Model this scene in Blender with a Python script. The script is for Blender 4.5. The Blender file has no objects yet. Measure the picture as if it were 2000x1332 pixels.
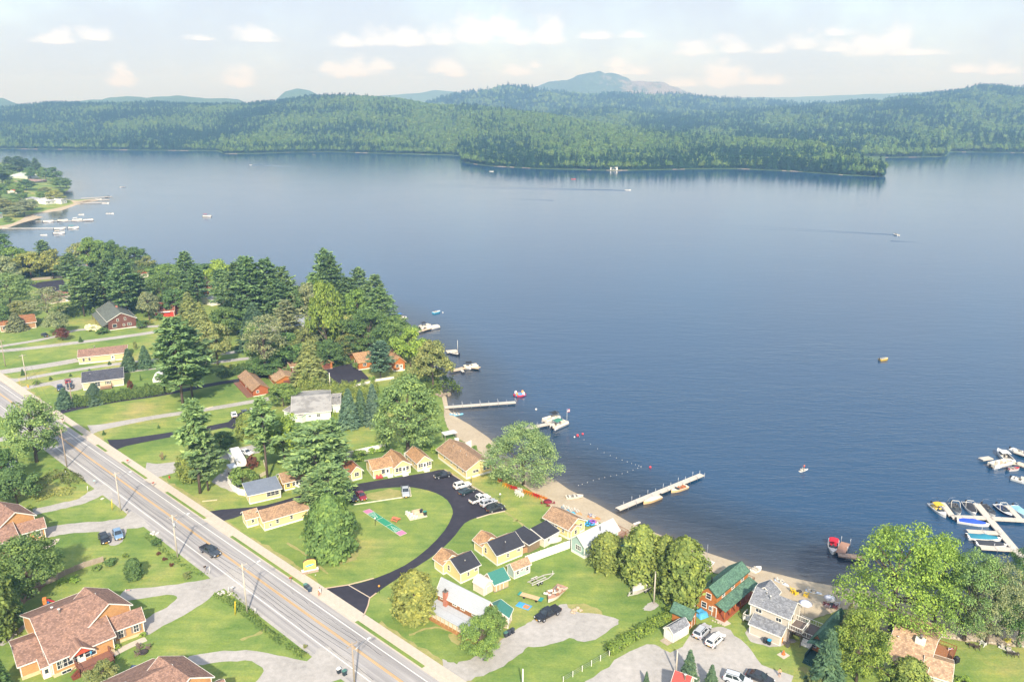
import bpy,bmesh,math,random
import numpy as np
from mathutils import Vector,Matrix
R = math.radians
random.seed(7); np.random.seed(7)
S = bpy.context.scene
C = S.collection
# ------------------------------------------------------------------ camera, sky, sun, exposure
CAM_H,FPX,HORIZON = 96.0,1555.0,205.0            # photo units: 2000 x 1332
PITCH = math.atan((666 - HORIZON) / FPX)
cam = bpy.data.objects.new('camera',bpy.data.cameras.new('camera'))
C.objects.link(cam); S.camera = cam
cam.location = (0,0,CAM_H); cam.rotation_euler = (math.pi / 2 - PITCH,0,0)
cam.data.sensor_width = 36; cam.data.lens = 36 * FPX / 2000
cam.data.clip_start = 1; cam.data.clip_end = 40000
SUN_EL,SUN_AZ = R(37),R(173.4)
world = bpy.data.worlds.new('World'); S.world = world; world.use_nodes = True
SKY_STRENGTH = 0.13
sun = bpy.data.objects.new('sun',bpy.data.lights.new('sun','SUN')); C.objects.link(sun)
sun.data.energy = 3.5; sun.data.angle = R(2.0); sun.data.color = (1.0,0.95,0.86)
sdir = Vector((math.sin(SUN_AZ) * math.cos(SUN_EL),math.cos(SUN_AZ) * math.cos(SUN_EL),math.sin(SUN_EL)))
sun.rotation_euler = (-sdir).to_track_quat('-Z','Y').to_euler(); sun.location = sdir * 300
S.view_settings.view_transform = 'Standard'; S.view_settings.look = 'None'
S.view_settings.exposure = 1.05; S.view_settings.gamma = 1; S.view_settings.use_curve_mapping = False
S.render.engine = 'CYCLES'
cy = S.cycles
cy.use_denoising = True; cy.max_bounces = 5; cy.diffuse_bounces = 2; cy.glossy_bounces = 2; cy.transparent_max_bounces = 6
cy.transmission_bounces = 3; cy.volume_bounces = 0; cy.caustics_reflective = False; cy.caustics_refractive = False
cy.sample_clamp_indirect = 4; cy.blur_glossy = 1.0
cy.volume_step_rate = 4.0
HAZE_DENSITY = 0.00025

def sky_nodes():
    nt = world.node_tree; N = nt.nodes; L = nt.links
    bg = N['Background']; out = N['World Output']
    sky = N.new('ShaderNodeTexSky'); sky.sky_type = 'NISHITA'; sky.sun_disc = False
    sky.sun_elevation = SUN_EL; sky.sun_rotation = SUN_AZ; sky.altitude = 480
    sky.air_density = 1.0; sky.dust_density = 2.6; sky.ozone_density = 1.0
    tc = N.new('ShaderNodeTexCoord'); sep = N.new('ShaderNodeSeparateXYZ'); L.new(tc.outputs['Generated'],sep.inputs[0])
    def m(op,a,b=None,c=None,clamp=False):
        n = N.new('ShaderNodeMath'); n.operation = op; n.use_clamp = clamp
        for i,v in enumerate((a,b,c)):
            if v is None: continue
            if isinstance(v,(int,float)): n.inputs[i].default_value = v
            else: L.new(v,n.inputs[i])
        return n.outputs[0]
    X,Y,Z = sep.outputs
    az = m('ARCTAN2',X,Y); el = m('ARCSINE',Z)
    # fine cloud texture on the dome, flattened towards the horizon
    cmb = N.new('ShaderNodeCombineXYZ'); L.new(m('MULTIPLY',az,1.0),cmb.inputs[0]); L.new(m('MULTIPLY',el,1.25),cmb.inputs[1])
    nz = N.new('ShaderNodeTexNoise'); nz.inputs['Scale'].default_value = 34; nz.inputs['Detail'].default_value = 8; nz.inputs['Roughness'].default_value = .62
    L.new(cmb.outputs[0],nz.inputs['Vector'])
    nz2 = N.new('ShaderNodeTexNoise'); nz2.inputs['Scale'].default_value = 5.0; nz2.inputs['Detail'].default_value = 5
    L.new(cmb.outputs[0],nz2.inputs['Vector'])
    # cumulus heaps: (photo x, photo y of flat base, half width, height)
    puffs = [(680,88,45,26),(735,84,60,38),(800,86,60,32),(862,82,50,38),(925,76,62,56),(978,66,46,46),(1015,82,60,34),(1075,78,50,50),
             (1370,102,50,34),(1440,100,60,24),(1505,102,50,20),(1572,94,45,30),(1628,98,50,22),(1692,104,50,40),(1745,88,40,44),(1790,106,60,14),(1640,68,30,16),
             (690,144,66,40),(645,138,32,20),(742,132,36,28),(868,138,40,28),(890,148,26,16),(1012,144,46,22),(1045,132,20,14),(1208,128,30,30),(1228,144,50,18),(465,163,36,34),(235,163,28,34),
             (1400,163,66,46),(1340,166,60,18),(1482,163,60,16),(118,82,60,20),(185,76,40,22),(505,78,50,24),(1960,142,50,20),(1892,140,40,14),(1155,74,50,16),(1240,72,46,14),(395,78,36,10)]
    acc = None
    for px,py,w,h in puffs:
        u_ = (px - 1000) / FPX; v_ = (py - 666) / FPX; g_ = math.cos(PITCH) - v_ * math.sin(PITCH); a0 = math.atan2(u_,g_); e0 = math.atan2(-math.sin(PITCH) - v_ * math.cos(PITCH),math.hypot(u_,g_))
        dx = m('DIVIDE',m('SUBTRACT',az,a0),w / FPX)
        dz = m('SUBTRACT',el,e0)
        up = m('DIVIDE',m('MAXIMUM',dz,0.0),h / FPX); dn = m('DIVIDE',m('MAXIMUM',m('MULTIPLY',dz,-1.0),0.0),.22 * h / FPX)
        r2 = m('ADD',m('MULTIPLY',dx,dx),m('ADD',m('MULTIPLY',up,up),m('MULTIPLY',dn,dn)))
        f = m('SUBTRACT',1.0,m('SQRT',r2))
        acc = f if acc is None else m('MAXIMUM',acc,f)
    heap = m('ADD',acc,m('MULTIPLY',m('SUBTRACT',nz.outputs['Fac'],.49),2.6))
    cr = N.new('ShaderNodeMapRange'); cr.interpolation_type = 'SMOOTHSTEP'
    cr.inputs['From Min'].default_value = 0.0; cr.inputs['From Max'].default_value = 0.85; cr.inputs['To Max'].default_value = .95
    L.new(heap,cr.inputs['Value'])
    veil = N.new('ShaderNodeMapRange'); veil.interpolation_type = 'SMOOTHSTEP'
    veil.inputs['From Min'].default_value = .1; veil.inputs['From Max'].default_value = .6; veil.inputs['To Max'].default_value = .93
    L.new(m('ADD',m('MULTIPLY',nz2.outputs['Fac'],.8),m('MULTIPLY',nz.outputs['Fac'],.2)),veil.inputs['Value'])
    mix1 = N.new('ShaderNodeMix'); mix1.data_type = 'RGBA'; L.new(sky.outputs[0],mix1.inputs['A'])
    mix1.inputs['B'].default_value = (2.75,3.12,3.85,1); L.new(veil.outputs[0],mix1.inputs['Factor'])
    mix2 = N.new('ShaderNodeMix'); mix2.data_type = 'RGBA'; L.new(mix1.outputs['Result'],mix2.inputs['A'])
    mix2.inputs['B'].default_value = (4.3,4.45,4.8,1); L.new(cr.outputs[0],mix2.inputs['Factor'])
    L.new(mix2.outputs['Result'],bg.inputs['Color']); bg.inputs['Strength'].default_value = SKY_STRENGTH
sky_nodes()

# ------------------------------------------------------------------ helpers: photo pixel -> point on the ground, object linking
_c,_s = math.cos(PITCH),math.sin(PITCH)
WATER_Z = -0.6
def gpx(px,py,z=0.0):
    u = (px - 1000) / FPX; v = (py - 666) / FPX
    d = (u,_c - v * _s,-_s - v * _c); t = (z - CAM_H) / d[2]
    return Vector((d[0] * t,d[1] * t,z))
def project(p):
    dz = p[2] - CAM_H; fw = p[1] * _c - dz * _s; dn = -p[1] * _s - dz * _c
    return 1000 + FPX * p[0] / fw,666 + FPX * dn / fw,fw
def height_to(p,top):
    lo,hi = 0.2,60
    for _ in range(30):
        mid = (lo + hi) / 2
        if project((p[0],p[1],p[2] + mid))[1] > top: lo = mid
        else: hi = mid
    return lo
def width_m(p,wpx): return wpx * project(p)[2] / FPX

def tag(o,label=None,cat=None,group=None,kind=None):
    if label: o['label'] = label
    if cat: o['category'] = cat
    if group: o['group'] = group
    if kind: o['kind'] = kind
    return o
def empty(name,loc,rz=0.0,label=None,cat=None,group=None):
    o = bpy.data.objects.new(name,None); C.objects.link(o); o.empty_display_size = .5
    o.location = loc; o.rotation_euler = (0,0,rz); o['yaw'] = rz
    return tag(o,label,cat,group)
def link(name,me,parent=None,loc=None,rz=None):
    o = bpy.data.objects.new(name,me); C.objects.link(o)
    if parent is not None: o.parent = parent
    if loc is not None: o.location = loc
    if rz is not None: o.rotation_euler = (0,0,rz)
    return o
def copy_tree(o,parent=None):
    c = o.copy(); C.objects.link(c)
    if parent is not None: c.parent = parent
    for ch in o.children: copy_tree(ch,c)
    return c

class MB:
    """collects faces for ONE mesh"""
    def __init__(s): s.v = []; s.f = []; s.m = []; s.smooth = []
    def add(s,vs,fs,mi=0,sm=False):
        b = len(s.v); s.v += [tuple(x) for x in vs]
        for f in fs: s.f.append([b + i for i in f]); s.m.append(mi); s.smooth.append(sm)
        return s
    def box(s,c,d,rz=0,mi=0,taper=1.0):
        x,y,z = d[0] / 2,d[1] / 2,d[2] / 2; vs = []
        cr,sr = math.cos(rz),math.sin(rz)
        for k,t in ((-1,1.0),(1,taper)):
            for a,b in ((-1,-1),(1,-1),(1,1),(-1,1)):
                px,py = a * x * t,b * y * t
                vs.append((c[0] + px * cr - py * sr,c[1] + px * sr + py * cr,c[2] + k * z))
        return s.add(vs,[(3,2,1,0),(4,5,6,7),(0,1,5,4),(1,2,6,5),(2,3,7,6),(3,0,4,7)],mi)
    def bar(s,p,q,w,h=None,mi=0):
        p,q = Vector(p),Vector(q); h = h or w; d = (q - p)
        if d.length < 1e-6: return s
        d.normalize(); side = d.cross(Vector((0,0,1)))
        if side.length < 1e-3: side = Vector((1,0,0))
        side.normalize(); up = side.cross(d)
        vs = [e + side * a * w / 2 + up * b * h / 2 for e in (p,q) for a,b in ((-1,-1),(1,-1),(1,1),(-1,1))]
        return s.add(vs,[(0,1,2,3),(7,6,5,4),(4,5,1,0),(5,6,2,1),(6,7,3,2),(7,4,0,3)],mi)
    def tube(s,pts,rs,n=8,mi=0,cap=True,sm=True):
        rings = []; b0 = len(s.v); fs = []
        vs = []
        for i,p in enumerate(pts):
            p = Vector(p); d = Vector(pts[min(i + 1,len(pts) - 1)]) - Vector(pts[max(i - 1,0)])
            d.normalize(); a = d.orthogonal().normalized() if abs(d.z) < .98 else Vector((1,0,0)); a = (a - d * a.dot(d)).normalized(); b = d.cross(a)
            for k in range(n):
                t = 2 * math.pi * k / n; vs.append(p + (a * math.cos(t) + b * math.sin(t)) * rs[i])
        for i in range(len(pts) - 1):
            for k in range(n): fs.append((i * n + k,i * n + (k + 1) % n,(i + 1) * n + (k + 1) % n,(i + 1) * n + k))
        s.add(vs,fs,mi,sm)
        if cap:
            m = len(pts) - 1; bb = b0
            s.f.append([bb + k for k in range(n)][::-1]); s.m.append(mi); s.smooth.append(False)
            s.f.append([bb + m * n + k for k in range(n)]); s.m.append(mi); s.smooth.append(False)
        return s
    def lathe(s,prof,c=(0,0,0),n=12,mi=0):
        vs = []; fs = []
        for r,z in prof:
            for k in range(n):
                t = 2 * math.pi * k / n; vs.append((c[0] + r * math.cos(t),c[1] + r * math.sin(t),c[2] + z))
        for i in range(len(prof) - 1):
            for k in range(n): fs.append((i * n + k,i * n + (k + 1) % n,(i + 1) * n + (k + 1) % n,(i + 1) * n + k))
        fs.append(tuple(range(n))[::-1]); fs.append(tuple((len(prof) - 1) * n + k for k in range(n)))
        return s.add(vs,fs,mi,True)
    def prism(s,poly,z0,z1,mi=0):
        n = len(poly); vs = [(x,y,z0) for x,y in poly] + [(x,y,z1) for x,y in poly]
        fs = [tuple(range(n))[::-1],tuple(range(n,2 * n))] + [(i,(i + 1) % n,n + (i + 1) % n,n + i) for i in range(n)]
        return s.add(vs,fs,mi)
    def extrude_y(s,prof,y0,y1,mi=0):
        n = len(prof); vs = [(x,y0,z) for x,z in prof] + [(x,y1,z) for x,z in prof]
        fs = [tuple(range(n)),tuple(range(n,2 * n))[::-1]] + [((i + 1) % n,i,n + i,n + (i + 1) % n) for i in range(n)]
        return s.add(vs,fs,mi)
    def slab(s,a,b,c,d,t,mi=0):
        """plate with corners a b c d (counter-clockwise from outside), thickness t to the inside"""
        a,b,c,d = map(Vector,(a,b,c,d)); n = (b - a).cross(d - a).normalized() * t
        vs = [a,b,c,d,a - n,b - n,c - n,d - n]
        return s.add(vs,[(0,1,2,3),(7,6,5,4),(1,0,4,5),(2,1,5,6),(3,2,6,7),(0,3,7,4)],mi)
    def mesh(s,name,mats):
        me = bpy.data.meshes.new(name); me.from_pydata(s.v,[],s.f)
        if not isinstance(mats,(list,tuple)): mats = [mats]
        for m in mats: me.materials.append(m)
        me.polygons.foreach_set('material_index',s.m); me.polygons.foreach_set('use_smooth',s.smooth); me.update()
        return me
    def build(s,name,mats,parent=None,loc=None,rz=None): return link(name,s.mesh(name,mats),parent,loc,rz)

# ------------------------------------------------------------------ materials
def new_mat(name):
    m = bpy.data.materials.new(name); m.use_nodes = True; nt = m.node_tree
    return m,nt,nt.nodes['Principled BSDF']
def lin(h):
    """sRGB hex -> linear"""
    v = [int(h[i:i + 2],16) / 255 for i in (0,2,4)]
    return tuple(x / 12.92 if x <= .04045 else ((x + .055) / 1.055) ** 2.4 for x in v) + (1,)
def ramp(nt,fac,stops):
    r = nt.nodes.new('ShaderNodeValToRGB'); e = r.color_ramp.elements
    while len(e) < len(stops): e.new(.5)
    for k,(p,c) in enumerate(stops): e[k].position = p; e[k].color = c if len(c) == 4 else (*c,1)
    nt.links.new(fac,r.inputs[0]); return r.outputs[0]
def noise(nt,scale,detail=4,rough=.55,coord='Object',stretch=None,dist=0.0):
    tc = nt.nodes.new('ShaderNodeTexCoord'); src = tc.outputs[coord]
    if stretch:
        mp = nt.nodes.new('ShaderNodeMapping'); mp.inputs['Scale'].default_value = stretch[:3]
        if len(stretch) > 3: mp.inputs['Rotation'].default_value[2] = stretch[3]
        nt.links.new(src,mp.inputs[0]); src = mp.outputs[0]
    n = nt.nodes.new('ShaderNodeTexNoise'); n.inputs['Scale'].default_value = scale; n.inputs['Detail'].default_value = detail
    n.inputs['Roughness'].default_value = rough; n.inputs['Distortion'].default_value = dist
    nt.links.new(src,n.inputs['Vector']); return n.outputs['Fac']
def mixc(nt,fac,a,b,mode='MIX'):
    n = nt.nodes.new('ShaderNodeMix'); n.data_type = 'RGBA'; n.blend_type = mode
    for k,v in (('Factor',fac),('A',a),('B',b)):
        if isinstance(v,(int,float)): n.inputs[k].default_value = v
        elif isinstance(v,tuple): n.inputs[k].default_value = v if len(v) == 4 else (*v,1)
        else: nt.links.new(v,n.inputs[k])
    return n.outputs['Result']
def bump(nt,h,strength=.4,dist=.05):
    b = nt.nodes.new('ShaderNodeBump'); b.inputs['Strength'].default_value = strength; b.inputs['Distance'].default_value = dist
    nt.links.new(h,b.inputs['Height']); return b.outputs[0]
def plain(name,col,rough=.6,metal=0.0,var=.12,scale=3.0,spec=.4):
    m,nt,b = new_mat(name)
    c = col if isinstance(col,tuple) else lin(col); c = c if len(c) == 4 else (*c,1)
    f = noise(nt,scale,4)
    lo = tuple(x * (1 - var) for x in c[:3]); hi = tuple(min(1,x * (1 + var)) for x in c[:3])
    nt.links.new(ramp(nt,f,[(.3,lo),(.7,hi)]),b.inputs['Base Color'])
    b.inputs['Roughness'].default_value = rough; b.inputs['Metallic'].default_value = metal; b.inputs['Specular IOR Level'].default_value = spec
    return m
def mottled(name,stops,scales=(.05,.6,6),weights=(.4,.35,.25),rough=.9,stretch=None,bumpy=0.0,coord='Object',spec=.2):
    m,nt,b = new_mat(name); acc = None
    for sc,w in zip(scales,weights):
        f = noise(nt,sc,5,.6,coord,stretch)
        n = nt.nodes.new('ShaderNodeMath'); n.operation = 'MULTIPLY_ADD'; nt.links.new(f,n.inputs[0]); n.inputs[1].default_value = w
        if acc is None: n.inputs[2].default_value = 0
        else: nt.links.new(acc,n.inputs[2])
        acc = n.outputs[0]
    nt.links.new(ramp(nt,acc,stops),b.inputs['Base Color'])
    b.inputs['Roughness'].default_value = rough; b.inputs['Specular IOR Level'].default_value = spec
    if bumpy: nt.links.new(bump(nt,acc,bumpy,.3),b.inputs['Normal'])
    return m
def shingle(name,col,row=.16,var=.28):
    m,nt,b = new_mat(name); c = lin(col)[:3]
    tc = nt.nodes.new('ShaderNodeTexCoord'); br = nt.nodes.new('ShaderNodeTexBrick')
    mp = nt.nodes.new('ShaderNodeMapping'); mp.inputs['Scale'].default_value = (1,.01,1.9); mp.inputs['Rotation'].default_value[0] = math.pi / 2
    nt.links.new(tc.outputs['Object'],mp.inputs[0]); nt.links.new(mp.outputs[0],br.inputs['Vector'])
    br.inputs['Scale'].default_value = 1.0; br.inputs['Brick Width'].default_value = .34; br.inputs['Row Height'].default_value = row * 1.4
    br.inputs['Mortar Size'].default_value = .012; br.inputs['Bias'].default_value = -.1
    br.inputs['Color1'].default_value = (*[x * (1 - var) for x in c],1); br.inputs['Color2'].default_value = (*[min(1,x * (1 + var)) for x in c],1)
    br.inputs['Mortar'].default_value = (*[x * .6 for x in c],1)
    f = noise(nt,.7,5,.65); col2 = mixc(nt,1.0,br.outputs['Color'],ramp(nt,f,[(.28,(.78,.77,.78)),(.5,(1,1,1)),(.75,(1.25,1.2,1.12))]),'MULTIPLY')
    f2 = noise(nt,7,3,.7); col3 = mixc(nt,.6,col2,ramp(nt,f2,[(.3,(.7,.7,.7)),(.7,(1.3,1.3,1.3))]),'MULTIPLY')
    nt.links.new(col3,b.inputs['Base Color']); b.inputs['Roughness'].default_value = .9; b.inputs['Specular IOR Level'].default_value = .2
    return m
def siding(name,col,pitch=.16,var=.06,rough=.6,vertical=False):
    m,nt,b = new_mat(name); c = lin(col)[:3]
    tc = nt.nodes.new('ShaderNodeTexCoord'); w = nt.nodes.new('ShaderNodeTexWave'); w.wave_type = 'BANDS'; w.bands_direction = 'X' if vertical else 'Z'
    w.wave_profile = 'SAW'; w.inputs['Scale'].default_value = 1 / pitch * .314
    nt.links.new(tc.outputs['Object'],w.inputs['Vector'])
    f = noise(nt,1.3,5,.6,stretch=(1,1,5))
    base = ramp(nt,f,[(.3,tuple(x * (1 - var * 1.6) for x in c)),(.7,tuple(min(1,x * (1 + var)) for x in c))])
    col2 = mixc(nt,1.0,base,ramp(nt,w.outputs['Fac'],[(0,(.82,.82,.82)),(.14,(1,1,1)),(1,(1,1,1))]),'MULTIPLY')
    nt.links.new(col2,b.inputs['Base Color']); b.inputs['Roughness'].default_value = rough; b.inputs['Specular IOR Level'].default_value = .3
    nt.links.new(bump(nt,w.outputs['Fac'],.35,.02),b.inputs['Normal'])
    return m
def masonry(name,c1,c2,mortar,bw=.4,bh=.13):
    m,nt,b = new_mat(name)
    tc = nt.nodes.new('ShaderNodeTexCoord'); sp = nt.nodes.new('ShaderNodeSeparateXYZ'); nt.links.new(tc.outputs['Object'],sp.inputs[0])
    ad = nt.nodes.new('ShaderNodeMath'); nt.links.new(sp.outputs[0],ad.inputs[0]); nt.links.new(sp.outputs[1],ad.inputs[1])
    cb = nt.nodes.new('ShaderNodeCombineXYZ'); nt.links.new(ad.outputs[0],cb.inputs[0]); nt.links.new(sp.outputs[2],cb.inputs[1])
    br = nt.nodes.new('ShaderNodeTexBrick'); nt.links.new(cb.outputs[0],br.inputs['Vector']); br.inputs['Scale'].default_value = 1
    br.inputs['Brick Width'].default_value = bw; br.inputs['Row Height'].default_value = bh; br.inputs['Mortar Size'].default_value = .012
    br.inputs['Color1'].default_value = lin(c1); br.inputs['Color2'].default_value = lin(c2); br.inputs['Mortar'].default_value = lin(mortar)
    f = noise(nt,1.0,4); nt.links.new(mixc(nt,.7,br.outputs['Color'],ramp(nt,f,[(.3,(.85,.85,.85)),(.7,(1.1,1.1,1.1))]),'MULTIPLY'),b.inputs['Base Color'])
    b.inputs['Roughness'].default_value = .85; nt.links.new(bump(nt,br.outputs['Fac'],-.3,.01),b.inputs['Normal'])
    return m
def leaf_mat(name,instanced=False):
    """colour comes from the tree itself (object colour), with leaf-to-leaf variation"""
    m,nt,b = new_mat(name); L = nt.links
    if instanced:
        at = nt.nodes.new('ShaderNodeAttribute'); at.attribute_type = 'INSTANCER'; at.attribute_name = 'tint'; base = at.outputs['Color']
    else:
        oi = nt.nodes.new('ShaderNodeObjectInfo'); base = oi.outputs['Color']
    geo = nt.nodes.new('ShaderNodeNewGeometry')
    hue = ramp(nt,geo.outputs['Random Per Island'],[(0,(.62,.66,.6)),(.5,(1,1,1)),(1,(1.5,1.36,1.1))])
    f = noise(nt,.4,4,.65); big = ramp(nt,f,[(.3,(.62,.7,.7)),(.5,(1,1,1)),(.7,(1.35,1.25,1.0))])
    col = mixc(nt,1.0,mixc(nt,1.0,base,hue,'MULTIPLY'),big,'MULTIPLY')
    L.new(col,b.inputs['Base Color']); b.inputs['Roughness'].default_value = .6; b.inputs['Specular IOR Level'].default_value = .1
    tr = nt.nodes.new('ShaderNodeBsdfTranslucent'); L.new(mixc(nt,1.0,col,(1.1,1.25,.5,1),'MULTIPLY'),tr.inputs['Color'])
    mx = nt.nodes.new('ShaderNodeMixShader'); mx.inputs[0].default_value = .22
    L.new(b.outputs[0],mx.inputs[1]); L.new(tr.outputs[0],mx.inputs[2]); L.new(mx.outputs[0],nt.nodes['Material Output'].inputs['Surface'])
    return m
def glass(name,col=(.035,.045,.055),rough=.06):
    m,nt,b = new_mat(name); f = noise(nt,.8,2)
    nt.links.new(ramp(nt,f,[(.35,tuple(x * .6 for x in col)),(.65,tuple(x * 1.6 for x in col))]),b.inputs['Base Color'])
    b.inputs['Roughness'].default_value = rough; b.inputs['Specular IOR Level'].default_value = .6
    return m
def tinted(name,rough=.35,spec=.5,coat=0.0):
    """paint whose colour is the object's own colour"""
    m,nt,b = new_mat(name); oi = nt.nodes.new('ShaderNodeObjectInfo'); f = noise(nt,2.0,3)
    nt.links.new(mixc(nt,.5,oi.outputs['Color'],ramp(nt,f,[(.3,(.85,.85,.85)),(.7,(1.1,1.1,1.1))]),'MULTIPLY'),b.inputs['Base Color'])
    b.inputs['Roughness'].default_value = rough; b.inputs['Specular IOR Level'].default_value = spec; b.inputs['Coat Weight'].default_value = coat
    b.inputs['Coat Roughness'].default_value = .06
    return m
M = {}
M['leaf'] = leaf_mat('leaf'); M['leaf_far'] = leaf_mat('leaf_far',True)
M['bark'] = mottled('bark',[(.3,lin('4a3f36')),(.55,lin('6d6054')),(.75,lin('857a6e'))],(2,9,20),stretch=(1,1,.25))
M['bark_birch'] = mottled('bark_birch',[(.36,lin('5a554e')),(.46,lin('c9c4b8')),(.7,lin('dcd8cf'))],(2,6,14),stretch=(1,1,2.5))
# ------------------------------------------------------------------ shore lines (photo pixels of the water's edge -> metres)
def W(pts): return [gpx(x,y,WATER_Z) for x,y in pts]
near_shore = [(-400,520),(-150,520),(0,520),(100,522),(200,527),(300,537),(360,540),(430,547),(560,570),(640,590),(720,612),(770,645),(820,690),(858,728),(866,765),(872,800),(884,813),(915,831),(950,855),(968,873),(1000,903),(1040,922),(1080,938),(1107,957),
    (1160,984),(1230,1024),(1300,1052),(1380,1082),(1470,1112),(1560,1134),(1640,1150),(1720,1160),(1850,1176),(2000,1190),(2300,1210)]
point_shore = [(-500,300),(-300,296),(-100,306),(0,318),(60,330),(105,345),(128,358),(139,366),(133,372),(121,375),(124,384),(134,391),(160,390),(188,388),(192,392),(150,400),(120,411),(85,416),(62,421),(84,424),(40,436),(12,446),(-60,452),(-300,470),(-600,480)]
NEAR = [(p.x,p.y) for p in W(near_shore)] + [(420,90),(420,20),(-620,20),(-620,480)]
POINT = [(p.x,p.y) for p in W(point_shore)]
def sdf(poly,P):
    """signed distance, positive inside"""
    A = np.array(poly); B = np.roll(A,-1,0); d2 = np.full(len(P),1e18); ins = np.zeros(len(P),bool)
    for a,b in zip(A,B):
        ab = b - a; t = np.clip(((P - a) @ ab) / max(ab @ ab,1e-9),0,1); q = P - a - t[:,None] * ab
        d2 = np.minimum(d2,(q * q).sum(1))
        c = (a[1] > P[:,1]) != (b[1] > P[:,1])
        with np.errstate(divide='ignore',invalid='ignore'):
            ins ^= c & (P[:,0] < (b[0] - a[0]) * (P[:,1] - a[1]) / (b[1] - a[1] + 1e-12) + a[0])
    d = np.sqrt(d2); return np.where(ins,d,-d)
def land_z(P):
    P = np.atleast_2d(np.asarray(P,float))
    d = sdf(NEAR,P); z1 = np.where(d > 0,np.minimum(WATER_Z + .09 * d,0),np.maximum(WATER_Z + .14 * d,-4))
    far = P[:,1] > 560
    if far.any():
        d2 = sdf(POINT,P); z2 = np.where(d2 > 0,WATER_Z + np.minimum(.1 * d2,.8) + .09 * np.clip(d2 - 12,0,150),np.maximum(WATER_Z + .14 * d2,-4))
        z1 = np.where(far & (P[:,0] < -280),np.maximum(z1,z2),z1)
    return z1
def at(px,py,up=0.0):
    """the point of the ground seen at a photo pixel"""
    z = 0.0
    for _ in range(6):
        p = gpx(px,py,z); z = float(land_z([(p.x,p.y)])[0]); z = max(z,WATER_Z)
    p = gpx(px,py,z); return Vector((p.x,p.y,z + up))
def wat(px,py): return gpx(px,py,WATER_Z)

# ------------------------------------------------------------------ ground colours
M['grass'] = None
def grass_mat():
    m,nt,b = new_mat('grass')
    big = noise(nt,.035,6,.62); mid = noise(nt,.22,5,.65,dist=.6); fine = noise(nt,2.2,4,.7)
    mow = noise(nt,.5,3,.5,stretch=(.18,1.4,1,R(-20)))
    c = ramp(nt,big,[(.3,lin('5e7740')),(.43,lin('708748')),(.54,lin('839352')),(.64,lin('98995f')),(.73,lin('a89e6b'))])
    c = mixc(nt,.8,c,ramp(nt,mid,[(.3,(.7,.82,.7)),(.46,(1,1,1)),(.6,(1.2,1.1,.98)),(.74,(1.5,1.25,1.15))]),'MULTIPLY')
    c = mixc(nt,.6,c,ramp(nt,mow,[(.38,(.8,.88,.82)),(.62,(1.14,1.08,1.0))]),'MULTIPLY')
    c = mixc(nt,.8,c,ramp(nt,fine,[(.3,(.78,.8,.74)),(.7,(1.2,1.18,1.15))]),'MULTIPLY')
    nt.links.new(c,b.inputs['Base Color']); b.inputs['Roughness'].default_value = .95; b.inputs['Specular IOR Level'].default_value = .12
    nt.links.new(bump(nt,fine,.6,.15),b.inputs['Normal']); return m
M['grass'] = grass_mat()
M['sand'] = mottled('sand',[(.3,lin('9c8c75')),(.5,lin('b5a68e')),(.7,lin('c5b7a0'))],(.15,1.3,7),(.35,.35,.3),bumpy=.25)
M['wet_sand'] = mottled('wet_sand',[(.3,lin('6d5a45')),(.5,lin('8a755c')),(.7,lin('9c876b'))],(.2,1.2,6),rough=.5)
M['asphalt_old'] = mottled('asphalt_old',[(.3,lin('8f8b89')),(.5,lin('a39f9d')),(.7,lin('b4b0ac'))],(.08,.7,9),(.35,.35,.3),stretch=(1,1,1))
def road_mat():
    m,nt,b = new_mat('worn_asphalt')
    along = noise(nt,1.0,5,.6,stretch=(.02,1.6,1)); blot = noise(nt,.12,5,.6); grit = noise(nt,6,3,.7)
    c = ramp(nt,along,[(.3,lin('8b8785')),(.5,lin('a19d9a')),(.7,lin('b2ada9'))])
    c = mixc(nt,.6,c,ramp(nt,blot,[(.3,(.86,.86,.88)),(.7,(1.12,1.11,1.1))]),'MULTIPLY')
    c = mixc(nt,.7,c,ramp(nt,grit,[(.3,(.85,.85,.85)),(.7,(1.14,1.14,1.14))]),'MULTIPLY')
    nt.links.new(c,b.inputs['Base Color']); b.inputs['Roughness'].default_value = .88; b.inputs['Specular IOR Level'].default_value = .25
    return m
M['road'] = road_mat()
M['asphalt_new'] = mottled('asphalt_new',[(.3,lin('2b2a31')),(.5,lin('39373f')),(.7,lin('49464e'))],(.1,.6,8),(.4,.35,.25),rough=.8)
M['gravel'] = mottled('gravel',[(.3,lin('8d8883')),(.45,lin('a6a19b')),(.6,lin('b9b3ad')),(.75,lin('cac4bc'))],(.12,.9,5),(.3,.4,.3),bumpy=.3)
M['concrete'] = mottled('concrete',[(.3,lin('b3a797')),(.5,lin('c4b8a8')),(.7,lin('d2c7b8'))],(.3,1.5,8))
M['dirt'] = mottled('dirt',[(.3,lin('7d8a4a')),(.5,lin('99955c')),(.7,lin('b3a577'))],(.25,1.0,5))
M['line_white'] = mottled('line_white',[(.3,lin('c9c6c0')),(.5,lin('e2dfd8')),(.7,lin('ece9e2'))],(.5,3,12))
M['line_yellow'] = mottled('line_yellow',[(.3,lin('c99a45')),(.5,lin('dda84b')),(.7,lin('e6b65a'))],(.5,3,12))
M['mulch'] = mottled('mulch',[(.3,lin('6b5240')),(.6,lin('94785c'))],(.6,2,8))
M['forest_floor'] = mottled('forest_floor',[(.3,lin('39502f')),(.5,lin('4a6138')),(.7,lin('5b7243'))],(.004,.02,.2))
M['rock'] = mottled('rock',[(.3,lin('6f685d')),(.5,lin('948b7e')),(.7,lin('a89e90'))],(.02,.3,3),(.4,.3,.3))

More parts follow.
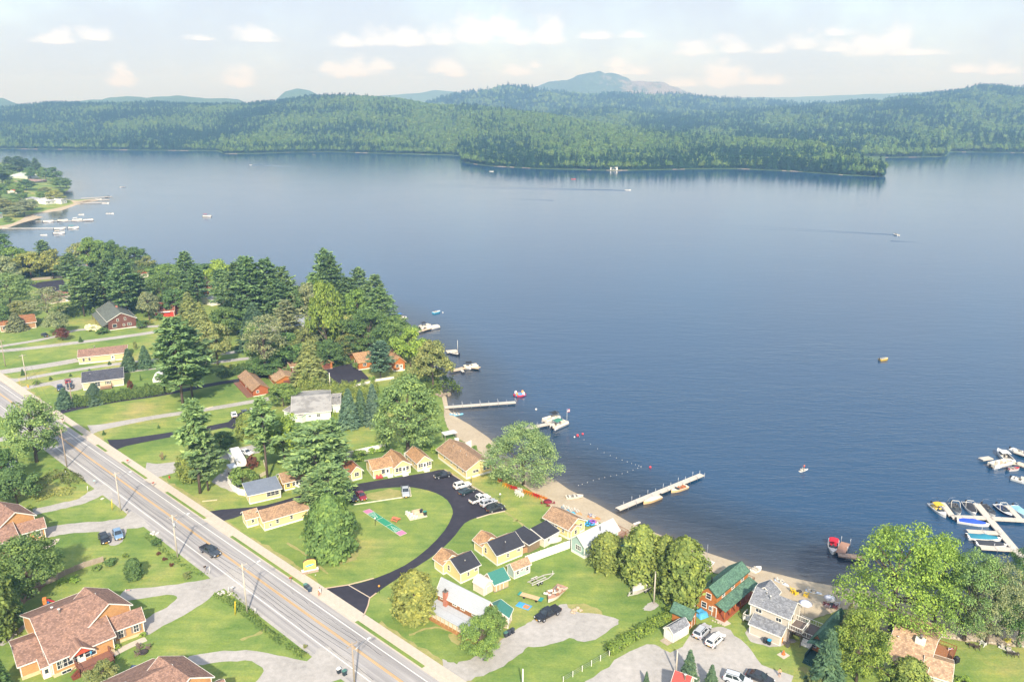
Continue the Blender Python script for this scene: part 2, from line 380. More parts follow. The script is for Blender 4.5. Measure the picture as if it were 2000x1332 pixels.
# ------------------------------------------------------------------ the ground
def grid_mesh(name,xs,ys,mats,zfun=land_z,drop=None):
    X,Y = np.meshgrid(xs,ys); P = np.stack([X.ravel(),Y.ravel()],1); z = zfun(P); nx,ny = len(xs),len(ys)
    V = np.column_stack([P,z]); i = np.arange((nx - 1) * (ny - 1)); r,c = i // (nx - 1),i % (nx - 1); a = r * nx + c
    Fc = np.stack([a,a + 1,a + nx + 1,a + nx],1)
    if drop is not None: Fc = Fc[~drop(V[Fc])]
    me = bpy.data.meshes.new(name); me.vertices.add(len(V)); me.vertices.foreach_set('co',V.ravel())
    me.loops.add(Fc.size); me.loops.foreach_set('vertex_index',Fc.ravel().astype(np.int32))
    me.polygons.add(len(Fc)); me.polygons.foreach_set('loop_start',np.arange(0,Fc.size,4,dtype=np.int32))
    me.update(calc_edges=True)
    me.polygons.foreach_set('use_smooth',[True] * len(Fc))
    for m in mats: me.materials.append(m)
    return me
deep = lambda q: q[:,:,2].max(1) < -3.9
me = grid_mesh('ground',np.arange(-420,300,2.5),np.arange(20,620,2.5),[M['grass']],drop=deep)
tag(link('ground',me),kind='structure')
me = grid_mesh('point_ground',np.arange(-1150,-290,4.0),np.arange(600,1500,4.0),[M['grass']],drop=deep)
tag(link('headland_ground',me),kind='structure')

def smooth(pts,n=6,closed=False):
    """Catmull-Rom through points"""
    P = [Vector(p) for p in pts]; out = []; m = len(P)
    for i in range(m if closed else m - 1):
        g = (lambda k: P[k % m]) if closed else (lambda k: P[max(0,min(m - 1,k))])
        a,b,c,d = g(i - 1),g(i),g(i + 1),g(i + 2)
        for k in range(n):
            t = k / n; out.append(.5 * ((2 * b) + (c - a) * t + (2 * a - 5 * b + 4 * c - d) * t * t + (3 * b - a - 3 * c + d) * t ** 3))
    if not closed: out.append(P[-1])
    return out
def resample(pts,step):
    out = [pts[0]]; acc = 0
    for a,b in zip(pts[:-1],pts[1:]):
        L = (b - a).length; k = max(1,int(L / step))
        for j in range(1,k + 1): out.append(a + (b - a) * (j / k))
    return out
def sheet_pts(name,P,z,mat,jitter=0.0,kind='structure'):
    """flat ground sheet inside a closed outline (world points)"""
    P = resample(list(P) + [P[0]],1.5 if jitter else 6)[:-1]
    if jitter: P = [p + Vector((random.uniform(-jitter,jitter),random.uniform(-jitter,jitter),0)) for p in P]
    from mathutils.geometry import tessellate_polygon
    V = [Vector((p.x,p.y,0)) for p in P]; tri = tessellate_polygon([V])
    zz = land_z([(p.x,p.y) for p in P])
    me = bpy.data.meshes.new(name); me.from_pydata([(p.x,p.y,float(h) + z) for p,h in zip(P,zz)],[],tri)
    bm = bmesh.new(); bm.from_mesh(me); bmesh.ops.recalc_face_normals(bm,faces=bm.faces)
    if sum(f.normal.z for f in bm.faces) < 0: bmesh.ops.reverse_faces(bm,faces=bm.faces)
    bm.to_mesh(me); bm.free(); me.materials.append(mat)
    o = link(name,me)
    if kind: o['kind'] = kind
    return o
def sheet(name,px,z,mat,jitter=0.0,n=4): return sheet_pts(name,smooth([at(*p) for p in px],n,True) if n > 1 else [at(*p) for p in px],z,mat,jitter)
def ribbon(name,px,w,z,mat,jitter=0.0):
    P = smooth([at(p[0],p[1]) for p in px],6); ws = [p[2] if len(p) > 2 else w for p in px]
    Lp,Rp = [],[]
    for i,p in enumerate(P):
        d = (P[min(i + 1,len(P) - 1)] - P[max(i - 1,0)]); d.z = 0; d.normalize(); nrm = Vector((-d.y,d.x,0))
        f = i / (len(P) - 1) * (len(px) - 1); k = min(int(f),len(px) - 2); ww = ws[k] + (ws[k + 1] - ws[k]) * (f - k)
        Lp.append(p + nrm * ww / 2); Rp.append(p - nrm * ww / 2)
    return sheet_pts(name,Lp + Rp[::-1],z,mat,jitter)

# beach: a strip from the turf edge down under the water
def beach_strip(name,back_px,shore_px,mat,n=180,under=10):
    A = smooth([at(*p) for p in back_px],8); B = smooth([wat(*p) for p in shore_px],8)
    def even(P):
        L = np.cumsum([0] + [(b - a).length for a,b in zip(P[:-1],P[1:])]); t = np.linspace(0,L[-1],n)
        return np.stack([np.interp(t,L,[p[k] for p in P]) for k in range(2)],1)
    a,b = even(A),even(B); d = b - a; ln = np.maximum(np.linalg.norm(d,axis=1),.1); K = 12
    V = []; F = []
    for i in range(n):
        for k in range(K + 1):
            t = k / K * (1 + under / ln[i]); q = a[i] + d[i] * t
            if k == 0: q = q + np.random.uniform(-.25,.25,2)
            V.append(q)
    V = np.array(V); z = land_z(V) + .1
    for i in range(n - 1):
        for k in range(K): F.append((i * (K + 1) + k,i * (K + 1) + k + 1,(i + 1) * (K + 1) + k + 1,(i + 1) * (K + 1) + k))
    me = bpy.data.meshes.new(name); me.from_pydata(np.column_stack([V,z]).tolist(),[],F); me.materials.append(mat)
    bm = bmesh.new(); bm.from_mesh(me); bmesh.ops.recalc_face_normals(bm,faces=bm.faces)
    if sum(f.normal.z for f in bm.faces) < 0: bmesh.ops.reverse_faces(bm,faces=bm.faces)
    bm.to_mesh(me); bm.free()
    return tag(link(name,me),kind='structure')
beach_strip('beach',[(868,800),(868,815),(876,838),(900,860),(935,880),(962,908),(1010,938),(1032,953),(1068,983),(1090,1000),(1140,1014),(1175,1022),(1205,1045),(1250,1062),(1330,1090),(1365,1112),(1470,1138),(1480,1172),(1560,1212),(1640,1192),(1665,1196),(1715,1238),(1800,1243),(1900,1254),(2000,1264),(2300,1290)],
            [(864,782),(872,800),(884,813),(915,831),(950,855),(968,873),(1000,903),(1040,922),(1080,938),(1107,957),(1160,984),(1230,1024),(1300,1052),(1380,1082),(1470,1112),(1560,1134),(1640,1150),(1720,1160),(1850,1176),(2000,1190),(2300,1210)],M['sand'],320)
beach_strip('headland_beach',[(118,384),(145,392),(165,391),(186,388.6)],[(134,391),(150,400),(178,395.5),(192,392)],M['sand'],20,6)
beach_strip('headland_beach',[(186,389),(150,396),(120,405),(85,413),(55,421),(40,430),(10,440),(-40,446)],[(192,392),(150,400),(120,411),(85,416),(84,424),(40,436),(12,446),(-40,451)],M['sand'],60,8)

# main road in its own straight frame: s along, t across
RU,RN = Vector((.7405,-.672,0)),Vector((.672,.7405,0)); RANG = math.atan2(RU.y,RU.x)
def rd(s,t,z=0.0): p = RU * s + RN * t; return Vector((p.x,p.y,z))
def strip(name,s0,s1,t0,t1,z,mat,kind='structure',h=None,parent=None):
    o = bpy.data.objects.new(name,None); mb = MB(); base = rd(s0,t0)
    n = max(1,int((s1 - s0) / 20)); L = s1 - s0
    if h is None:
        for i in range(n): mb.add([(L * i / n,0,0),(L * (i + 1) / n,0,0),(L * (i + 1) / n,t1 - t0,0),(L * i / n,t1 - t0,0)],[(0,1,2,3)])
    else:
        mb.box((L / 2,(t1 - t0) / 2,h / 2),(L,t1 - t0,h))
    o = mb.build(name,mat,parent,(base.x,base.y,z),RANG)
    if kind: o['kind'] = kind
    return o
strip('road',-620,-30,66.9,77.3,.012,M['road'])
strip('edge_line',-620,-30,69.1,69.27,.018,M['line_white']); strip('edge_line',-620,-30,75.75,75.92,.018,M['line_white'])
strip('centre_line',-620,-30,72.62,72.75,.018,M['line_yellow']); strip('centre_line',-620,-30,72.92,73.05,.018,M['line_yellow'])
strip('road_shoulder',-620,-30,66.2,66.9,.008,M['gravel'])
for s in np.arange(-420,-40,1.8):   # sidewalk slabs, with a joint between them
    o = strip('paving_slab',s,s + 1.76,78.4,80.35,0,M['concrete'],None,.1)
    slab_list = globals().setdefault('SLABS',[]); slab_list.append(o)
SWALK = strip('sidewalk',-620,-30,78.36,80.39,0,M['concrete'],'structure',.07)
for o in SLABS:
    mw = rd(-620,78.36); o.parent = SWALK; o.location = (o.location[0] - mw.x,o.location[1] - mw.y,0)
    q = Vector(o.location); q.rotate(Matrix.Rotation(-RANG,3,'Z')); o.location = q; o.rotation_euler = (0,0,0); o.data = SLABS[0].data
verges = [(-262,-246.5),(-236,-229),(-218.5,-203),(-191.5,-171),(-158.8,-128.5),(-111.5,-92)]
strip('verge',-620,-30,77.45,78.36,.02,M['concrete'])
for a,b in verges: strip('verge_grass',a,b,77.55,78.3,.05,M['grass'])
strip('kerb',-620,-30,77.3,77.45,0,M['concrete'],'structure',.11)

# driveways, parking, paths
sheet('resort_drive',[(634,1150),(680,1143),(730,1130),(790,1104),(835,1071),(868,1036),(882,1010),(884,996),(874,977),(852,963),(820,954),(790,951),(740,954),(700,962),(640,974),(600,982),(540,993),(480,1003),(437,1017),(405,999),(470,992),(520,986),(580,969),(640,955),(690,946),(750,936),(838,922),(868,917),(900,938),(935,958),(985,990),(986,997),(957,1003),(930,1011),(907,1022),(890,1044),(868,1067),(838,1091),(800,1115),(762,1139),(735,1158),(722,1168),(719,1182),(714,1198),(711,1205),(690,1190)],.016,M['asphalt_new'],n=2)
ribbon('driveway',[(118,801,9),(150,796,5),(230,782),(320,769),(420,750),(470,742),(560,728),(620,722)],3.6,.016,M['asphalt_new'])
sheet('parking_pad',[(632,722),(690,708),(722,740),(665,757)],.02,M['asphalt_new'],n=1)
ribbon('driveway',[(175,839,9),(205,833,5),(300,815),(400,800),(500,783),(545,775)],3.3,.016,M['gravel'])
ribbon('driveway',[(215,870,11),(245,864,6),(320,851),(400,838),(440,830),(470,826,6)],4.2,.016,M['asphalt_new'])
sheet('parking_pad',[(440,834),(450,820),(470,805),(505,800),(520,828),(500,845),(470,840)],.02,M['asphalt_new'],n=2)
ribbon('driveway',[(283,922,13),(310,918,9),(360,908),(420,893),(500,876),(530,868,8)],6.5,.016,M['gravel'])
sheet('gravel_patch',[(415,940),(432,925),(450,915),(470,960),(440,955)],.02,M['gravel'],.3)
for px,w,mt in [([(-60,690),(40,682),(160,668),(260,655),(330,645),(400,641),(470,634)],4.5,'gravel'),([(-40,733),(0,727),(70,717),(120,709),(152,703)],6,'gravel'),
                  ([(12,745,9),(40,741),(120,727),(220,712),(310,703),(430,691),(480,685)],3.6,'gravel'),([(215,730),(300,719),(380,712),(500,698)],3.6,'gravel'),
                  ([(-20,682),(10,675),(60,667),(110,657),(150,645),(230,640),(310,637)],3.4,'gravel')]:
    ribbon('driveway',px,w,.014,M[mt])
sheet('parking_pad',[(35,757),(60,753),(100,745),(155,737),(165,755),(150,763),(120,765),(100,752),(50,761)],.018,M['gravel'],.2,2)
ribbon('driveway',[(-20,862),(20,854),(60,843,5),(85,835,9)],4,.014,M['gravel'])
ribbon('driveway',[(60,1001),(110,990),(160,978),(190,962,5),(215,955,10)],3.6,.014,M['gravel'],.2)
ribbon('driveway',[(80,1042,6),(130,1033),(200,1027),(245,1022,6),(275,1012,12)],5,.014,M['gravel'],.2)
sheet('parking_pad',[(195,1040),(230,1026),(250,1036),(232,1062),(205,1060)],.02,M['gravel'],.3)
sheet('driveway',[(455,1110),(430,1125),(330,1143),(245,1152),(240,1172),(300,1165),(335,1160),(345,1168),(325,1185),(290,1205),(265,1225),(285,1240),(320,1222),(360,1200),(395,1178),(430,1152),(450,1150),(480,1160),(500,1150)],.014,M['gravel'],.2,3)
sheet('driveway',[(640,1262),(600,1290),(560,1282),(500,1272),(440,1270),(370,1282),(380,1298),(430,1292),(480,1290),(510,1300),(510,1318),(490,1345),(560,1360),(640,1332),(690,1322),(720,1345),(735,1330)],.014,M['gravel'],.25,3)
ribbon('driveway',[(868,1318,9),(900,1312,5),(960,1290),(1000,1262),(1030,1238),(1060,1222)],5,.014,M['gravel'],.25)
sheet('gravel_patch',[(1000,1262),(1020,1235),(1050,1205),(1095,1180),(1130,1195),(1200,1205),(1205,1222),(1150,1252),(1110,1247),(1060,1260)],.02,M['gravel'],.4)
sheet('gravel_yard',[(1145,1332),(1200,1290),(1260,1258),(1285,1262),(1305,1272),(1335,1262),(1350,1240),(1400,1222),(1425,1230),(1470,1270),(1490,1300),(1540,1315),(1545,1332),(1500,1370),(1100,1370)],.014,M['gravel'],.35,2)
sheet('gravel_patch',[(1455,1235),(1475,1222),(1520,1240),(1555,1250),(1510,1262),(1470,1255)],.018,M['gravel'],.3)
for px in [[(700,968),(760,955),(795,962),(790,972),(740,976)],[(655,1088),(700,1080),(690,1096),(645,1098)],[(880,1240),(920,1225),(985,1250),(960,1275),(900,1262)],
           [(1105,1185),(1150,1178),(1175,1200),(1140,1205)],[(300,1010),(290,1000),(315,1015)],[(1590,1312),(1570,1302),(1560,1312)]]:
    sheet('bare_patch',px,.006,M['dirt'],.5)
sheet('gravel_patch',[(1257,1187),(1270,1175),(1284,1178),(1280,1190),(1262,1191)],.02,M['gravel'],.25)
for px,w in [([(985,998),(1010,1016),(1036,1040)],.6),([(1003,1017),(1020,1015)],.5),([(800,1240),(850,1225),(905,1240)],.6),([(560,1060),(600,1085),(640,1120)],.6),([(330,1000),(400,1045)],1.0),([(240,1195),(200,1230)],.8),([(470,1250),(520,1230)],.8)]: ribbon('worn_path',px,w,.008,M['dirt'],.25)
for s0,s1 in ((-330,-290),(-250,-238),(-205,-160),(-155,-128),(-108,-70)): sheet_pts('worn_verge',[rd(s0,80.3),rd(s1,80.3),rd(s1,80.9),rd((s0 + s1) / 2,81.6),rd(s0,81.0)],.007,M['dirt'],.35)
# lawn kept long and lush by the drain, mulch under trees
sheet('garden_bed',[(70,1160),(40,1180),(45,1150),(90,1140)],.01,M['mulch'],.3)
ribbon('path',[(285,1247),(250,1262),(220,1278),(212,1284)],1.6,.02,M['concrete'])
ribbon('path',[(85,1070),(103,1062),(110,1052)],1.5,.02,M['concrete'])
ribbon('path',[(0,1260),(30,1238),(56,1216)],1.2,.02,M['gravel'])

# ------------------------------------------------------------------ the lake
def water_mat():
    m,nt,b = new_mat('lake_water'); L = nt.links
    at_ = nt.nodes.new('ShaderNodeAttribute'); at_.attribute_name = 'depth'
    f0 = noise(nt,.35,4,.6)
    ad = nt.nodes.new('ShaderNodeMath'); ad.operation = 'MULTIPLY_ADD'; L.new(f0,ad.inputs[0]); ad.inputs[1].default_value = .12; L.new(at_.outputs['Fac'],ad.inputs[2])
    L.new(ramp(nt,ad.outputs[0],[(.04,lin('7a7060')),(.08,lin('57524b')),(.18,lin('383c43')),(.45,lin('1a2b3b')),(1,lin('143f60'))]),b.inputs['Base Color'])
    b.inputs['Roughness'].default_value = .07; b.inputs['IOR'].default_value = 1.55; b.inputs['Specular IOR Level'].default_value = .5
    rot = R(-38)
    w1 = noise(nt,.2,4,.62,'Object',(.35,1.25,1,-rot),.35); w2 = noise(nt,.75,4,.6,'Object',(.35,1.1,1,-rot + .3),.3)
    w3 = noise(nt,.03,3,.5,'Object',(.5,1,1,-rot))
    sw = nt.nodes.new('ShaderNodeMath'); sw.operation = 'MULTIPLY_ADD'; L.new(w1,sw.inputs[0]); sw.inputs[1].default_value = 1.3
    s2 = nt.nodes.new('ShaderNodeMath'); s2.operation = 'MULTIPLY'; L.new(w2,s2.inputs[0]); s2.inputs[1].default_value = .75; L.new(s2.outputs[0],sw.inputs[2])
    gust = ramp(nt,w3,[(.3,(.6,.6,.6)),(.7,(1.15,1.15,1.15))])
    # the breeze lies on the near shore; the middle of the lake is calmer
    tc = nt.nodes.new('ShaderNodeTexCoord'); sp = nt.nodes.new('ShaderNodeSeparateXYZ'); L.new(tc.outputs['Object'],sp.inputs[0]); calm = nt.nodes.new('ShaderNodeMapRange'); L.new(sp.outputs[1],calm.inputs['Value'])
    for k_,v_ in (('From Min',150),('From Max',430),('To Min',1.0),('To Max',.17)): calm.inputs[k_].default_value = v_
    ro = nt.nodes.new('ShaderNodeMapRange'); L.new(sp.outputs[1],ro.inputs['Value']); L.new(ro.outputs[0],b.inputs['Roughness'])
    for k_,v_ in (('From Min',180),('From Max',600),('To Min',.07),('To Max',.11)): ro.inputs[k_].default_value = v_
    h0 = nt.nodes.new('ShaderNodeMath'); h0.operation = 'MULTIPLY'; L.new(sw.outputs[0],h0.inputs[0]); L.new(calm.outputs[0],h0.inputs[1])
    h = nt.nodes.new('ShaderNodeMath'); h.operation = 'MULTIPLY'; L.new(h0.outputs[0],h.inputs[0]); L.new(gust,h.inputs[1])
    bp = nt.nodes.new('ShaderNodeBump'); bp.inputs['Strength'].default_value = .75; bp.inputs['Distance'].default_value = .36
    L.new(h.outputs[0],bp.inputs['Height']); L.new(bp.outputs[0],b.inputs['Normal'])
    return m
M['water'] = water_mat()
xs = np.concatenate([np.linspace(-7800,-900,14),np.linspace(-860,-140,50),np.arange(-130,240,4.0),np.linspace(250,900,30),np.linspace(1000,7800,14)])
ys = np.concatenate([[-800,-300,0,60],np.arange(90,420,4.0),np.linspace(430,1100,60),np.linspace(1150,2600,30),[3200,4500,6500,9300]])
lake = grid_mesh('lake',xs,ys,[M['water']],zfun=lambda P: np.full(len(P),WATER_Z))
co = np.empty(len(lake.vertices) * 3); lake.vertices.foreach_get('co',co); P2 = co.reshape(-1,3)[:,:2]
dd = -np.maximum(sdf(NEAR,P2),sdf(POINT,P2)); a = lake.attributes.new('depth','FLOAT','POINT'); a.data.foreach_set('value',np.clip(dd / 34,0,1).astype(np.float32))
tag(link('lake',lake),kind='structure')

# ------------------------------------------------------------------ hills round the lake
def interp(tab,x): xs_,ys_ = zip(*tab); return np.interp(x,xs_,ys_)
def lumps(x,y,sc,seed):
    r = np.random.RandomState(seed); o = np.zeros_like(x)
    for k in range(9):
        a = r.uniform(0,6.28); f = 2 * math.pi / (sc * r.uniform(.35,1.6)); o += np.sin((x * math.cos(a) + y * math.sin(a)) * f + r.uniform(0,6.28)) * r.uniform(.4,1)
    return o / 3
def d_of(y): return np.array([gpx(1000,v,WATER_Z).y for v in np.atleast_1d(y)])   # depth of a shore pixel
def hx(px,Y): return (px - 1000) / FPX * (Y * _c + 60 * _s)      # ground x of a photo column at depth Y
class Hill:
    def __init__(s,front,crest,depth,back=700,rough=5,tree=13,seed=1,power=1.0):
        s.front,s.crest,s.depth,s.back,s.rough,s.tree,s.seed,s.power = front,crest,depth,back,rough,tree,seed,power
    def z(s,px,Y):
        Df = s.df(px); Dc = interp(s.depth,px); v = (interp(s.crest,px) - 666) / FPX; zc = CAM_H - Dc * (_s + v * _c) / (_c - v * _s) - s.tree
        t = (Y - Df) / (Dc - Df); up = np.clip(t,0,1); sm = (up * up * (3 - 2 * up)) * .65 + up * .35; sm = sm ** s.power
        bk = np.clip((Y - Dc) / s.back,0,1); bk = bk * bk * (3 - 2 * bk)
        X = hx(px,Y)
        z = np.minimum(Y - Df,30) * .1 - .9 + np.maximum(zc - 2,1) * sm
        z = z * (1 - bk * .8) + lumps(X,Y,260,s.seed) * s.rough * np.clip(zc / 60,0,1) * np.clip(t * 2.2,0,1) * np.where(t > .8,.5 + .5 * np.clip((1 - t) / .2,0,1),1)
        return z
    def df(s,px):
        return d_of(interp(s.front,px)) if isinstance(s.front,list) else np.full(np.shape(px),float(s.front))
    def build(s,name,px,rows,mats,rockrow=True):
        V = []; nR = len(rows); px = np.asarray(px,float); Df,Dc = s.df(px),interp(s.depth,px)
        for r in rows:
            Y = Df + (Dc - Df) * r if r <= 1 else Dc + (r - 1) * s.back
            if r < 0: Y = Df + r
            elif 0 < r < .02: Y = Df + r * 1000
            V.append(np.stack([hx(px,Y),Y,s.z(px,Y)],1))
        n = len(px); V = np.concatenate(V); F = []; mi = []; rr = random.Random(s.seed); st = []
        while len(st) < n: st += [False] * rr.randint(2,14) + [True] * rr.choice((1,1,2,3,5))
        for j in range(nR - 1):
            for i in range(n - 1):
                F.append((j * n + i,j * n + i + 1,(j + 1) * n + i + 1,(j + 1) * n + i)); mi.append(1 if (rockrow and 0 <= rows[j + 1] < (.009 if i % 3 else .005) and st[i]) else 0)
        me = bpy.data.meshes.new(name); me.from_pydata(V.tolist(),[],F)
        for m in mats: me.materials.append(m)
        me.polygons.foreach_set('material_index',mi); me.polygons.foreach_set('use_smooth',[True] * len(F)); me.update()
        return tag(link(name,me),kind='structure')
rows = [-12,0,.004,.008,.012,.018] + list(np.linspace(.04,1,26)) + [1.1,1.3,1.6,2.0]
hillA = Hill([(-500,289),(0,291.5),(400,295.5),(425,296),(432,301.5),(500,301),(560,298.5),(640,297.5),(760,301),(880,304),(900,306),(903,318),(950,325),(1050,330.5),(1200,334.5),(1350,331.5),(1450,331),(1560,336),(1650,343),(1728,346.5),(1734,345.5)],
             [(-500,212),(0,207),(100,201),(250,199),(400,201),(480,202),(540,197),(600,187),(660,183),(720,186),(780,191),(850,201),(930,206),(1000,212),(1060,218),(1130,230),(1200,241),(1300,254),(1400,262),(1500,267),(1600,274),(1680,296),(1712,322),(1734,343)],
             [(-500,3000),(600,2750),(850,2550),(1000,2350),(1200,2050),(1400,1800),(1550,1600),(1690,1330),(1734,1180)],700,6,15,3)
hillA.build('hills',np.concatenate([np.arange(-500,1728,8.0),[1728,1731,1734]]),rows,[M['forest_floor'],M['rock']])
hillB = Hill([(1000,286),(1690,309),(1730,309),(1850,307),(1856,303),(1858,297.5),(2000,299.5),(2500,302)],
             [(1000,232),(1100,216),(1200,214),(1300,222),(1450,217),(1600,206),(1700,197),(1800,187),(1850,179),(1900,171),(1940,168),(2000,174),(2100,180),(2500,196)],
             [(1000,3300),(2500,3300)],800,8,15,5)
hillB.build('hills',np.arange(980,2500,8.0),rows,[M['forest_floor'],M['rock']])
hillC = Hill(3000,[(760,235),(820,212),(850,200),(900,189),(950,181),(990,173),(1030,176),(1080,184),(1150,190),(1250,189),(1350,193),(1450,200),(1550,206),(1700,212),(1760,220)],[(760,4200),(1760,4400)],900,10,10,7)
hillC.build('hills',np.arange(760,1760,8.0),rows,[M['forest_floor'],M['rock']],False)
mount = Hill(4800,[(940,215),(980,193),(1030,176),(1070,164),(1100,156),(1130,146),(1150,142),(1190,143),(1212,150),(1230,157),(1270,160),(1300,166),(1322,172),(1335,180),(1348,191),(1375,205),(1400,215)],[(940,6300),(1400,6300)],900,26,0,11,1.35)
def mountain_mat():
    m,nt,b = new_mat('mountain_rock_and_forest')
    f = noise(nt,.009,8,.75,stretch=(1.3,.6,1.6)); tc = nt.nodes.new('ShaderNodeTexCoord'); sp = nt.nodes.new('ShaderNodeSeparateXYZ'); nt.links.new(tc.outputs['Object'],sp.inputs[0])
    mr = nt.nodes.new('ShaderNodeMapRange'); mr.inputs['From Min'].default_value = 560; mr.inputs['From Max'].default_value = 960; mr.inputs['To Max'].default_value = .22; nt.links.new(sp.outputs[0],mr.inputs['Value'])
    ad = nt.nodes.new('ShaderNodeMath'); nt.links.new(f,ad.inputs[0]); nt.links.new(mr.outputs[0],ad.inputs[1])
    g = noise(nt,.03,5,.7)
    green = ramp(nt,g,[(.3,lin('2f452c')),(.7,lin('4c6640'))])
    nt.links.new(mixc(nt,ramp(nt,ad.outputs[0],[(.60,(0,0,0)),(.72,(1,1,1))]),green,lin('8d857d')),b.inputs['Base Color']); b.inputs['Roughness'].default_value = .95
    nt.links.new(bump(nt,g,1.0,25),b.inputs['Normal']); return m
mount.build('mountain',np.arange(940,1401,5.0),rows,[mountain_mat(),M['rock']],False)
M['far_forest'] = mottled('far_forest',[(.3,lin('30472c')),(.5,lin('47613a')),(.7,lin('5d7547'))],(.003,.02,.06),(.3,.35,.35),bumpy=.8)
for crest,D,sd,b_ in [([(-500,203),(-60,200),(0,192),(15,192),(40,206),(100,205),(140,199),(200,196),(250,188),(310,190),(350,189),(400,192),(470,194),(490,207),(520,215)],4300,13,600),
                     ([(520,215),(545,192),(560,180),(585,174),(605,176),(620,184),(645,196),(670,210)],4700,14,600),
                     ([(660,200),(740,188),(800,184),(850,177),(880,178),(910,184),(960,192),(1040,200)],7000,15,500),
                     ([(1330,200),(1380,192),(1500,191),(1600,189),(1650,186),(1750,182),(1860,178),(1950,180),(2300,190)],7200,16,500)]:
    Hill(D - 1300,crest,[(-600,D),(2500,D)],b_,8,0,sd).build('hills',np.arange(crest[0][0],crest[-1][0] + 1,8.0),rows,[M['far_forest'],M['rock']],False)
# the air: even pale haze round everything
hz = MB(); hz.box((0,4100,195),(15800,11000,402),0)
m = bpy.data.materials.new('haze'); m.use_nodes = True; nt = m.node_tree; nt.nodes.clear()
vo = nt.nodes.new('ShaderNodeVolumePrincipled'); vo.inputs['Color'].default_value = (.3,.56,1.0,1); vo.inputs['Absorption Color'].default_value = (1,1,1,1); vo.inputs['Density'].default_value = HAZE_DENSITY; vo.inputs['Anisotropy'].default_value = .08
mo = nt.nodes.new('ShaderNodeOutputMaterial'); nt.links.new(vo.outputs[0],mo.inputs['Volume'])
tag(hz.build('haze',m),kind='stuff')
for s0,s1,t in ((-150,-96,69.95),(-250,-170,69.9),(-130,-100,74.9)):   # tar sealed cracks, wandering along the lane
    P = [rd(s0 + (s1 - s0) * k / 40,t + .08 * math.sin(k * .9 + s0) + random.uniform(-.08,.08),.016) for k in range(41)]; m = MB()
    for a,b in zip(P[:-1],P[1:]): n_ = RN * random.uniform(.02,.045); m.add([a - n_,b - n_,b + n_,a + n_],[(0,1,2,3)])
    tag(m.build('road_crack',M['asphalt_new']),kind='structure')
# ------------------------------------------------------------------ trees: prototypes (nominal size), then copies
def leaf_mesh(name,cen,nrm,size,mat,aspect=1.0,seed=0,up=None):
    """one small bent leaf card per centre"""
    r = np.random.RandomState(seed); n = len(cen)
    nrm = nrm / np.maximum(np.linalg.norm(nrm,axis=1,keepdims=True),1e-6)
    t = r.normal(size=(n,3)) if up is None else up + r.normal(size=(n,3)) * .25
    t -= nrm * (t * nrm).sum(1,keepdims=True); t /= np.maximum(np.linalg.norm(t,axis=1,keepdims=True),1e-6)
    b = np.cross(nrm,t); s = size[:,None]
    V = np.stack([cen - t * s * aspect,cen + b * s * .62,cen + t * s * aspect,cen - b * s * .62],1).reshape(-1,3)
    F = (np.arange(n)[:,None] * 4 + np.array([[0,1,2,3]])).astype(np.int32)
    me = bpy.data.meshes.new(name); me.vertices.add(len(V)); me.vertices.foreach_set('co',V.ravel())
    me.loops.add(F.size); me.loops.foreach_set('vertex_index',F.ravel()); me.polygons.add(n)
    me.polygons.foreach_set('loop_start',np.arange(0,F.size,4,dtype=np.int32)); me.update(calc_edges=True)
    me.materials.append(mat); return me
def unit(r,n):
    v = r.normal(size=(n,3)); return v / np.linalg.norm(v,axis=1,keepdims=True)
def broad(seed,H=12,rad=5,base=.22,nclump=48,per=120,leaf=.36,squash=1.0,open_=.0,tall=1.0,droop=0.0,clump=(1.0,1.8)):
    r = np.random.RandomState(seed); cz = H * (base + 1) / 2; rz = H * (1 - base) / 2
    d = unit(r,nclump * 3); d = d[d[:,2] > -.92][:nclump]; nclump = len(d)
    lump = 1 + .16 * np.sin(3 * np.arctan2(d[:,1],d[:,0]) + seed) + .12 * np.sin(5 * d[:,2] + seed * 2)
    prof = np.where(d[:,2] > 0,1 - .18 * squash * d[:,2],1 + .28 * np.abs(d[:,2]))
    f = r.uniform(.5,.9,nclump) ** .7
    cc = np.stack([d[:,0] * rad * lump * prof * f,d[:,1] * rad * lump * prof * f,cz + d[:,2] * rz * f * .94],1)
    cr = r.uniform(clump[0],clump[1],nclump) * rad / 5
    C_,N_ = [],[]
    for c,k in zip(cc,cr):
        m = int(per * (k / (1.4 * rad / 5)) ** 2 * (1 - open_)); q = unit(r,m); q[:,2] = np.where(q[:,2] < -.35,-q[:,2],q[:,2])
        rr = k * r.uniform(.55,1.12,m)[:,None]; p = c + q * rr * np.array([1.1,1.1,.8])
        p[:,2] -= droop * np.maximum(rr[:,0] - .6 * k,0) * 1.2
        C_.append(p); N_.append(q * .9 + unit(r,m) * .75 + np.array([0,0,.35]))
    C_ = np.concatenate(C_); N_ = np.concatenate(N_); sz = r.uniform(.6,1.25,len(C_)) * leaf
    me = leaf_mesh('crown',C_,N_,sz,M['leaf'],1.15,seed)
    mb = MB(); top = H * .72
    bend = r.uniform(-.3,.3,2)
    mb.tube([(0,0,-.3),(bend[0] * .3,bend[1] * .3,H * .2),(bend[0],bend[1],H * .45),(bend[0] * .6,bend[1] * .6,top)],[H * .028,H * .021,H * .014,H * .004],8)
    for c in cc[r.permutation(nclump)[:16]]:
        h = max(H * base * .9,min(c[2] * .62,H * .55)); p0 = np.array([bend[0] * h / top,bend[1] * h / top,h])
        mid = p0 + (c - p0) * .5 + np.array([0,0,.35]); mb.tube([p0,mid,c],[H * .011,H * .007,H * .002],5,cap=False)
    return me,mb,H,rad
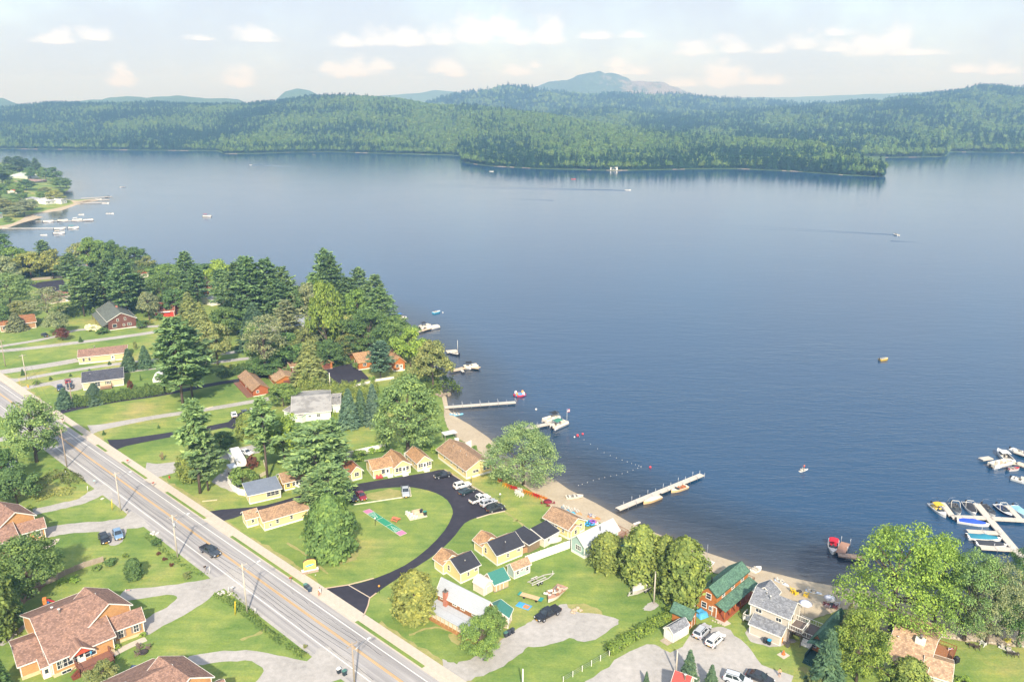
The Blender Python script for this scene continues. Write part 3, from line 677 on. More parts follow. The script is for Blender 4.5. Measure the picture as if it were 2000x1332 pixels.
def pine(seed,H=24,rad=6,base=.25,sparse=.0,leaf=.42,taper=.58):
    r = np.random.RandomState(seed); C_,N_,U_ = [],[],[]; mb = MB()
    bend = r.uniform(-.5,.5,2)
    mb.tube([(0,0,-.4),(bend[0] * .4,bend[1] * .4,H * .3),(bend[0],bend[1],H * .65),(bend[0] * .8,bend[1] * .8,H * .97)],[H * .016,H * .013,H * .008,H * .001],7)
    z = base * H; side = r.uniform(.75,1.15,8)
    while z < H * .985:
        t = (z / H - base) / (1 - base); L = rad * (min(1,.55 + t * 1.6) if t < .28 else (1 - (t - .28) / .72) ** taper + .04)
        nb = r.randint(4,7) if t < .85 else 4
        a0 = r.uniform(0,6.28)
        for k in range(nb):
            if r.uniform() < sparse: continue
            a = a0 + 6.283 * k / nb + r.uniform(-.3,.3); l = L * r.uniform(.55,1.12) * side[int(a / .7854) % 8]
            if l < .4: l = .4
            rise = (.10 + .55 * max(0,t - .55)) * l + r.uniform(-.3,.3); dirv = np.array([math.cos(a),math.sin(a),0])
            p0 = np.array([bend[0] * z / H,bend[1] * z / H,z]); p1 = p0 + dirv * l + np.array([0,0,rise])
            if l > 1.5 and t < .8: mb.tube([p0,p0 + dirv * l * .5 + np.array([0,0,rise * .2]),p1],[.11,.07,.02],4,cap=False)
            m = int(26 + 34 * (l / rad)); s = r.uniform(.3,1.05,m) ** .8; w = .30 * l * (1 - s * .45) + .25
            lat = r.uniform(-1,1,m) * w; per = np.array([-dirv[1],dirv[0],0])
            p = p0 + dirv * (s * l)[:,None] + per * lat[:,None]; p[:,2] += rise * s ** 2 + r.normal(size=m) * .16 + .16 * (1 - np.abs(lat) / np.maximum(w,.01))
            C_.append(p); N_.append(np.tile([0,0,.95],(m,1)) + unit(r,m) * .75); U_.append(dirv * .8 + per * np.sign(lat)[:,None] * .6 + np.array([0,0,.3]))
        z += H * r.uniform(.034,.055) * (1 - .35 * t)
    C_,N_,U_ = map(np.concatenate,(C_,N_,U_))
    return leaf_mesh('crown',C_,N_,r.uniform(.65,1.25,len(C_)) * leaf,M['leaf'],1.7,seed,U_),mb,H,rad
def spruce(seed,H=14,rad=3.4,base=.03,leaf=.34,full=1.0):
    r = np.random.RandomState(seed); C_,N_,U_ = [],[],[]; mb = MB()
    mb.tube([(0,0,-.3),(0,0,H * .5),(0,0,H * .98)],[H * .018,H * .011,.02],6)
    z = base * H
    while z < H * .99:
        t = (z / H - base) / (1 - base); L = rad * (1 - t) ** .85 + .12; nb = max(5,int(13 * (1 - t) + 5)); a0 = r.uniform(0,6.28)
        for k in range(nb):
            a = a0 + 6.283 * k / nb + r.uniform(-.2,.2); l = L * r.uniform(.72,1.12); dirv = np.array([math.cos(a),math.sin(a),0]); per = np.array([-dirv[1],dirv[0],0])
            m = int((7 + 20 * l / rad) * full); s = r.uniform(.25,1.0,m) ** .7; w = .22 * l * (1.1 - s) + .1; lat = r.uniform(-1,1,m) * w
            p = np.array([0,0,z]) + dirv * (s * l)[:,None] + per * lat[:,None]; p[:,2] += -.28 * l * s + .16 * l * s ** 3 + r.normal(size=m) * .07
            C_.append(p); N_.append(dirv * .45 + np.tile([0,0,.8],(m,1)) + unit(r,m) * .5); U_.append(dirv + per * np.sign(lat)[:,None] * .5 + np.array([0,0,-.15]))
        z += H * .036 * (1 - .4 * t)
    C_,N_,U_ = map(np.concatenate,(C_,N_,U_))
    return leaf_mesh('crown',C_,N_,r.uniform(.6,1.2,len(C_)) * leaf,M['leaf'],1.5,seed,U_),mb,H,rad
def cedar(seed,H=10,rad=2.8,base=.03,n=5200,leaf=.26,point=1.0):
    """upright arborvitae: dense egg-shaped crown of small sprays"""
    r = np.random.RandomState(seed); mb = MB(); mb.tube([(0,0,-.3),(0,0,H * .45),(0,0,H * .9)],[H * .03,H * .018,.02],7)
    t = r.uniform(0,1,n) ** .9; a = r.uniform(0,6.283,n)
    prof = np.where(t < .3,.72 + .28 * (t / .3) ** .6,(1 - ((t - .3) / .7) ** (1.9 + point)) ** .62)
    lump = 1 + .13 * np.sin(4 * a + 5 * t * 3 + seed) + .12 * np.sin(9 * a - 13 * t + seed * 3) + .08 * np.sin(17 * a + 23 * t)
    R_ = rad * np.maximum(prof,.03) * lump * r.uniform(.72,1.05,n)
    p = np.stack([np.cos(a) * R_,np.sin(a) * R_,H * (base + (1 - base) * t) + r.normal(size=n) * .15],1)
    nrm = np.stack([np.cos(a),np.sin(a),.35 + .9 * np.clip(t - .5,0,1)],1) + unit(r,n) * .7
    return leaf_mesh('crown',p,nrm,r.uniform(.6,1.3,n) * leaf,M['leaf'],1.1,seed),mb,H,rad
PROTO = {}
def proto(kind,made,bark='bark'):
    crown,mb,H,rad = made; PROTO.setdefault(kind,[]).append((crown,mb.mesh('trunk',M[bark]),H,rad))
for k in range(4): proto('broad',broad(10 + k,base=.13,nclump=56 + 4 * k,per=125,leaf=.3,clump=(.8,1.6)))
for k in range(3): proto('maple',broad(20 + k,H=16,rad=6.5,base=.05,nclump=140,per=170,leaf=.25,clump=(.6,1.25)))
for k in range(2): proto('airy',broad(30 + k,H=20,rad=8,base=.02,nclump=210,per=200,leaf=.2,open_=.05,clump=(.5,1.1)))
proto('willow',broad(36,H=18,rad=8.6,base=.03,nclump=230,per=200,leaf=.2,clump=(.55,1.15)))
for k in range(2): proto('birch',broad(40 + k,H=13,rad=3.6,base=.3,nclump=30,per=80,leaf=.30,open_=.25),'bark_birch')
for k in range(3): proto('pine',pine(50 + k,leaf=.36))
for k in range(2): proto('open_pine',pine(55 + k,rad=7.5,base=.25,sparse=.2,leaf=.36,taper=.5))
proto('thin_pine',pine(60,H=24,rad=4.6,base=.42,sparse=.3)); proto('thin_pine',pine(61,H=24,rad=4.2,base=.35,sparse=.25))
for k in range(2): proto('spruce',spruce(70 + k))
for k in range(2): proto('cedar',cedar(80 + k))
proto('round',cedar(90,H=10,rad=4.4,base=.02,n=8000,leaf=.34,point=.4))
proto('bush',broad(95,H=2.4,rad=1.5,base=0,nclump=22,per=60,leaf=.16)); proto('bush',broad(96,H=2.2,rad=1.6,base=0,nclump=20,per=60,leaf=.17))
proto('dead',broad(97,H=20,rad=5,base=.25,nclump=56,per=80,leaf=.24,open_=.1))
GREEN = dict(pine='5c7250',pine2='6a8159',pinelight='72875c',spruce='526852',blue='5a7060',broad='5f7546',dark='536b43',mid='687e46',bright='7a9046',lime='80944a',yellow='939858',olive='777d52',cedar='829050',cedardark='5f6c3e',willow='6e8455',grey='7a8263',red='6f4a3e',dead='83795e',silver='7a8f64')
TREES = []
def tree(kind,bx,by,top,wpx,col,label,cat='tree',group=None,name=None,base=None,v=None):
    p = at(bx,by) if base is None else base
    h = height_to(p,top); w = width_m(p,wpx)
    pr = PROTO[kind]; crown,trunk,H,rad = pr[(v if v is not None else len(TREES)) % len(pr)]
    nm = name or {'pine': 'pine_tree','open_pine': 'pine_tree','thin_pine': 'pine_tree','spruce': 'spruce_tree','cedar': 'cedar_tree','round': 'round_tree','birch': 'birch_tree','willow': 'willow_tree','bush': 'shrub','maple': 'maple_tree','dead': 'bare_tree'}.get(kind,'leafy_tree')
    root = empty(nm,p,random.uniform(0,6.28),label,cat,group); TREES.append(root)
    sx = w / (2 * rad) / (1.0 if kind in ('cedar','round','spruce') else 1.08); sz = h / H
    o = link('crown',crown,root); o.scale = (sx,sx,sz); c = lin(GREEN.get(col,col)); j = random.uniform(.9,1.1) * (1.45 if col not in ('yellow','lime','cedar','red') else 1.08); o.color = (c[0] * j,c[1] * j * random.uniform(.97,1.06),c[2] * j,1)
    t = link('trunk',trunk,root); t.scale = (min(sx,sz),min(sx,sz),sz)
    return root
FAR = 'trees on the far left headland'
T = [
 # kind, base x, base y, top y, width, colour, label
 ('maple',797,888,728,138,'willow','huge broad maple between the spruces and the two porch cottages'),
 ('willow',1022,946,826,150,'silver','broad silvery willow leaning over the beach beside the long yellow cottage'),
 ('round',648,1087,968,90,'broad','dense dark egg shaped tree on the resort lawn right of the big pine'),
 ('cedar',810,1208,1117,78,'yellow','round yellow green tree with a pale trunk at the corner of the white roofed farmhouse'),
 ('maple',940,1282,1205,84,'mid','bushy bright green tree in front of the white roofed farmhouse'),
 ('broad',962,1258,1185,50,'broad','taller green tree close against the gable of the white roofed farmhouse'),
 ('cedar',1185,1110,1042,62,'cedar','smallest yellow green cedar in front of the white roofed teal house'),
 ('cedar',1250,1138,1028,74,'cedar','tall yellow green cedar over the teal roof, left of the cedar clump'),
 ('cedar',1296,1150,1048,58,'cedar','narrow yellow green cedar squeezed between two bigger cedars'),
 ('cedar',1332,1175,1052,88,'cedar','largest yellow green cedar beside the log house'),
 ('airy',1740,1232,1012,205,'bright','largest spreading green tree over the sand behind the brown roofed house'),
 ('airy',1822,1222,1040,135,'bright','yellow green tree leaning over the sand between the largest tree and the stone edging'),
 ('airy',1882,1250,1058,128,'willow','tall pale trunked tree on the stone edging near the marina walkway'),
 ('airy',1926,1256,1085,120,'grey','grey green tree on the stone edging with a forked pale trunk'),
 ('maple',1986,1262,1150,90,'dark','dark tree at the right edge beside the white surfboard lawn'),
 ('airy',1985,1200,1066,90,'dark','dark leafy tree at the right edge behind the forked tree'),
 ('maple',1672,1330,1190,112,'lime','lime green maple beside the green roofed cabin'),
 ('spruce',1612,1340,1228,74,'spruce','dark spruce hiding the side of the green roofed cabin'),
 ('spruce',1655,1248,1178,44,'olive','brown tipped spruce rising behind the lime green maple'),
 ('broad',1600,1345,1318,50,'olive','low leafy bush tree at the foot of the dark spruce'),
 ('cedar',1773,1352,1288,66,'cedar','round yellow green tree against the wall of the brown roofed house'),
 ('spruce',1345,1326,1268,38,'spruce','small full spruce behind the red roof at the bottom edge'),
 ('spruce',1388,1345,1297,32,'spruce','small spruce at the bottom edge right of the red roof'),
 ('spruce',1262,1338,1310,15,'spruce','tiny spruce at the bottom edge left of the red roof'),
 ('spruce',683,833,758,50,'blue','leftmost blue green spruce of three beside the pale green house'),
 ('spruce',706,826,760,40,'spruce','middle dark spruce of three beside the pale green house'),
 ('spruce',730,828,749,44,'blue','right hand blue spruce of three, touching the huge maple'),
 ('broad',554,794,748,46,'mid','round leafy tree at the left end of the tall hedge'),
 ('cedar',487,857,806,36,'cedar','clipped round yellow green conifer by the dark parking pad'),
 ('thin_pine',523,938,778,62,'pinelight','thin tall conifer with a bare trunk behind the camper trailer'),
 ('broad',556,900,808,66,'bright','pale green leafy tree between the thin conifer and the big pine'),
 ('open_pine',618,948,826,132,'pinelight','big light green pine spreading over the motel row'),
 ('open_pine',655,935,820,90,'pine2','second big pine right behind the spreading pine over the motel row'),
 ('open_pine',650,1010,905,118,'pinelight','low spreading pine over the cottage behind the egg shaped tree'),
 ('open_pine',615,1000,930,80,'pinelight','pine boughs hanging over the brown roofed cottage by the road'),
 ('thin_pine',391,963,782,70,'pinelight','tall half bare pine on the verge lawn with browned lower branches'),
 ('pine',407,958,838,76,'pine2','shorter full pine standing right of the half bare pine'),
 ('cedar',372,938,882,34,'cedar','young yellow green tree at the foot of the half bare pine'),
 ('broad',432,882,842,40,'dark','dark leafy tree behind the two verge pines'),
 ('pine',358,796,620,104,'pine2','tallest pine on the long lawn, left of two trunks'),
 ('pine',376,775,640,110,'pine','darker pine on the long lawn, right of two trunks'),
 ('spruce',253,722,680,26,'spruce','left one of two small spruces beside the tan house'),
 ('spruce',285,718,674,26,'spruce','right one of two small spruces beside the tan house'),
 ('spruce',128,794,757,30,'blue','small blue spruce beside a roadside pole at the end of the hedge'),
 ('spruce',186,786,748,36,'blue','blue spruce rising from the hedge below the grey roofed house'),
 ('maple',72,902,772,84,'willow','roadside tree with a thick split pale trunk on the left'),
 ('broad',34,984,908,62,'dark','rounded dark shrub tree beside the trampoline'),
 ('broad',8,965,870,50,'dark','dark leafy tree cut by the left edge below the trampoline'),
 ('maple',62,1166,1040,104,'broad','maple with two trunks in front of the orange brick house'),
 ('cedar',-6,1245,1120,62,'cedardark','tall dark cedar cut by the left edge below the maple with two trunks'),
 ('broad',15,1232,1168,50,'dark','dark bushy tree beside the cedar at the left edge'),
 ('cedar',263,1130,1091,24,'dark','small round clipped tree alone on the lawn'),
 ('broad',205,1342,1292,44,'olive','small olive tree beside the deck of the orange brick house'),
 ('spruce',2,1350,1262,34,'dark','dark conifer in the bottom left corner'),
 # the grove
 ('spruce',605,754,668,62,'olive','full olive spruce in front of the log garage'),
 ('pine',743,742,666,68,'blue','blue green pine in front of the big log house'),
 ('broad',802,716,640,50,'bright','yellow green tree at the right end of the big log house'),
 ('broad',846,762,664,76,'olive','waterside olive tree by the curved dock'),
 ('maple',722,700,604,84,'dark','big round dark tree behind the big log house'),
 ('maple',775,700,612,70,'broad','fresh green round tree at the waterside right of the big round dark tree'),
 ('birch',672,695,612,44,'olive','white stemmed birch left of the big round dark tree'),
 ('broad',640,700,548,52,'lime','brightest lime green tree in the middle of the grove'),
 ('birch',658,650,566,46,'grey','pale branched birch behind the lime green tree'),
 ('pine',638,615,487,62,'pine2','tallest pine standing alone at the water behind the grove'),
 ('pine',652,618,497,54,'pine','second tall pine just right of the tallest waterside pine'),
 ('broad',634,615,530,72,'broad','green tree beneath the two tall waterside pines'),
 ('pine',706,620,522,48,'pine2','pine at the water between the tall pair and the round topped pine'),
 ('pine',735,640,537,58,'pine2','round topped waterside pine at the right end of the grove'),
 ('pine',738,665,562,62,'pine2','lower waterside pine in front of the round topped pine'),
 ('pine',682,655,542,62,'pine','dark pine in the centre of the grove'),
 ('broad',606,640,545,50,'grey','grey green tree left of the lime green tree'),
 ('broad',700,660,560,44,'mid','green tree in a gap between the grove pines'),
 ('broad',592,712,642,48,'olive','olive tree right of the pale lakeside house'),
 ('pine',565,680,585,56,'grey','grey green pine in front of the pale lakeside house'),
 ('dead',520,735,608,62,'grey','thin half dead tree at the end of the gravel lanes'),
 ('broad',498,720,628,30,'mid','two stemmed slender tree at the end of the gravel lanes'),
 ('broad',560,718,650,60,'dark','dark leafy tree behind the small brown shed'),
 ('broad',640,715,665,50,'dark','dark leafy tree over the log garage'),
 ('broad',520,735,695,56,'dark','low dark tree left of the small brown shed'),
 ('pine',475,640,512,66,'pine','left pine of the dense dark group on the shore'),
 ('pine',500,645,502,74,'pine','tallest pine of the dense dark group on the shore'),
 ('pine',526,640,505,70,'pine','narrow pine right of centre in the dense dark group'),
 ('pine',560,640,520,62,'pine2','right pine of the dense dark group on the shore'),
 ('pine',455,630,530,56,'pine2','small pine at the left side of the dense dark group'),
 ('pine',545,655,545,60,'pine','lower pine in front of the dense dark group'),
 ('spruce',500,680,590,58,'spruce','dark spruce below the dense pine group'),
 ('spruce',400,690,590,52,'olive','olive spruce behind the tallest lawn pine'),
 ('broad',425,712,625,50,'olive','leafy tree right of the tallest lawn pine'),
 ('broad',445,660,600,46,'broad','rounded tree behind the gravel lanes left of the pines'),
 ('pine',372,588,492,54,'pine2','tall layered pine left of the brown lakeside roof'),
 ('pine',388,600,520,50,'pine','dark pine in front of the brown lakeside roof'),
 ('broad',406,560,512,38,'dark','dark tree at the water right of the tall layered pine'),
 ('broad',432,570,508,44,'bright','pale green tree at the water behind the brown lakeside roof'),
 ('pine',438,600,525,50,'pine','pine between the brown lakeside roof and the dense group'),
 ('broad',326,552,513,50,'mid','round bright tree at the water left of the tall layered pine'),
 ('maple',322,592,530,62,'broad','large round tree behind the red barn'),
 ('spruce',372,640,570,44,'olive','olive conifer right of the red barn'),
 ('broad',292,625,570,32,'grey','slim grey green tree left of the red barn'),
 ('pine',165,618,522,62,'pine2','wide pine left of the green roofed brown house'),
 ('pine',208,612,515,52,'pine','dark pine behind the green roofed brown house'),
 ('pine',250,620,508,66,'pine','broad dark pine right behind the green roofed brown house'),
 ('pine',186,610,540,50,'pine2','low pine close behind the green roofed brown house'),
 ('pine',278,612,535,44,'pine','slender dark pine left of the red barn'),
 ('broad',184,535,462,40,'mid','tallest light green tree on the shore left of the pines'),
 ('broad',204,535,470,30,'broad','second tall slim tree on the left shore'),
 ('broad',222,530,470,32,'dark','dark slim tree on the left shore beside the water'),
 ('broad',240,530,478,30,'broad','green slim tree right of the dark one on the left shore'),
 ('broad',268,528,482,38,'dark','dark leaning tree at the water left of the orange boathouse roof'),
 ('broad',288,532,500,26,'olive','small bushy tree beside the orange boathouse roof'),
 ('broad',160,530,474,34,'olive','olive tree left of the tallest light green shore tree'),
 ('pine',140,560,495,46,'pine2','pine above the black car park'),
 ('pine',92,530,469,38,'pine2','small pine sticking up over the leafy trees at the left'),
 ('broad',105,545,488,48,'yellow','yellow green tree over the wall of the black car park'),
 ('broad',62,545,492,52,'yellow','yellow green rounded tree left of the car park wall'),
 ('broad',30,540,478,56,'mid','leafy green tree near the left edge by the bay'),
 ('broad',6,520,453,44,'dark','dark tree at the left edge by the bay'),
 ('maple',22,600,532,72,'willow','large pale green tree at the left edge above the brown roofed bungalow'),
 ('broad',8,560,500,50,'grey','grey green tree at the left edge'),
 ('dead',96,632,560,56,'grey','half dead white limbed tree in front of the brown motel roof'),
 ('broad',45,620,585,40,'olive','olive tree behind the brown roofed bungalow'),
 ('spruce',33,645,610,34,'grey','grey conifer in front of the brown roofed bungalow'),
 ('broad',112,655,608,34,'grey','small grey green tree below the half dead tree'),
 ('broad',5,640,590,30,'dark','dark tree behind the bungalow at the left edge'),
 ('broad',122,665,640,22,'red','small dark red leaved tree by the gravel drive'),
 ('broad',170,560,520,36,'dark','dark tree in front of the grey roofed shore house'),
 ('broad',225,565,525,40,'broad','green tree right of the grey roofed shore house'),
 ('broad',345,612,560,40,'dark','dark tree behind the right end of the red barn'),
 ('broad',455,560,515,36,'broad','leafy tree at the water left of the dense pine group'),
 ('pine',480,560,500,40,'pine2','pine top at the water behind the dense group'),
 ('broad',582,640,560,40,'dark','dark tree between the dense pines and the grove'),
 ('broad',760,668,618,40,'dark','small dark waterside tree below the lower waterside pine'),
 ('maple',690,700,640,50,'olive','olive tree between the birch and the big round dark tree'),
 ('broad',615,690,628,44,'grey','grey tree beside the pale lakeside house'),
 ('broad',470,645,600,50,'dark','dark underwood tree below the dense pines'),
 ('broad',830,722,668,44,'bright','light green tree leaning to the water by the big log house'),
]
for t in T:
    t = list(t)
    if t[1] < 640 + 60 * (t[2] < 720) or t[2] < 720: t[4] *= 1.32
    tree(*t)
# the headland across the bay
r = random.Random(4)
spots = [(22,340,306,40,'pine'),(40,345,305,44,'pine'),(72,348,308,24,'pine'),(8,345,318,40,'broad'),(90,352,326,28,'broad'),(105,356,327,36,'dark'),(118,368,346,34,'broad'),(130,368,347,22,'dark'),
         (60,350,325,24,'dark'),(20,372,352,36,'broad'),(52,372,350,34,'dark'),(5,362,330,36,'broad'),(34,378,356,30,'mid'),(88,378,366,26,'olive'),(110,396,371,34,'yellow'),(84,390,372,26,'mid'),(22,412,384,52,'willow'),(48,420,392,46,'grey'),(8,418,388,44,'olive'),
         (30,424,400,40,'grey'),(62,412,388,28,'grey'),(16,434,424,18,'broad'),(74,338,318,24,'pine'),(56,335,310,30,'pine'),(2,388,360,34,'broad'),(40,395,370,30,'broad'),(-20,400,345,50,'broad'),(-15,365,312,50,'pine'),(121,380,368,16,'dark')]
names_ = {'pine': 'pine','broad': 'green leafy tree','dark': 'dark leafy tree','mid': 'bright leafy tree','olive': 'olive tree','yellow': 'yellow green tree','willow': 'pale green tree','grey': 'grey green tree'}
where = ['left of the pale domed roof','highest above the pale domed roof','right of the tall pines','at the left edge of the headland','right of the pale domed roof','big and round near the tip','at the very tip of the headland','small, last at the tip','in front of the pale domed roof','at the lawn\'s left side','at the lawn\'s near side','behind the left edge houses','beside the red roof','beside the white shore house','bright beside the white shore house',
         'in front of the white houses','low by the curved lawn path','nearest the headland beach','wide at the left edge above the beach','nearest the curved lawn path','beside the curved lawn','small by the stacked canoes','second of the high pines','third of the high pines','at the left edge halfway down','in the middle of the headland','cut by the left edge','tall at the left edge','tiny at the shore of the tip']
for (bx,by,tp,w,k),wh in zip(spots,where):
    tree('pine' if k == 'pine' else 'broad',bx,by,tp,w,k,f'{names_[k]} on the headland, {wh}')
# young trees and shrubs one can count
sh = [(52,1055,1040,18,'dark','small round bush against the orange brick house at the left edge'),(305,1064,1050,20,'dark','bush in the ditch by the road sign post'),(366,1128,1117,18,'olive','low brown green bush near the driveway mouth'),(335,1105,1099,10,'red','dark red small bush nearest the driveway mouth'),(322,1094,1088,9,'red','middle dark red small bush on the verge lawn'),(310,1083,1077,9,'red','dark red small bush farthest up the verge lawn'),
      (216,1103,1090,24,'dark','dark bush at the end of the grey board fence'),(190,1112,1104,20,'mid','green bush in front of the grey board fence'),(145,1135,1124,22,'bright','bright green plants beside the grey board fence'),(122,1138,1130,20,'bright','low bright plants left of the fence plants'),
      (158,668,657,9,'dark','small shrub by the gravel drive below the brown house'),(45,733,720,9,'dark','small dark shrub by the left pole'),(99,742,735,7,'dark','tiny spruce on the grass strip by the lane'),(138,735,729,6,'dark','tiniest spruce seedling on the grass strip'),(214,712,704,7,'spruce','thin seedling in front of the tan house'),(175,726,720,6,'spruce','seedling between the two lanes'),
      (72,752,742,12,'mid','shrub beside the yellow hydrant on the lawn corner'),(255,760,742,12,'red','brownish bush at the end of the grey roofed house'),(275,743,730,4,'dark','thin columnar seedling behind the grey roofed house'),(265,683,665,8,'olive','spindly young tree behind the tan house'),(305,678,668,6,'olive','bare seedling right of the tan house'),
      (164,704,698,12,'dark','left round shrub at the wall of the tan house'),(177,702,696,11,'dark','middle round shrub at the wall of the tan house'),(189,699,693,10,'dark','right round shrub at the wall of the tan house'),(158,697,692,9,'mid','corner shrub at the tan house'),(203,849,840,7,'dark','tiny columnar shrub beside the driveway mouth'),(310,836,829,6,'dark','tiny columnar shrub on the long lawn'),
      (317,898,882,8,'dead','bare sapling on the lawn with a mulch ring'),(278,640,625,26,'dark','dark bush at the corner of the green roofed house'),(200,652,640,26,'dark','dark hedge bush in front of the green roofed house'),(180,646,632,22,'e4dcc0','white flowering bush at the corner of the green roofed house'),(192,650,638,18,'e4dcc0','second white flowering bush in front of the green roofed house'),(290,635,622,14,'yellow','yellow flowering bush by the green roofed house'),
      (312,625,612,18,'dark','round bush against the red barn'),(565,738,708,7,'mid','slim columnar cedar beside the log garage'),(690,715,699,8,'mid','left clipped cedar at the wall of the big log house'),(695,722,706,9,'mid','right clipped cedar at the wall of the big log house'),(727,748,732,14,'mid','clipped bush below the blue green pine'),(650,816,801,6,'bright','left slim cedar on the pale green house wall'),(655,815,800,6,'bright','right slim cedar on the pale green house wall'),
      (712,778,767,6,'mid','left tiny cedar behind the spruces'),(720,777,765,6,'mid','right tiny cedar behind the spruces'),(476,950,910,46,'mid','broad leafy bush at the bend of the white fence'),(492,915,890,26,'red','dark red bush beside the camper trailer'),(700,900,878,30,'mid','bushes along the white fence behind the end cottage'),(735,880,868,40,'bright','low bright shrubs by the white fence above the porch cottage'),(835,880,862,20,'mid','shrubs between the right porch cottage and the long yellow cottage'),(848,884,872,16,'bright','pale shrub at the end of the long yellow cottage'),
      (1880,1342,1318,26,'bright','flower bed shrub at the deck of the brown roofed house'),(596,1264,1258,10,'olive','potted shrub at the driveway end of the flower strip'),(1455,1205,1190,10,'dark','small shrub between the log house and the grey house'), 
      (60,1000,985,14,'lime','yellow weeds beside the gravel track'),(245,1088,1080,12,'lime','small planter shrub on the lawn by the parked blue hatchback'),(955,875,866,12,'mid','beach grass clump beyond the long yellow cottage'),(927,880,868,10,'mid','shrub at the lake end of the long yellow cottage'),(230,1250,1240,14,'mid','flower bed bush by the front path of the orange brick house'),(280,1243,1234,12,'bright','corner plant bed of the orange brick house'),(228,1268,1258,14,'bright','green plant beside the bay window of the orange brick house')]
for bx,by,tp,w,k,lab in sh:
    if lab: tree('bush' if w > 9 or k in ('lime','red','mid','olive','dead') else 'spruce',bx,by,tp,w,k,lab,'shrub',name='shrub')
# hedges: one continuous clipped body each
def hedge(px,h,w,col,label,leaf=.22,per=34,name='hedge'):
    P = smooth([at(*p) for p in px],5); P = resample(P,.8); r = np.random.RandomState(len(TREES)); Cc,Nn = [],[]
    for i,p in enumerate(P):
        hh = h * (1 + .16 * math.sin(i * 1.7) + .12 * r.normal()) ; ww = w * (1 + .12 * math.sin(i * .9))
        m = int(per * (h + w)); a = r.uniform(-.15,math.pi + .15,m); rr = r.uniform(.8,1.05,m)
        d = P[min(i + 1,len(P) - 1)] - P[max(0,i - 1)]; d.normalize(); nrm = np.array([-d.y,d.x,0])
        cx = np.cos(a) * ww / 2 * rr; cz = np.abs(np.sin(a)) ** .6 * hh * rr
        cz = np.where(r.uniform(size=m) < .35,r.uniform(0,hh,m),cz)
        q = np.array(p) + nrm * cx[:,None] + np.array([0,0,1]) * cz[:,None] + np.array(d) * r.uniform(-.6,.6,m)[:,None]
        Cc.append(q); Nn.append(nrm * np.cos(a)[:,None] + np.array([0,0,1]) * (np.abs(np.sin(a)) + .2)[:,None] + unit(r,m) * .7)
    o = link(name,leaf_mesh(name,np.concatenate(Cc),np.concatenate(Nn),r.uniform(.6,1.3,sum(map(len,Cc))) * leaf,M['leaf'],1.3,3)); o.color = lin(GREEN.get(col,col))
    TREES.append(o); return tag(o,label,None if 'weed' in name else 'hedge',None,'stuff' if 'weed' in name else None)
hedge([(150,793),(200,786),(260,776),(325,766),(330,758)],3.4,3.2,'broad','long bushy hedge between the grey roofed house and the black driveway')
hedge([(590,768),(640,775),(690,776),(735,777)],5.2,3.6,'cedar','tall clipped cedar hedge behind the pale green house')
hedge([(630,700),(660,698),(690,694)],3.2,2.4,'dark','dark hedge between the log garage and the big log house')
hedge([(430,738),(470,728),(510,722),(560,712)],3.2,4,'dark','dark thicket behind the brown log cabin')
hedge([(1190,1275),(1225,1255),(1265,1232),(1308,1205)],1.9,1.9,'bright','leafy vine hedge running down to the log shed')
hedge([(425,1162),(470,1190),(520,1232),(570,1268),(592,1280)],.6,1.6,'mid','strip of wild flowers and weeds along the roadside ditch',.2,11,'weed_strip')
hedge([(285,1045),(320,1075),(360,1105),(398,1122)],.35,1.2,'mid','strip of long ditch grass beside the road shoulder',.18,9,'weed_strip')
hedge([(448,1158),(478,1185),(500,1205)],.3,1.4,'bright','bright grass line in the ditch by the white stones',.16,20,'weed_strip')
hedge([(60,960),(90,940),(120,925),(150,945)],.9,4.5,'olive','overgrown weedy corner beside the road',.24,10,'weed_strip')
hedge([(70,975),(100,965),(140,960)],.8,4,'yellow','patch of yellow goldenrod in the weedy corner',.2,9,'weed_strip')
hedge([(695,893),(730,878),(755,870)],.9,1.8,'bright','green shrub line along the inside of the white fence',.2,22)

def undergrowth(px,w,h,col,label):
    o = hedge(px,h,w,col,label,.4,5,'undergrowth'); o['kind'] = 'stuff'; o['category'] = 'undergrowth'
undergrowth([(600,690),(640,690),(690,680),(740,672)],34,4,'dark','dark underwood beneath the trees of the grove')
undergrowth([(440,640),(490,632),(540,628),(590,650)],40,4,'dark','dark underwood beneath the dense pine group')
undergrowth([(150,600),(210,600),(280,590),(350,575)],34,4,'broad','underwood beneath the pines at the left shore')
undergrowth([(0,545),(60,535),(130,530),(230,530),(300,540)],26,5,'broad','bushy undergrowth along the left shore')
undergrowth([(800,735),(835,745),(862,770)],14,3,'mid','bushes on the bank below the big log house')
# ------------------------------------------------------------------ far-off woods: one mass per hill
def mini(name,cen,size,seed,conif):
    r = np.random.RandomState(seed)
    if conif:
        n = 120; t = r.uniform(0,1,n) ** .8; a = r.uniform(0,6.28,n); R_ = 3.6 * (1 - t ** 1.5) ** .8 * r.uniform(.6,1.1,n) + .3
        p = np.stack([np.cos(a) * R_,np.sin(a) * R_,1.5 + 16 * t],1); nr = np.stack([np.cos(a),np.sin(a),np.full(n,.9)],1) + unit(r,n) * .4; s = r.uniform(.7,1.3,n) * (1.45 - .8 * t)
    else:
        n = 130; q = unit(r,n); q[:,2] = np.abs(q[:,2]) - .25 * (r.uniform(size=n) < .4); rr = r.uniform(.75,1.08,n) * (1 + .2 * np.sin(4 * np.arctan2(q[:,1],q[:,0]) + seed))
        p = q * rr[:,None] * np.array([4.6,4.6,5.2]) + np.array([0,0,7.5]); nr = q + unit(r,n) * .55; s = r.uniform(.8,1.5,n) * 1.1
    o = bpy.data.objects.new(name,leaf_mesh(name,p,nr,s,M['leaf_far'],1.1,seed)); return o
forest_col = bpy.data.collections.new('forest_kinds')
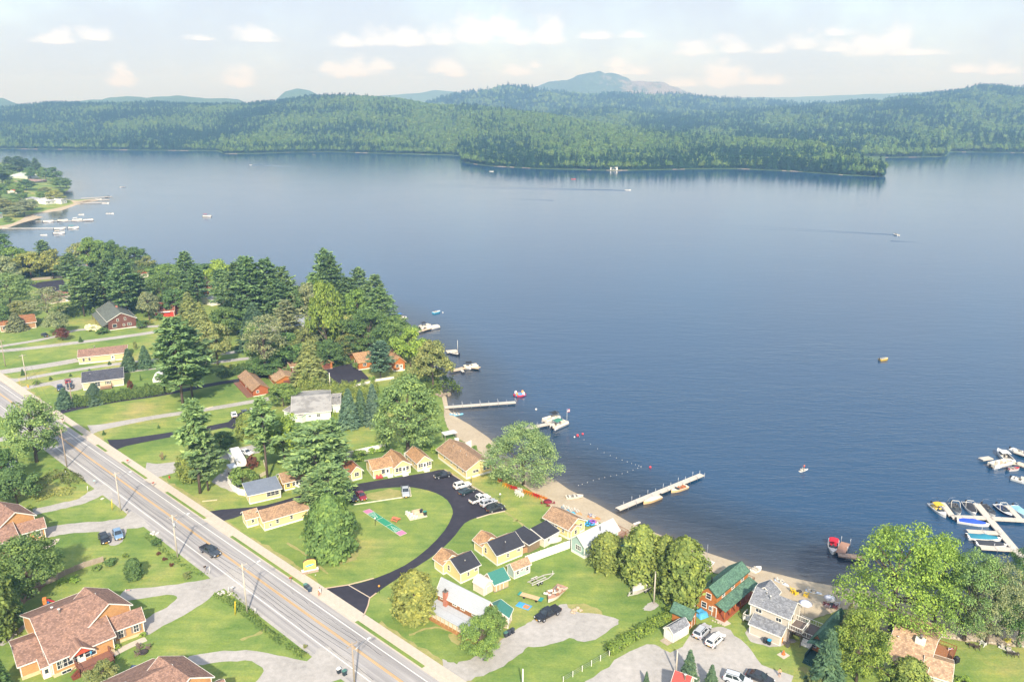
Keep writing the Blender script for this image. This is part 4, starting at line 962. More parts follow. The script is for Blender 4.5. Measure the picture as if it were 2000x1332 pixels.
for k,o in enumerate([mini('conifer_a',0,0,1,True),mini('conifer_b',0,0,2,True),mini('leafy_c',0,0,3,False),mini('leafy_d',0,0,4,False),mini('leafy_e',0,0,5,False)]): forest_col.objects.link(o)
def scatter_group():
    g = bpy.data.node_groups.new('scatter','GeometryNodeTree'); g.interface.new_socket('Geometry',in_out='INPUT',socket_type='NodeSocketGeometry'); g.interface.new_socket('Geometry',in_out='OUTPUT',socket_type='NodeSocketGeometry')
    N = g.nodes; L = g.links; i = N.new('NodeGroupInput'); o = N.new('NodeGroupOutput')
    ci = N.new('GeometryNodeCollectionInfo'); ci.inputs['Collection'].default_value = forest_col; ci.inputs['Separate Children'].default_value = True; ci.inputs['Reset Children'].default_value = True
    ip = N.new('GeometryNodeInstanceOnPoints'); ip.inputs['Pick Instance'].default_value = True
    def na(name,t): n = N.new('GeometryNodeInputNamedAttribute'); n.data_type = t; n.inputs['Name'].default_value = name; return n.outputs[0]
    L.new(i.outputs[0],ip.inputs['Points']); L.new(ci.outputs[0],ip.inputs['Instance']); L.new(na('kind','INT'),ip.inputs['Instance Index'])
    cx = N.new('ShaderNodeCombineXYZ'); L.new(na('turn','FLOAT'),cx.inputs[2]); L.new(cx.outputs[0],ip.inputs['Rotation']); L.new(na('size','FLOAT'),ip.inputs['Scale'])
    L.new(ip.outputs[0],o.inputs[0]); return g
SCATTER = scatter_group()
def forest(name,hill,pxr,label,spacing,scale,conifer,seed,tmax=1.03,keep=None):
    r = np.random.RandomState(seed); px0,px1 = pxr
    Dmax = float(interp(hill.depth,(px0 + px1) / 2)); area = (px1 - px0) / FPX * (4200 ** 2 if False else Dmax ** 2 - (Dmax * .5) ** 2) / 2
    n = int(area / spacing ** 2); px = r.uniform(px0,px1,n); Df,Dc = hill.df(px),interp(hill.depth,px)
    Y = np.sqrt(r.uniform(0,1,n) * ((Dmax * 1.1) ** 2 - (Dmax * .38) ** 2) + (Dmax * .38) ** 2); ok = (Y > Df + 7) & (Y < Df + (Dc - Df) * tmax)
    px,Y = px[ok],Y[ok]
    row = r.uniform(px0,px1,int((px1 - px0) * 1.6)); px = np.concatenate([px,row]); Y = np.concatenate([Y,hill.df(row) + r.uniform(5,16,len(row))])   # the closed front along the shore
    X = hx(px,Y); z = hill.z(px,Y); P = np.stack([X,Y,z - .5],1); P = P[z > .2]; X,Y = P[:,0],P[:,1]; n = len(P); px = 1000 + FPX * X / (Y * _c + 60 * _s)
    nz = lumps(X,Y,420,seed + 1) * .5 + lumps(X,Y,110,seed + 2) * .22; cf = np.clip(conifer(px,Y) + nz,.03,.97); isc = r.uniform(size=n) < cf
    kind = np.where(isc,r.randint(0,2,n),r.randint(2,5,n)); size = scale * np.where(isc,r.uniform(.75,1.45,n),r.uniform(.75,1.35,n))
    ca,cb = np.array(lin('2b4a36')[:3]),np.array(lin('5a7a42')[:3]); cc = np.array(lin('71884a')[:3])
    u = r.uniform(size=(n,1)); col = np.where(isc[:,None],ca * (.7 + .6 * u),cb * (1 - u) + cc * u) * r.uniform(.8,1.2,(n,1))
    me = bpy.data.meshes.new(name); me.vertices.add(n); me.vertices.foreach_set('co',P.ravel())
    for nm,ty,v in (('kind','INT',kind.astype(np.int32)),('turn','FLOAT',r.uniform(0,6.28,n).astype(np.float32)),('size','FLOAT',size.astype(np.float32))):
        me.attributes.new(nm,ty,'POINT').data.foreach_set('value',v)
    a = me.attributes.new('tint','FLOAT_COLOR','POINT'); a.data.foreach_set('color',np.column_stack([col,np.ones(n)]).astype(np.float32).ravel())
    o = link(name,me); md = o.modifiers.new('scatter','NODES'); md.node_group = SCATTER
    return tag(o,label,'forest',None,'stuff')
forest('forest',hillA,(-380,1734),'mixed forest covering the hills and the wooded point across the lake',6.6,.84,lambda px,Y: np.clip(np.where(px > 700,.22,.5) + np.where((px > 890) & (Y < hillA.df(px) + 220),.6,np.where(Y < hillA.df(px) + 60,.2,0)) - np.clip((px - 300) / 2500,0,.25),.05,.95),3)
forest('forest',hillB,(1030,2380),'blue green forest on the hills at the right behind the wooded point',9.6,1.15,lambda px,Y: np.full(len(px),.45),8)
forest('forest',hillC,(780,1740),'hazy forest on the dark ridge below the mountain',13.5,1.6,lambda px,Y: np.full(len(px),.5),9)
# ------------------------------------------------------------------ buildings
HEX = {}
def SD(c): return HEX.setdefault('s' + c,siding('siding_' + c,c))
def SH(c): return HEX.setdefault('r' + c,shingle('shingles_' + c,c))
def PL(c,rough=.6,var=.1): return HEX.setdefault('p' + c + str(rough),plain('paint_' + c,c,rough,0,var))
def METAL(c): return HEX.setdefault('m' + c,siding('metal_' + c,c,.3,.05,.4))
def log_mat(c): return HEX.setdefault('l' + c,siding('logs_' + c,c,.28,.16))
YEL = SD('e8d294'); WHITE = PL('e8e4da'); GLASS = glass('window_glass'); BLACKROOF = mottled('rolled_roofing',[(.3,lin('2f3036')),(.6,lin('3f4047')),(.8,lin('4d4e55'))],(.3,2,10))
BRICK = masonry('orange_brick','b8834f','c6925c','c9a67c'); STONE = masonry('pale_block','cdb992','d6c5a0','b8a888',.4,.2)
LOG = log_mat('b5713a'); LOGRED = log_mat('a55d38'); CHIM = masonry('red_brick','a8543c','b86a4e','b89a86',.3,.1)
WIN = {}
def win_mesh(w,h,style):
    k = (round(w,2),round(h,2),style)
    if k in WIN: return WIN[k]
    f = MB(); t = .09
    f.box((0,-.03,h + t / 2),(w + 2 * t,.08,t)); f.box((0,-.03,-t / 2),(w + 2 * t + .06,.12,t))
    for s in (-1,1): f.box((s * (w + t) / 2,-.03,h / 2),(t,.08,h))
    if style in ('hung','grid','double','triple'): f.box((0,-.025,h * .5),(w,.05,.05))
    nx = {'double': 2,'triple': 3,'grid': 2,'slider': 2}.get(style,1)
    for i in range(1,nx): f.box((-w / 2 + w * i / nx,-.025,h / 2),(.05 if style != 'triple' else .09,.055,h))
    p = MB(); p.box((0,-.012,h / 2),(w,.02,h))
    WIN[k] = (f.mesh('window',WHITE),p.mesh('pane',GLASS)); return WIN[k]
class House:
    def __init__(s,name,label,cat='house',group=None): s.name,s.label,s.cat,s.group,s.root,s.blocks = name,label,cat,group,None,[]
    def frame(s,o,yaw,base):
        if s.root is None: s.root = empty(s.name,(o[0],o[1],base),yaw,s.label,s.cat,s.group); s.inv = (Matrix.Translation((o[0],o[1],base)) @ Matrix.Rotation(yaw,4,'Z')).inverted()
        return s.inv @ Matrix.Translation((o[0],o[1],base)) @ Matrix.Rotation(yaw,4,'Z')
    def part(s,mb_or_me,name,mat=None,M_=None,parent=None):
        me = mb_or_me.mesh(name,mat) if isinstance(mb_or_me,MB) else mb_or_me
        o = link(name,me,parent or s.root)
        if M_ is not None: o.matrix_local = M_
        return o
    def block(s,P0=None,P1=None,P2=None,he=2.7,rh=4.2,wall=None,roof=None,over=.35,base_h=.0,base_mat=None,ridge=None,eave=None,kind='gable',rpos=.5,heb=None,roof_b=None,trim=True,width=None,lift=0.0,fascia=None,walls=True,thick=.16,local=None):
        """P0 front corner, P1 along the ridge, P2 across (photo pixels on the ground); or ridge=(px,px) at height rh with eave=px at height he"""
        if local:
            B0,cx,cy,L,Wd,rot = local; fl = 1; M_ = B0['M'] @ Matrix.Translation((cx,cy,0)) @ Matrix.Rotation(rot,4,'Z'); base = 0
        elif ridge:
            a,b,e = gpx(*ridge[0],rh),gpx(*ridge[1],rh),gpx(*eave,he); u = (b - a); u.z = 0; L = u.length; u.normalize(); n = Vector((-u.y,u.x,0)); d = (e - a).dot(n)
            if d > 0: a,b,u,n = b,a,-u,-n; d = -d
            half = -d - over; c = (a + b) / 2; c.z = 0; Wd = width or half * 2; L -= 2 * over; yaw = math.atan2(u.y,u.x); fl = 1; base = float(land_z([(c.x,c.y)])[0])
            if width: c = c + n * (Wd / 2 - half)
        else:
            a,b,e = at(*P0),at(*P1),at(*P2); base = min(a.z,b.z,e.z); a.z = b.z = e.z = 0; u = b - a; L = u.length; u.normalize(); n = Vector((-u.y,u.x,0)); d = (e - a).dot(n); fl = 1
            if d < 0: u = -u; n = -n; d = -d; fl = -1
            Wd = width or d; c = a + u * fl * L / 2 + n * Wd / 2; yaw = math.atan2(u.y,u.x)
        base += lift; heb = heb or he
        if not local: M_ = s.frame(c,yaw,base)
        B = dict(L=L,W=Wd,he=he,heb=heb,rh=rh,M=M_,fl=fl,rpos=rpos,base_h=base_h,lift=lift); s.blocks.append(B)
        x,y = L / 2,Wd / 2; yr = -y + Wd * rpos
        if walls:
            w = MB(); z0 = base_h
            if kind == 'shed': pr = [(-y,z0),(y,z0),(y,rh),(-y,he)]
            elif kind == 'gambrel': pr = [(-y,z0),(y,z0),(y,heb),(y * .62,rh - (rh - he) * .3),(yr,rh),(-y * .62,rh - (rh - he) * .3),(-y,he)]
            elif kind == 'hip': pr = [(-y,z0),(y,z0),(y,heb),(-y,he)]
            else: pr = [(-y,z0),(y,z0),(y,heb),(yr,rh),(-y,he)]
            n_ = len(pr); vs = [(-x,q,z) for q,z in pr] + [(x,q,z) for q,z in pr]
            w.add(vs,[tuple(range(n_))[::-1],tuple(range(n_,2 * n_))] + [(i,(i + 1) % n_,n_ + (i + 1) % n_,n_ + i) for i in range(n_)])
            s.part(w,'wall',wall,M_)
            if base_h: f = MB(); f.box((0,0,base_h / 2 - .3),(L + .04,Wd + .04,base_h + .6)); s.part(f,'foundation',base_mat or WHITE,M_)
            if trim:
                t = MB()
                for sx in (-1,1):
                    for sy,hh in ((-1,he),(1,heb if kind != 'shed' else rh)): t.box((sx * (x - .04),sy * (y - .04),(hh + z0) / 2),(.16,.16,hh - z0))
                s.part(t,'corner_trim',WHITE,M_)
        fm = fascia or WHITE
        def plane(ya,za,yb,zb,m,ext=True,nm='roof'):
            # from eave (ya, za) up to (yb, zb)
            sl = (zb - za) / (yb - ya); ye = ya - math.copysign(over,yb - ya) if ext else ya; ze = za - abs(sl) * over if ext else za
            X = x + over; up = .05
            r = MB()
            if yb > ya: r.slab((-X,ye,ze + thick + up),(X,ye,ze + thick + up),(X,yb,zb + thick + up),(-X,yb,zb + thick + up),thick)
            else: r.slab((X,ye,ze + thick + up),(-X,ye,ze + thick + up),(-X,yb,zb + thick + up),(X,yb,zb + thick + up),thick)
            ro = s.part(r,nm,m,M_)
            g = MB(); q = math.copysign(.03,yb - ya)
            if ext: g.box((0,ye - q,ze + thick / 2 + up),(2 * X + .06,.05,thick + .06))
            for sx in (-1,1): g.bar((sx * (X + .03),ye,ze + thick / 2 + up - .02),(sx * (X + .03),yb,zb + thick / 2 + up - .02),.05,thick + .05)
            s.part(g,'fascia',fm,None,ro); return ro
        if kind == 'shed': plane(-y,he,y + over,rh + (rh - he) / Wd * over,roof)
        elif kind == 'gambrel':
            zk = rh - (rh - he) * .3
            for sg in (-1,1): plane(sg * y,he,sg * y * .62,zk,roof); plane(sg * y * .62,zk,yr,rh,roof,False)
        elif kind == 'hip':
            r = MB(); X,Y = x + over,y + over; k = min(X,Y) ; zE = he; zr = rh; xr = max(X - k,.05)
            v = [(-X,-Y,zE),(X,-Y,zE),(X,Y,zE),(-X,Y,zE),(-xr,0,zr),(xr,0,zr)]
            v2 = [(a,b,c_ + thick) for a,b,c_ in v]
            r.add(v2 + v[:4],[(0,1,5,4),(1,2,5),(2,3,4,5),(3,0,4),(0,6,7,1),(1,7,8,2),(2,8,9,3),(3,9,6,0),(9,8,7,6)])
            ro = s.part(r,'roof',roof,M_); g = MB()
            for a,b in ((0,1),(1,2),(2,3),(3,0)): g.bar((v[a][0] * 1.004,v[a][1] * 1.006,zE + thick / 2),(v[b][0] * 1.004,v[b][1] * 1.006,zE + thick / 2),.05,thick + .06)
            s.part(g,'fascia',fm,None,ro)
        else:
            plane(-y,he,yr,rh,roof); plane(y,heb,yr,rh,roof_b or roof)
        return B
    def place(s,B,wall,t):
        """matrix on a wall: x along it, -y outwards"""
        x,y,fl = B['L'] / 2,B['W'] / 2,B['fl']
        if wall in 'fb':
            px = (-x + B['L'] * t) if fl > 0 else (x - B['L'] * t)
            return B['M'] @ (Matrix.Translation((px,-y,0)) if wall == 'f' else Matrix.Translation((px,y,0)) @ Matrix.Rotation(math.pi,4,'Z'))
        py = -y + B['W'] * t; near = (wall == 'n')          # n: gable end at P0, o: the other end
        sx = -1 if (near == (fl > 0)) else 1
        return B['M'] @ Matrix.Translation((sx * x,py,0)) @ Matrix.Rotation(-math.pi / 2 if sx < 0 else math.pi / 2,4,'Z')
    def win(s,B,wall,t,z,w=.8,h=1.0,style='hung',shutters=None):
        f,p = win_mesh(w,h,style); Mx = s.place(B,wall,t) @ Matrix.Translation((0,0,z))
        o = s.part(f,'window',None,Mx); link('pane',p,o)
        if shutters:
            for sg in (-1,1): m = MB(); m.box((sg * (w / 2 + .3),-.03,h / 2),(.34,.05,h + .1)); s.part(m,'shutter',shutters,Mx)
        return o
    def door(s,B,wall,t,w=.95,h=2.05,col='e8e4da',z=.1,pane=True):
        Mx = s.place(B,wall,t) @ Matrix.Translation((0,0,z)); m = MB(); m.box((0,-.025,h / 2),(w,.05,h)); d = s.part(m,'door',PL(col),Mx)
        f = MB(); f.box((0,-.04,h + .05),(w + .24,.08,.1)); [f.box((sg * (w / 2 + .06),-.04,h / 2),(.12,.08,h)) for sg in (-1,1)]; s.part(f,'door_frame',WHITE,Mx)
        if pane: p = MB(); p.box((0,-.06,h * .68),(w * .6,.02,h * .4)); s.part(p,'pane',GLASS,None,d)
        k = MB(); k.box((w * .38,-.09,h * .47),(.06,.08,.06)); s.part(k,'handle',PL('55504a'),None,d); return d
    def garage_door(s,B,wall,t,w=2.6,h=2.1,col='7a4a3c'):
        Mx = s.place(B,wall,t); m = MB()
        for k in range(4): m.box((0,-.03,.05 + h / 4 * (k + .5)),(w,.05,h / 4 - .04))
        s.part(m,'garage_door',PL(col),Mx)
    def chimney(s,B,x,y,z0,z1,w=.6,mat=None,cap=True):
        m = MB(); m.box((x,y,(z0 + z1) / 2),(w,w,z1 - z0)); c = s.part(m,'chimney',mat or CHIM,B['M'])
        if cap: k = MB(); k.box((x,y,z1 + .05),(w + .14,w + .14,.1)); k.lathe([(.14,.1),(.14,.5),(.17,.52),(.17,.6)],(x,y,z1),8); s.part(k,'flue',PL('6a6660'),None,c)
    def pipe(s,B,x,y,z0,z1,r=.07,col='c9c6c0'):
        m = MB(); m.lathe([(r,z0),(r,z1),(r * 1.6,z1 + .02),(r * 1.6,z1 + .12)],(x,y,0),8); s.part(m,'vent_pipe',PL(col),B['M'])
    def deck(s,B,x0,x1,y0,y1,z,mat,rail=None,sides='fbno',rh=.95,posts=True):
        """raised deck in the block's own frame, boards one by one"""
        m = MB(); n = max(2,int((y1 - y0) / .3))
        m.box(((x0 + x1) / 2,(y0 + y1) / 2,z - .16),(x1 - x0,y1 - y0,.16))
        d = s.part(m,'deck',mat,B['M'])
        bo = MB()
        for k in range(n): bo.box(((x0 + x1) / 2,y0 + (y1 - y0) * (k + .5) / n,z - .05),(x1 - x0,(y1 - y0) / n - .03,.06))
        q = s.part(bo,'deck_boards',mat,None,d)
        if posts:
            ps = MB()
            for a in (x0 + .1,x1 - .1):
                for b in (y0 + .1,y1 - .1): ps.box((a,b,(z - .2) / 2),(.14,.14,z - .2))
            s.part(ps,'deck_posts',mat,None,d)
        if rail:
            r = MB()
            seg = dict(f=((x0,y0),(x1,y0)),b=((x0,y1),(x1,y1)),n=((x0,y0),(x0,y1)),o=((x1,y0),(x1,y1)))
            for k in sides:
                (ax,ay),(bx,by) = seg[k]; L = math.hypot(bx - ax,by - ay); nn = max(1,int(L / .42))
                r.bar((ax,ay,z + rh),(bx,by,z + rh),.1,.07); r.bar((ax,ay,z + .1),(bx,by,z + .1),.06)
                for i in range(nn + 1):
                    t = i / nn; big = i % 6 == 0 or i == nn; r.box((ax + (bx - ax) * t,ay + (by - ay) * t,z + rh / 2),(.12 if big else .04,.12 if big else .04,rh))
            s.part(r,'railing',rail,B['M'])
    def steps(s,B,x,y,z,n,dx,dy,w,mat):
        m = MB()
        for k in range(n): m.box((x + dx * k,y + dy * k,(z - z * k / n) / 2),(w if dx == 0 else .32,w if dy == 0 else .32,max(z - z * k / n,.08)))
        s.part(m,'steps',mat,B['M'])
    def custom(s,B,name,mb,mat): return s.part(mb,name,mat,B['M'])

BROWN = SH('a3866b'); TAN = SH('ad9174'); REDBROWN = SH('977869'); GREYR = SH('85878c'); GREENR = SH('5b7b68'); GREY2 = SH('8d8a86'); DKGREY = SH('55565e'); ORB = SH('b08c69')
TIN = METAL('b0b3b7'); TEALTIN = METAL('417c70'); TEALD = METAL('3d7f83'); REDR = METAL('b5524a')

# yellow resort cottages
h = House('yellow_motel','long yellow motel building with a brown roof beside the big willow','cottage'); B = h.block((911,936),(856,895),(966,925),2.7,4.7,YEL,BROWN,.5,.55)
for t in (.12,.3,.52,.76): h.win(B,'f',t,1.35,.6,.75)
h.win(B,'n',.36,1.35,1.7,.7,'double'); h.win(B,'n',.84,1.35,.75,1.25); h.win(B,'n',.70,1.35,.75,1.25)
for k,x_ in enumerate((-4,0,3.2)): h.pipe(B,x_,-1.2,3.6,4.6)
h = House('yellow_cottage','L shaped yellow porch cottage with two red chairs at its left','cottage'); B = h.block((730,935),(768,927),(716,917),2.6,4.0,YEL,ORB,.4,.45)
h.win(B,'f',.5,1.0,.0 + .9,1.1); h.door(B,'f',.72); h.win(B,'n',.5,1.2,.7,.9); h.steps(B,1.6 * B['fl'],-B['W'] / 2 - .5,.5,3,0,-.32,1.4,WHITE)
D2 = h.block((771,930),(751,909),(802,923),2.6,4.1,YEL,ORB,.4,.45)
for t in (.16,.36,.82): h.win(D2,'n',t,1.15,.75,1.05)
h.door(D2,'n',.6); m = MB(); m.box((-D2['fl'] * (D2['L'] / 2 + .7),.4,.22),(1.3,1.6,.44)); h.custom(D2,'stoop',m,WHITE)
h = House('yellow_cottage','small yellow cottage with a glazed porch nearest the huge maple','cottage'); B = h.block((816,921),(796,902),(845,917),2.6,4.2,YEL,ORB,.4,.45)
for t in (.14,.32,.72,.9): h.win(B,'n',t,1.15,.62,1.05)
h.door(B,'n',.52); h.win(B,'f',.3,1.2,.6,.9); h.win(B,'f',.65,1.2,.6,.9); m = MB(); m.box((-B['fl'] * (B['L'] / 2 + .7),.2,.22),(1.3,1.5,.44)); h.custom(B,'stoop',m,WHITE)
h = House('yellow_cottage','brown roofed yellow cottage on the sand side with a small porch gable','cottage'); B = h.block((1109,1053),(1064,1030),(1138,1034),2.7,4.3,YEL,BROWN,.45,.5)
for t in (.2,.5,.62): h.win(B,'f',t,1.25,.55,.8)
h.win(B,'n',.75,1.2,.8,1.1); D2 = h.block((1115,1055),(1106,1050),(1130,1045),2.4,3.3,YEL,BROWN,.3,.4); h.win(D2,'n',.5,1.2,.7,.9); h.pipe(B,-1.5,.8,3.8,4.9)
for lab,P,w in [('yellow cottage with a black front roof slope between the black roofed sheds and the drive',((971,1105),(1020,1085),(934,1086)),((929,1064),(940,1058),(947,1070))),
               ('yellow cottage with a black front roof slope close behind the white roofed farmhouse',((900,1140),(935,1124),(848,1127)),((850,1105),(862,1100),(868,1112)))]:
    h = House('yellow_cottage',lab,'cottage'); B = h.block(*P,2.7,4.3,YEL,BLACKROOF,.4,.35,None,None,None,'gable',.56,None,ORB)
    h.win(B,'f',.42,1.2,.5,.8); h.win(B,'f',.85,1.6,.8,.5); h.win(B,'n',.75,1.2,.7,1.2); h.pipe(B,0,-1.2,3.2,3.9)
    
    f = B['fl']; wing = h.block(he=2.5,rh=3.9,wall=YEL,roof=ORB,over=.35,base_h=.35,local=(B,-f * B['L'] * .22,B['W'] / 2 + 1.1,3.2,4.4,math.pi / 2))
h = House('yellow_cottage','long pale yellow cottage with a low annex right beside the road','cottage'); B = h.block((517,1037),(602,1012),(502,1020),2.6,4.2,YEL,BROWN,.4,.45)
h.win(B,'f',.3,1.2,.6,.9); h.win(B,'f',.62,1.2,.6,.9); h.win(B,'f',.14,.9,.45,.55)
D2 = h.block((483,1031),(505,1025),(473,1019),2.3,3.5,YEL,TAN,.35,.45); h.win(D2,'f',.55,1.1,.6,.85)
h = House('yellow_cottage','yellow cottage with a flat grey roof at the end of the curved white fence','cottage'); B = h.block((488,985),(549,971),(478,967),2.4,3.1,YEL,mottled('grey_roll_roofing',[(.3,lin('6e7684')),(.6,lin('818997')),(.8,lin('959ca8'))],(.3,1.4,8)),.4,.35,None,None,None,'shed')
for t in (.62,.75,.88): h.win(B,'f',t,1.1,.95,1.0)
h.door(B,'o',.3)
h = House('yellow_cottage','orange yellow motel row half hidden under the big pine','cottage'); B = h.block((556,959),(634,940),(545,944),2.5,3.9,SD('e0b860'),BROWN,.5,.4)
for t in (.1,.24,.42,.6,.78,.92): h.win(B,'f',t,1.0,.8,1.1)
for t in (.32,.68): h.door(B,'f',t)
h = House('yellow_cottage','small yellow cottage with a red brown roof just right of the big pine','cottage'); B = h.block((687,940),(668,922),(708,935),2.6,4.0,YEL,SH('a06d4d'),.4,.4); h.win(B,'n',.5,1.2,1.2,1.0,'double'); h.win(B,'f',.5,1.2,.7,.9)
h = House('woodshed','open black roofed shed stacked with firewood between two yellow cottages','shed'); B = h.block((1033,1080),(1054,1068),(1006,1062),2.2,2.9,PL('8d7a62'),BLACKROOF,.4,0,None,None,None,'shed',trim=False)
h = House('garage','white walled shed with a black roof beside the brown roofed beach cottage','shed'); B = h.block((1063,1069),(1090,1054),(1044,1055),2.2,3.1,PL('e6dcc4'),BLACKROOF,.35,0,None,None,None,'shed')
h.win(B,'f',.3,1.0,.7,.7,'slider')
# farmhouse
h = House('farmhouse','farmhouse with a white metal roof and long glazed porch behind the yellow green tree','house')
B = h.block(None,None,None,4.8,7.0,log_mat('96643c'),TIN,.35,0,None,((862,1128),(957,1176)),(934,1199),trim=False)
L,Wd = B['L'],B['W']; fs = B['fl']
for t in (.1,.38,.55,.8): h.win(B,'f',t,3.65,.95,.6,'slider')
h.win(B,'o',.5,3.6,.8,1.0); h.win(B,'n',.5,3.6,.8,1.0)
rr = MB(); x,y = L / 2,Wd / 2; rr.slab((-x - .3,-y - 3.0,2.35),(x + .3,-y - 3.0,2.35),(x + .3,-y - .01,2.98),(-x - .3,-y - .01,2.98),.12); h.custom(B,'porch_roof',rr,TIN)
m = MB(); m.box((0,-y - 1.4,.25),(L,2.8,.5)); h.custom(B,'porch_floor',m,PL('a9794e'))
m = MB(); m.box((0,-y - 2.74,.72),(L,.06,.5)); h.custom(B,'porch_wall',m,log_mat('b08050'))
for k in range(12):
    m = MB(); xx = -x + L * k / 11; m.box((xx,-y - 2.72,1.3),(.12,.14,2.0)); h.custom(B,'porch_post',m,PL('c9a67a'))
    if k < 11 and k != 8: m = MB(); m.box((xx + L / 22,-y - 2.74,1.55),(L / 11 - .16,.03,1.12)); h.custom(B,'screen',m,PL('cfc6b4',.5))
m = MB(); m.box((-x + L * 8.5 / 11,-y - 2.76,1.1),(1.0,.07,2.0)); h.custom(B,'door',PL and m,PL('3d6b55'))
h.chimney(B,-x + L * .2,-y - .3,2.7,6.0,.75)
m = MB(); m.lathe([(.03,.0),(.34,.06),(.36,.1)],(x + .6,.9,4.4),10); h.custom(B,'satellite_dish',m,PL('d8d6d2'))
D2 = h.block(None,None,None,2.5,4.0,PL('cdb8a4'),TEALTIN,.3,0,None,((978,1171),(969,1190)),(997,1202)); h.win(D2,'f',.4,1.0,1.5,1.1,'double')
E2 = h.block((978,1229),(990,1221),(962,1221),2.0,2.6,PL('cfa48e'),TIN,.2,0,None,None,None,'shed'); h.win(E2,'f',.3,.9,.5,.6)
h = House('storage_shed','cream shed with a rounded roof touching the green roofed shed','shed'); B = h.block((945,1164),(925,1152),(966,1155),1.9,2.9,PL('ded4c0'),PL('dcd2c2'),.12,0,None,None,None,'gambrel'); h.door(B,'n',.5,1.2,1.6,'d6ccb8',.1,False)
h = House('shed','weathered shed with a two level green metal roof','shed'); B = h.block((966,1157),(993,1146),(952,1139),1.9,3.3,PL('c3ab88'),TEALTIN,.3,.2,PL('8a8178'),trim=False,rpos=.62)
for t in (.25,.5): h.door(B,'f',t,.7,1.6,'b99f7c',.2,False)
h = House('shed','small pale teal shed with a tan roof beside the end of the white fence','shed'); B = h.block((1004,1131),(1035,1118),(989,1122),2.1,3.1,SD('b0c4bb'),TAN,.25,.2); h.win(B,'f',.22,.9,.6,.8); h.win(B,'f',.82,.9,.6,.8); h.win(B,'f',.5,1.4,.6,.25,'plain')
h = House('teal_house','pale teal house with a white metal roof at the end of the long white fence','house'); B = h.block((1141,1091),(1206,1058),(1116,1076),3.2,4.9,SD('a6bdb4'),TIN,.4,.6)
h.win(B,'n',.45,1.4,1.5,1.1,'triple'); h.win(B,'f',.22,1.4,1.2,1.1,'double'); h.win(B,'f',.6,1.4,.9,1.0); h.pipe(B,.6,-1.0,4.0,5.2,.1,'8a8a86')
h.deck(B,B['L'] / 2,B['L'] / 2 + 3.6,-B['W'] / 2,B['W'] / 2 + 1,.7,PL('a58774'),PL('8d6448'),'bof')
h = House('boathouse','dark teal roofed building half hidden by the cedars','house'); B = h.block((1210,1110),(1246,1086),(1192,1096),2.8,4.2,PL('c9c4b8'),TEALD,.35,.3); h.win(B,'n',.5,1.2,1.0,1.1); h.win(B,'f',.2,1.1,1.0,1.1)
# log house with dormer and porch
h = House('log_house','orange log house with a green roof, long dormer and side porch','house'); B = h.block((1397,1207),(1458,1155),(1354,1194),4.8,6.1,LOG,GREENR,.22,.3,PL('8a8178'),None,None,'gable',.42,4.0,trim=False,fascia=PL('3f5e4d'))
x,y = B['L'] / 2,B['W'] / 2; f = B['fl']
h.win(B,'n',.42,3.6,1.0,1.1); h.win(B,'n',.62,1.3,1.0,1.1); h.win(B,'n',.25,1.3,.8,.75,'slider'); h.door(B,'n',.08,.8,2.0,'a5683a',.3,False)
for t in (.2,.5,.8): h.win(B,'f',t,3.75,.9,.75)
for t in (.3,.7): h.win(B,'f',t,1.2,1.0,1.2)
pm = MB(); pm.box((0,-y - 1.0,.25),(2 * x,2.0,.5)); h.custom(B,'porch_floor',pm,PL('a0583a'))
pr = MB(); pr.slab((-x - .4,-y - 2.3,2.7),(x + .4,-y - 2.3,2.7),(x + .4,-y - .02,3.45),(-x - .4,-y - .02,3.45),.15); h.custom(B,'porch_roof',pr,GREENR)
for k in range(7): m = MB(); m.tube([(-x + 2 * x * k / 6,-y - 1.9,.4),(-x + 2 * x * k / 6,-y - 1.9,2.75)],[.1,.09],7); h.custom(B,'porch_post',m,LOG)
h.deck(B,x if f > 0 else -x - 3,x + 3 if f > 0 else -x,-y,y * .6,1.0,PL('a98a66'),PL('8d6a48'),'bfo' if f > 0 else 'bfn')
h.pipe(B,-f * x * .55,y * .35,4.8,6.4,.12,'3a3a3c')
h = House('log_shed','small orange log shed with a green roof behind the white shed','shed'); B = h.block((1347,1228),(1312,1212),(1360,1217),2.3,3.4,LOG,GREENR,.35,0,trim=False,fascia=PL('3f5e4d')); h.door(B,'n',.5,.9,1.9,'9a5f34',.1,False)
h = House('garden_shed','white garden shed with a grey shingle roof beside the parked silver car','shed'); B = h.block((1314,1256),(1344,1238),(1294,1246),2.0,2.9,SD('dcd6c8'),GREYR,.15,.12,PL('9a938a')); h.door(B,'n',.5,1.3,1.75,'e6e2d8',.12,False); h.door(B,'f',.68,1.4,1.6,'e0dccf',.12,False)
m = MB(); m.box((-B['fl'] * (B['L'] / 2 + .7),0,.05),(1.3,1.8,.1)); h.custom(B,'ramp',m,PL('a89a88'))
# grey lake house
h = House('grey_house','two storey beige house with grey roof and white railed decks by the sand','house'); B = h.block(None,None,None,4.9,6.9,SD('c4baaa'),GREYR,.3,.3,PL('b5aea4'),((1477,1146),(1558,1178)),(1538,1208))
L,Wd = B['L'],B['W']; x,y = L / 2,Wd / 2
print('grey house',L,Wd)
h.win(B,'f',.22,3.6,1.1,.7,'slider'); h.win(B,'f',.13,1.4,.7,1.1); h.win(B,'f',.43,1.6,1.4,.8,'slider'); h.win(B,'f',.74,3.4,1.0,.7,'slider'); h.door(B,'o',.3,.95,2.05,'d8c9a8',2.9); h.door(B,'o',.5,.95,2.05,'d8c9a8',.8)
D2 = h.block((1463,1236),(1523,1261),(1473,1222),2.0,3.0,SD('c4baaa'),GREYR,.25,.1,None,None,None,'shed',width=2.6); h.door(D2,'o',.35,.9,1.9,'d98f35',.1,False)
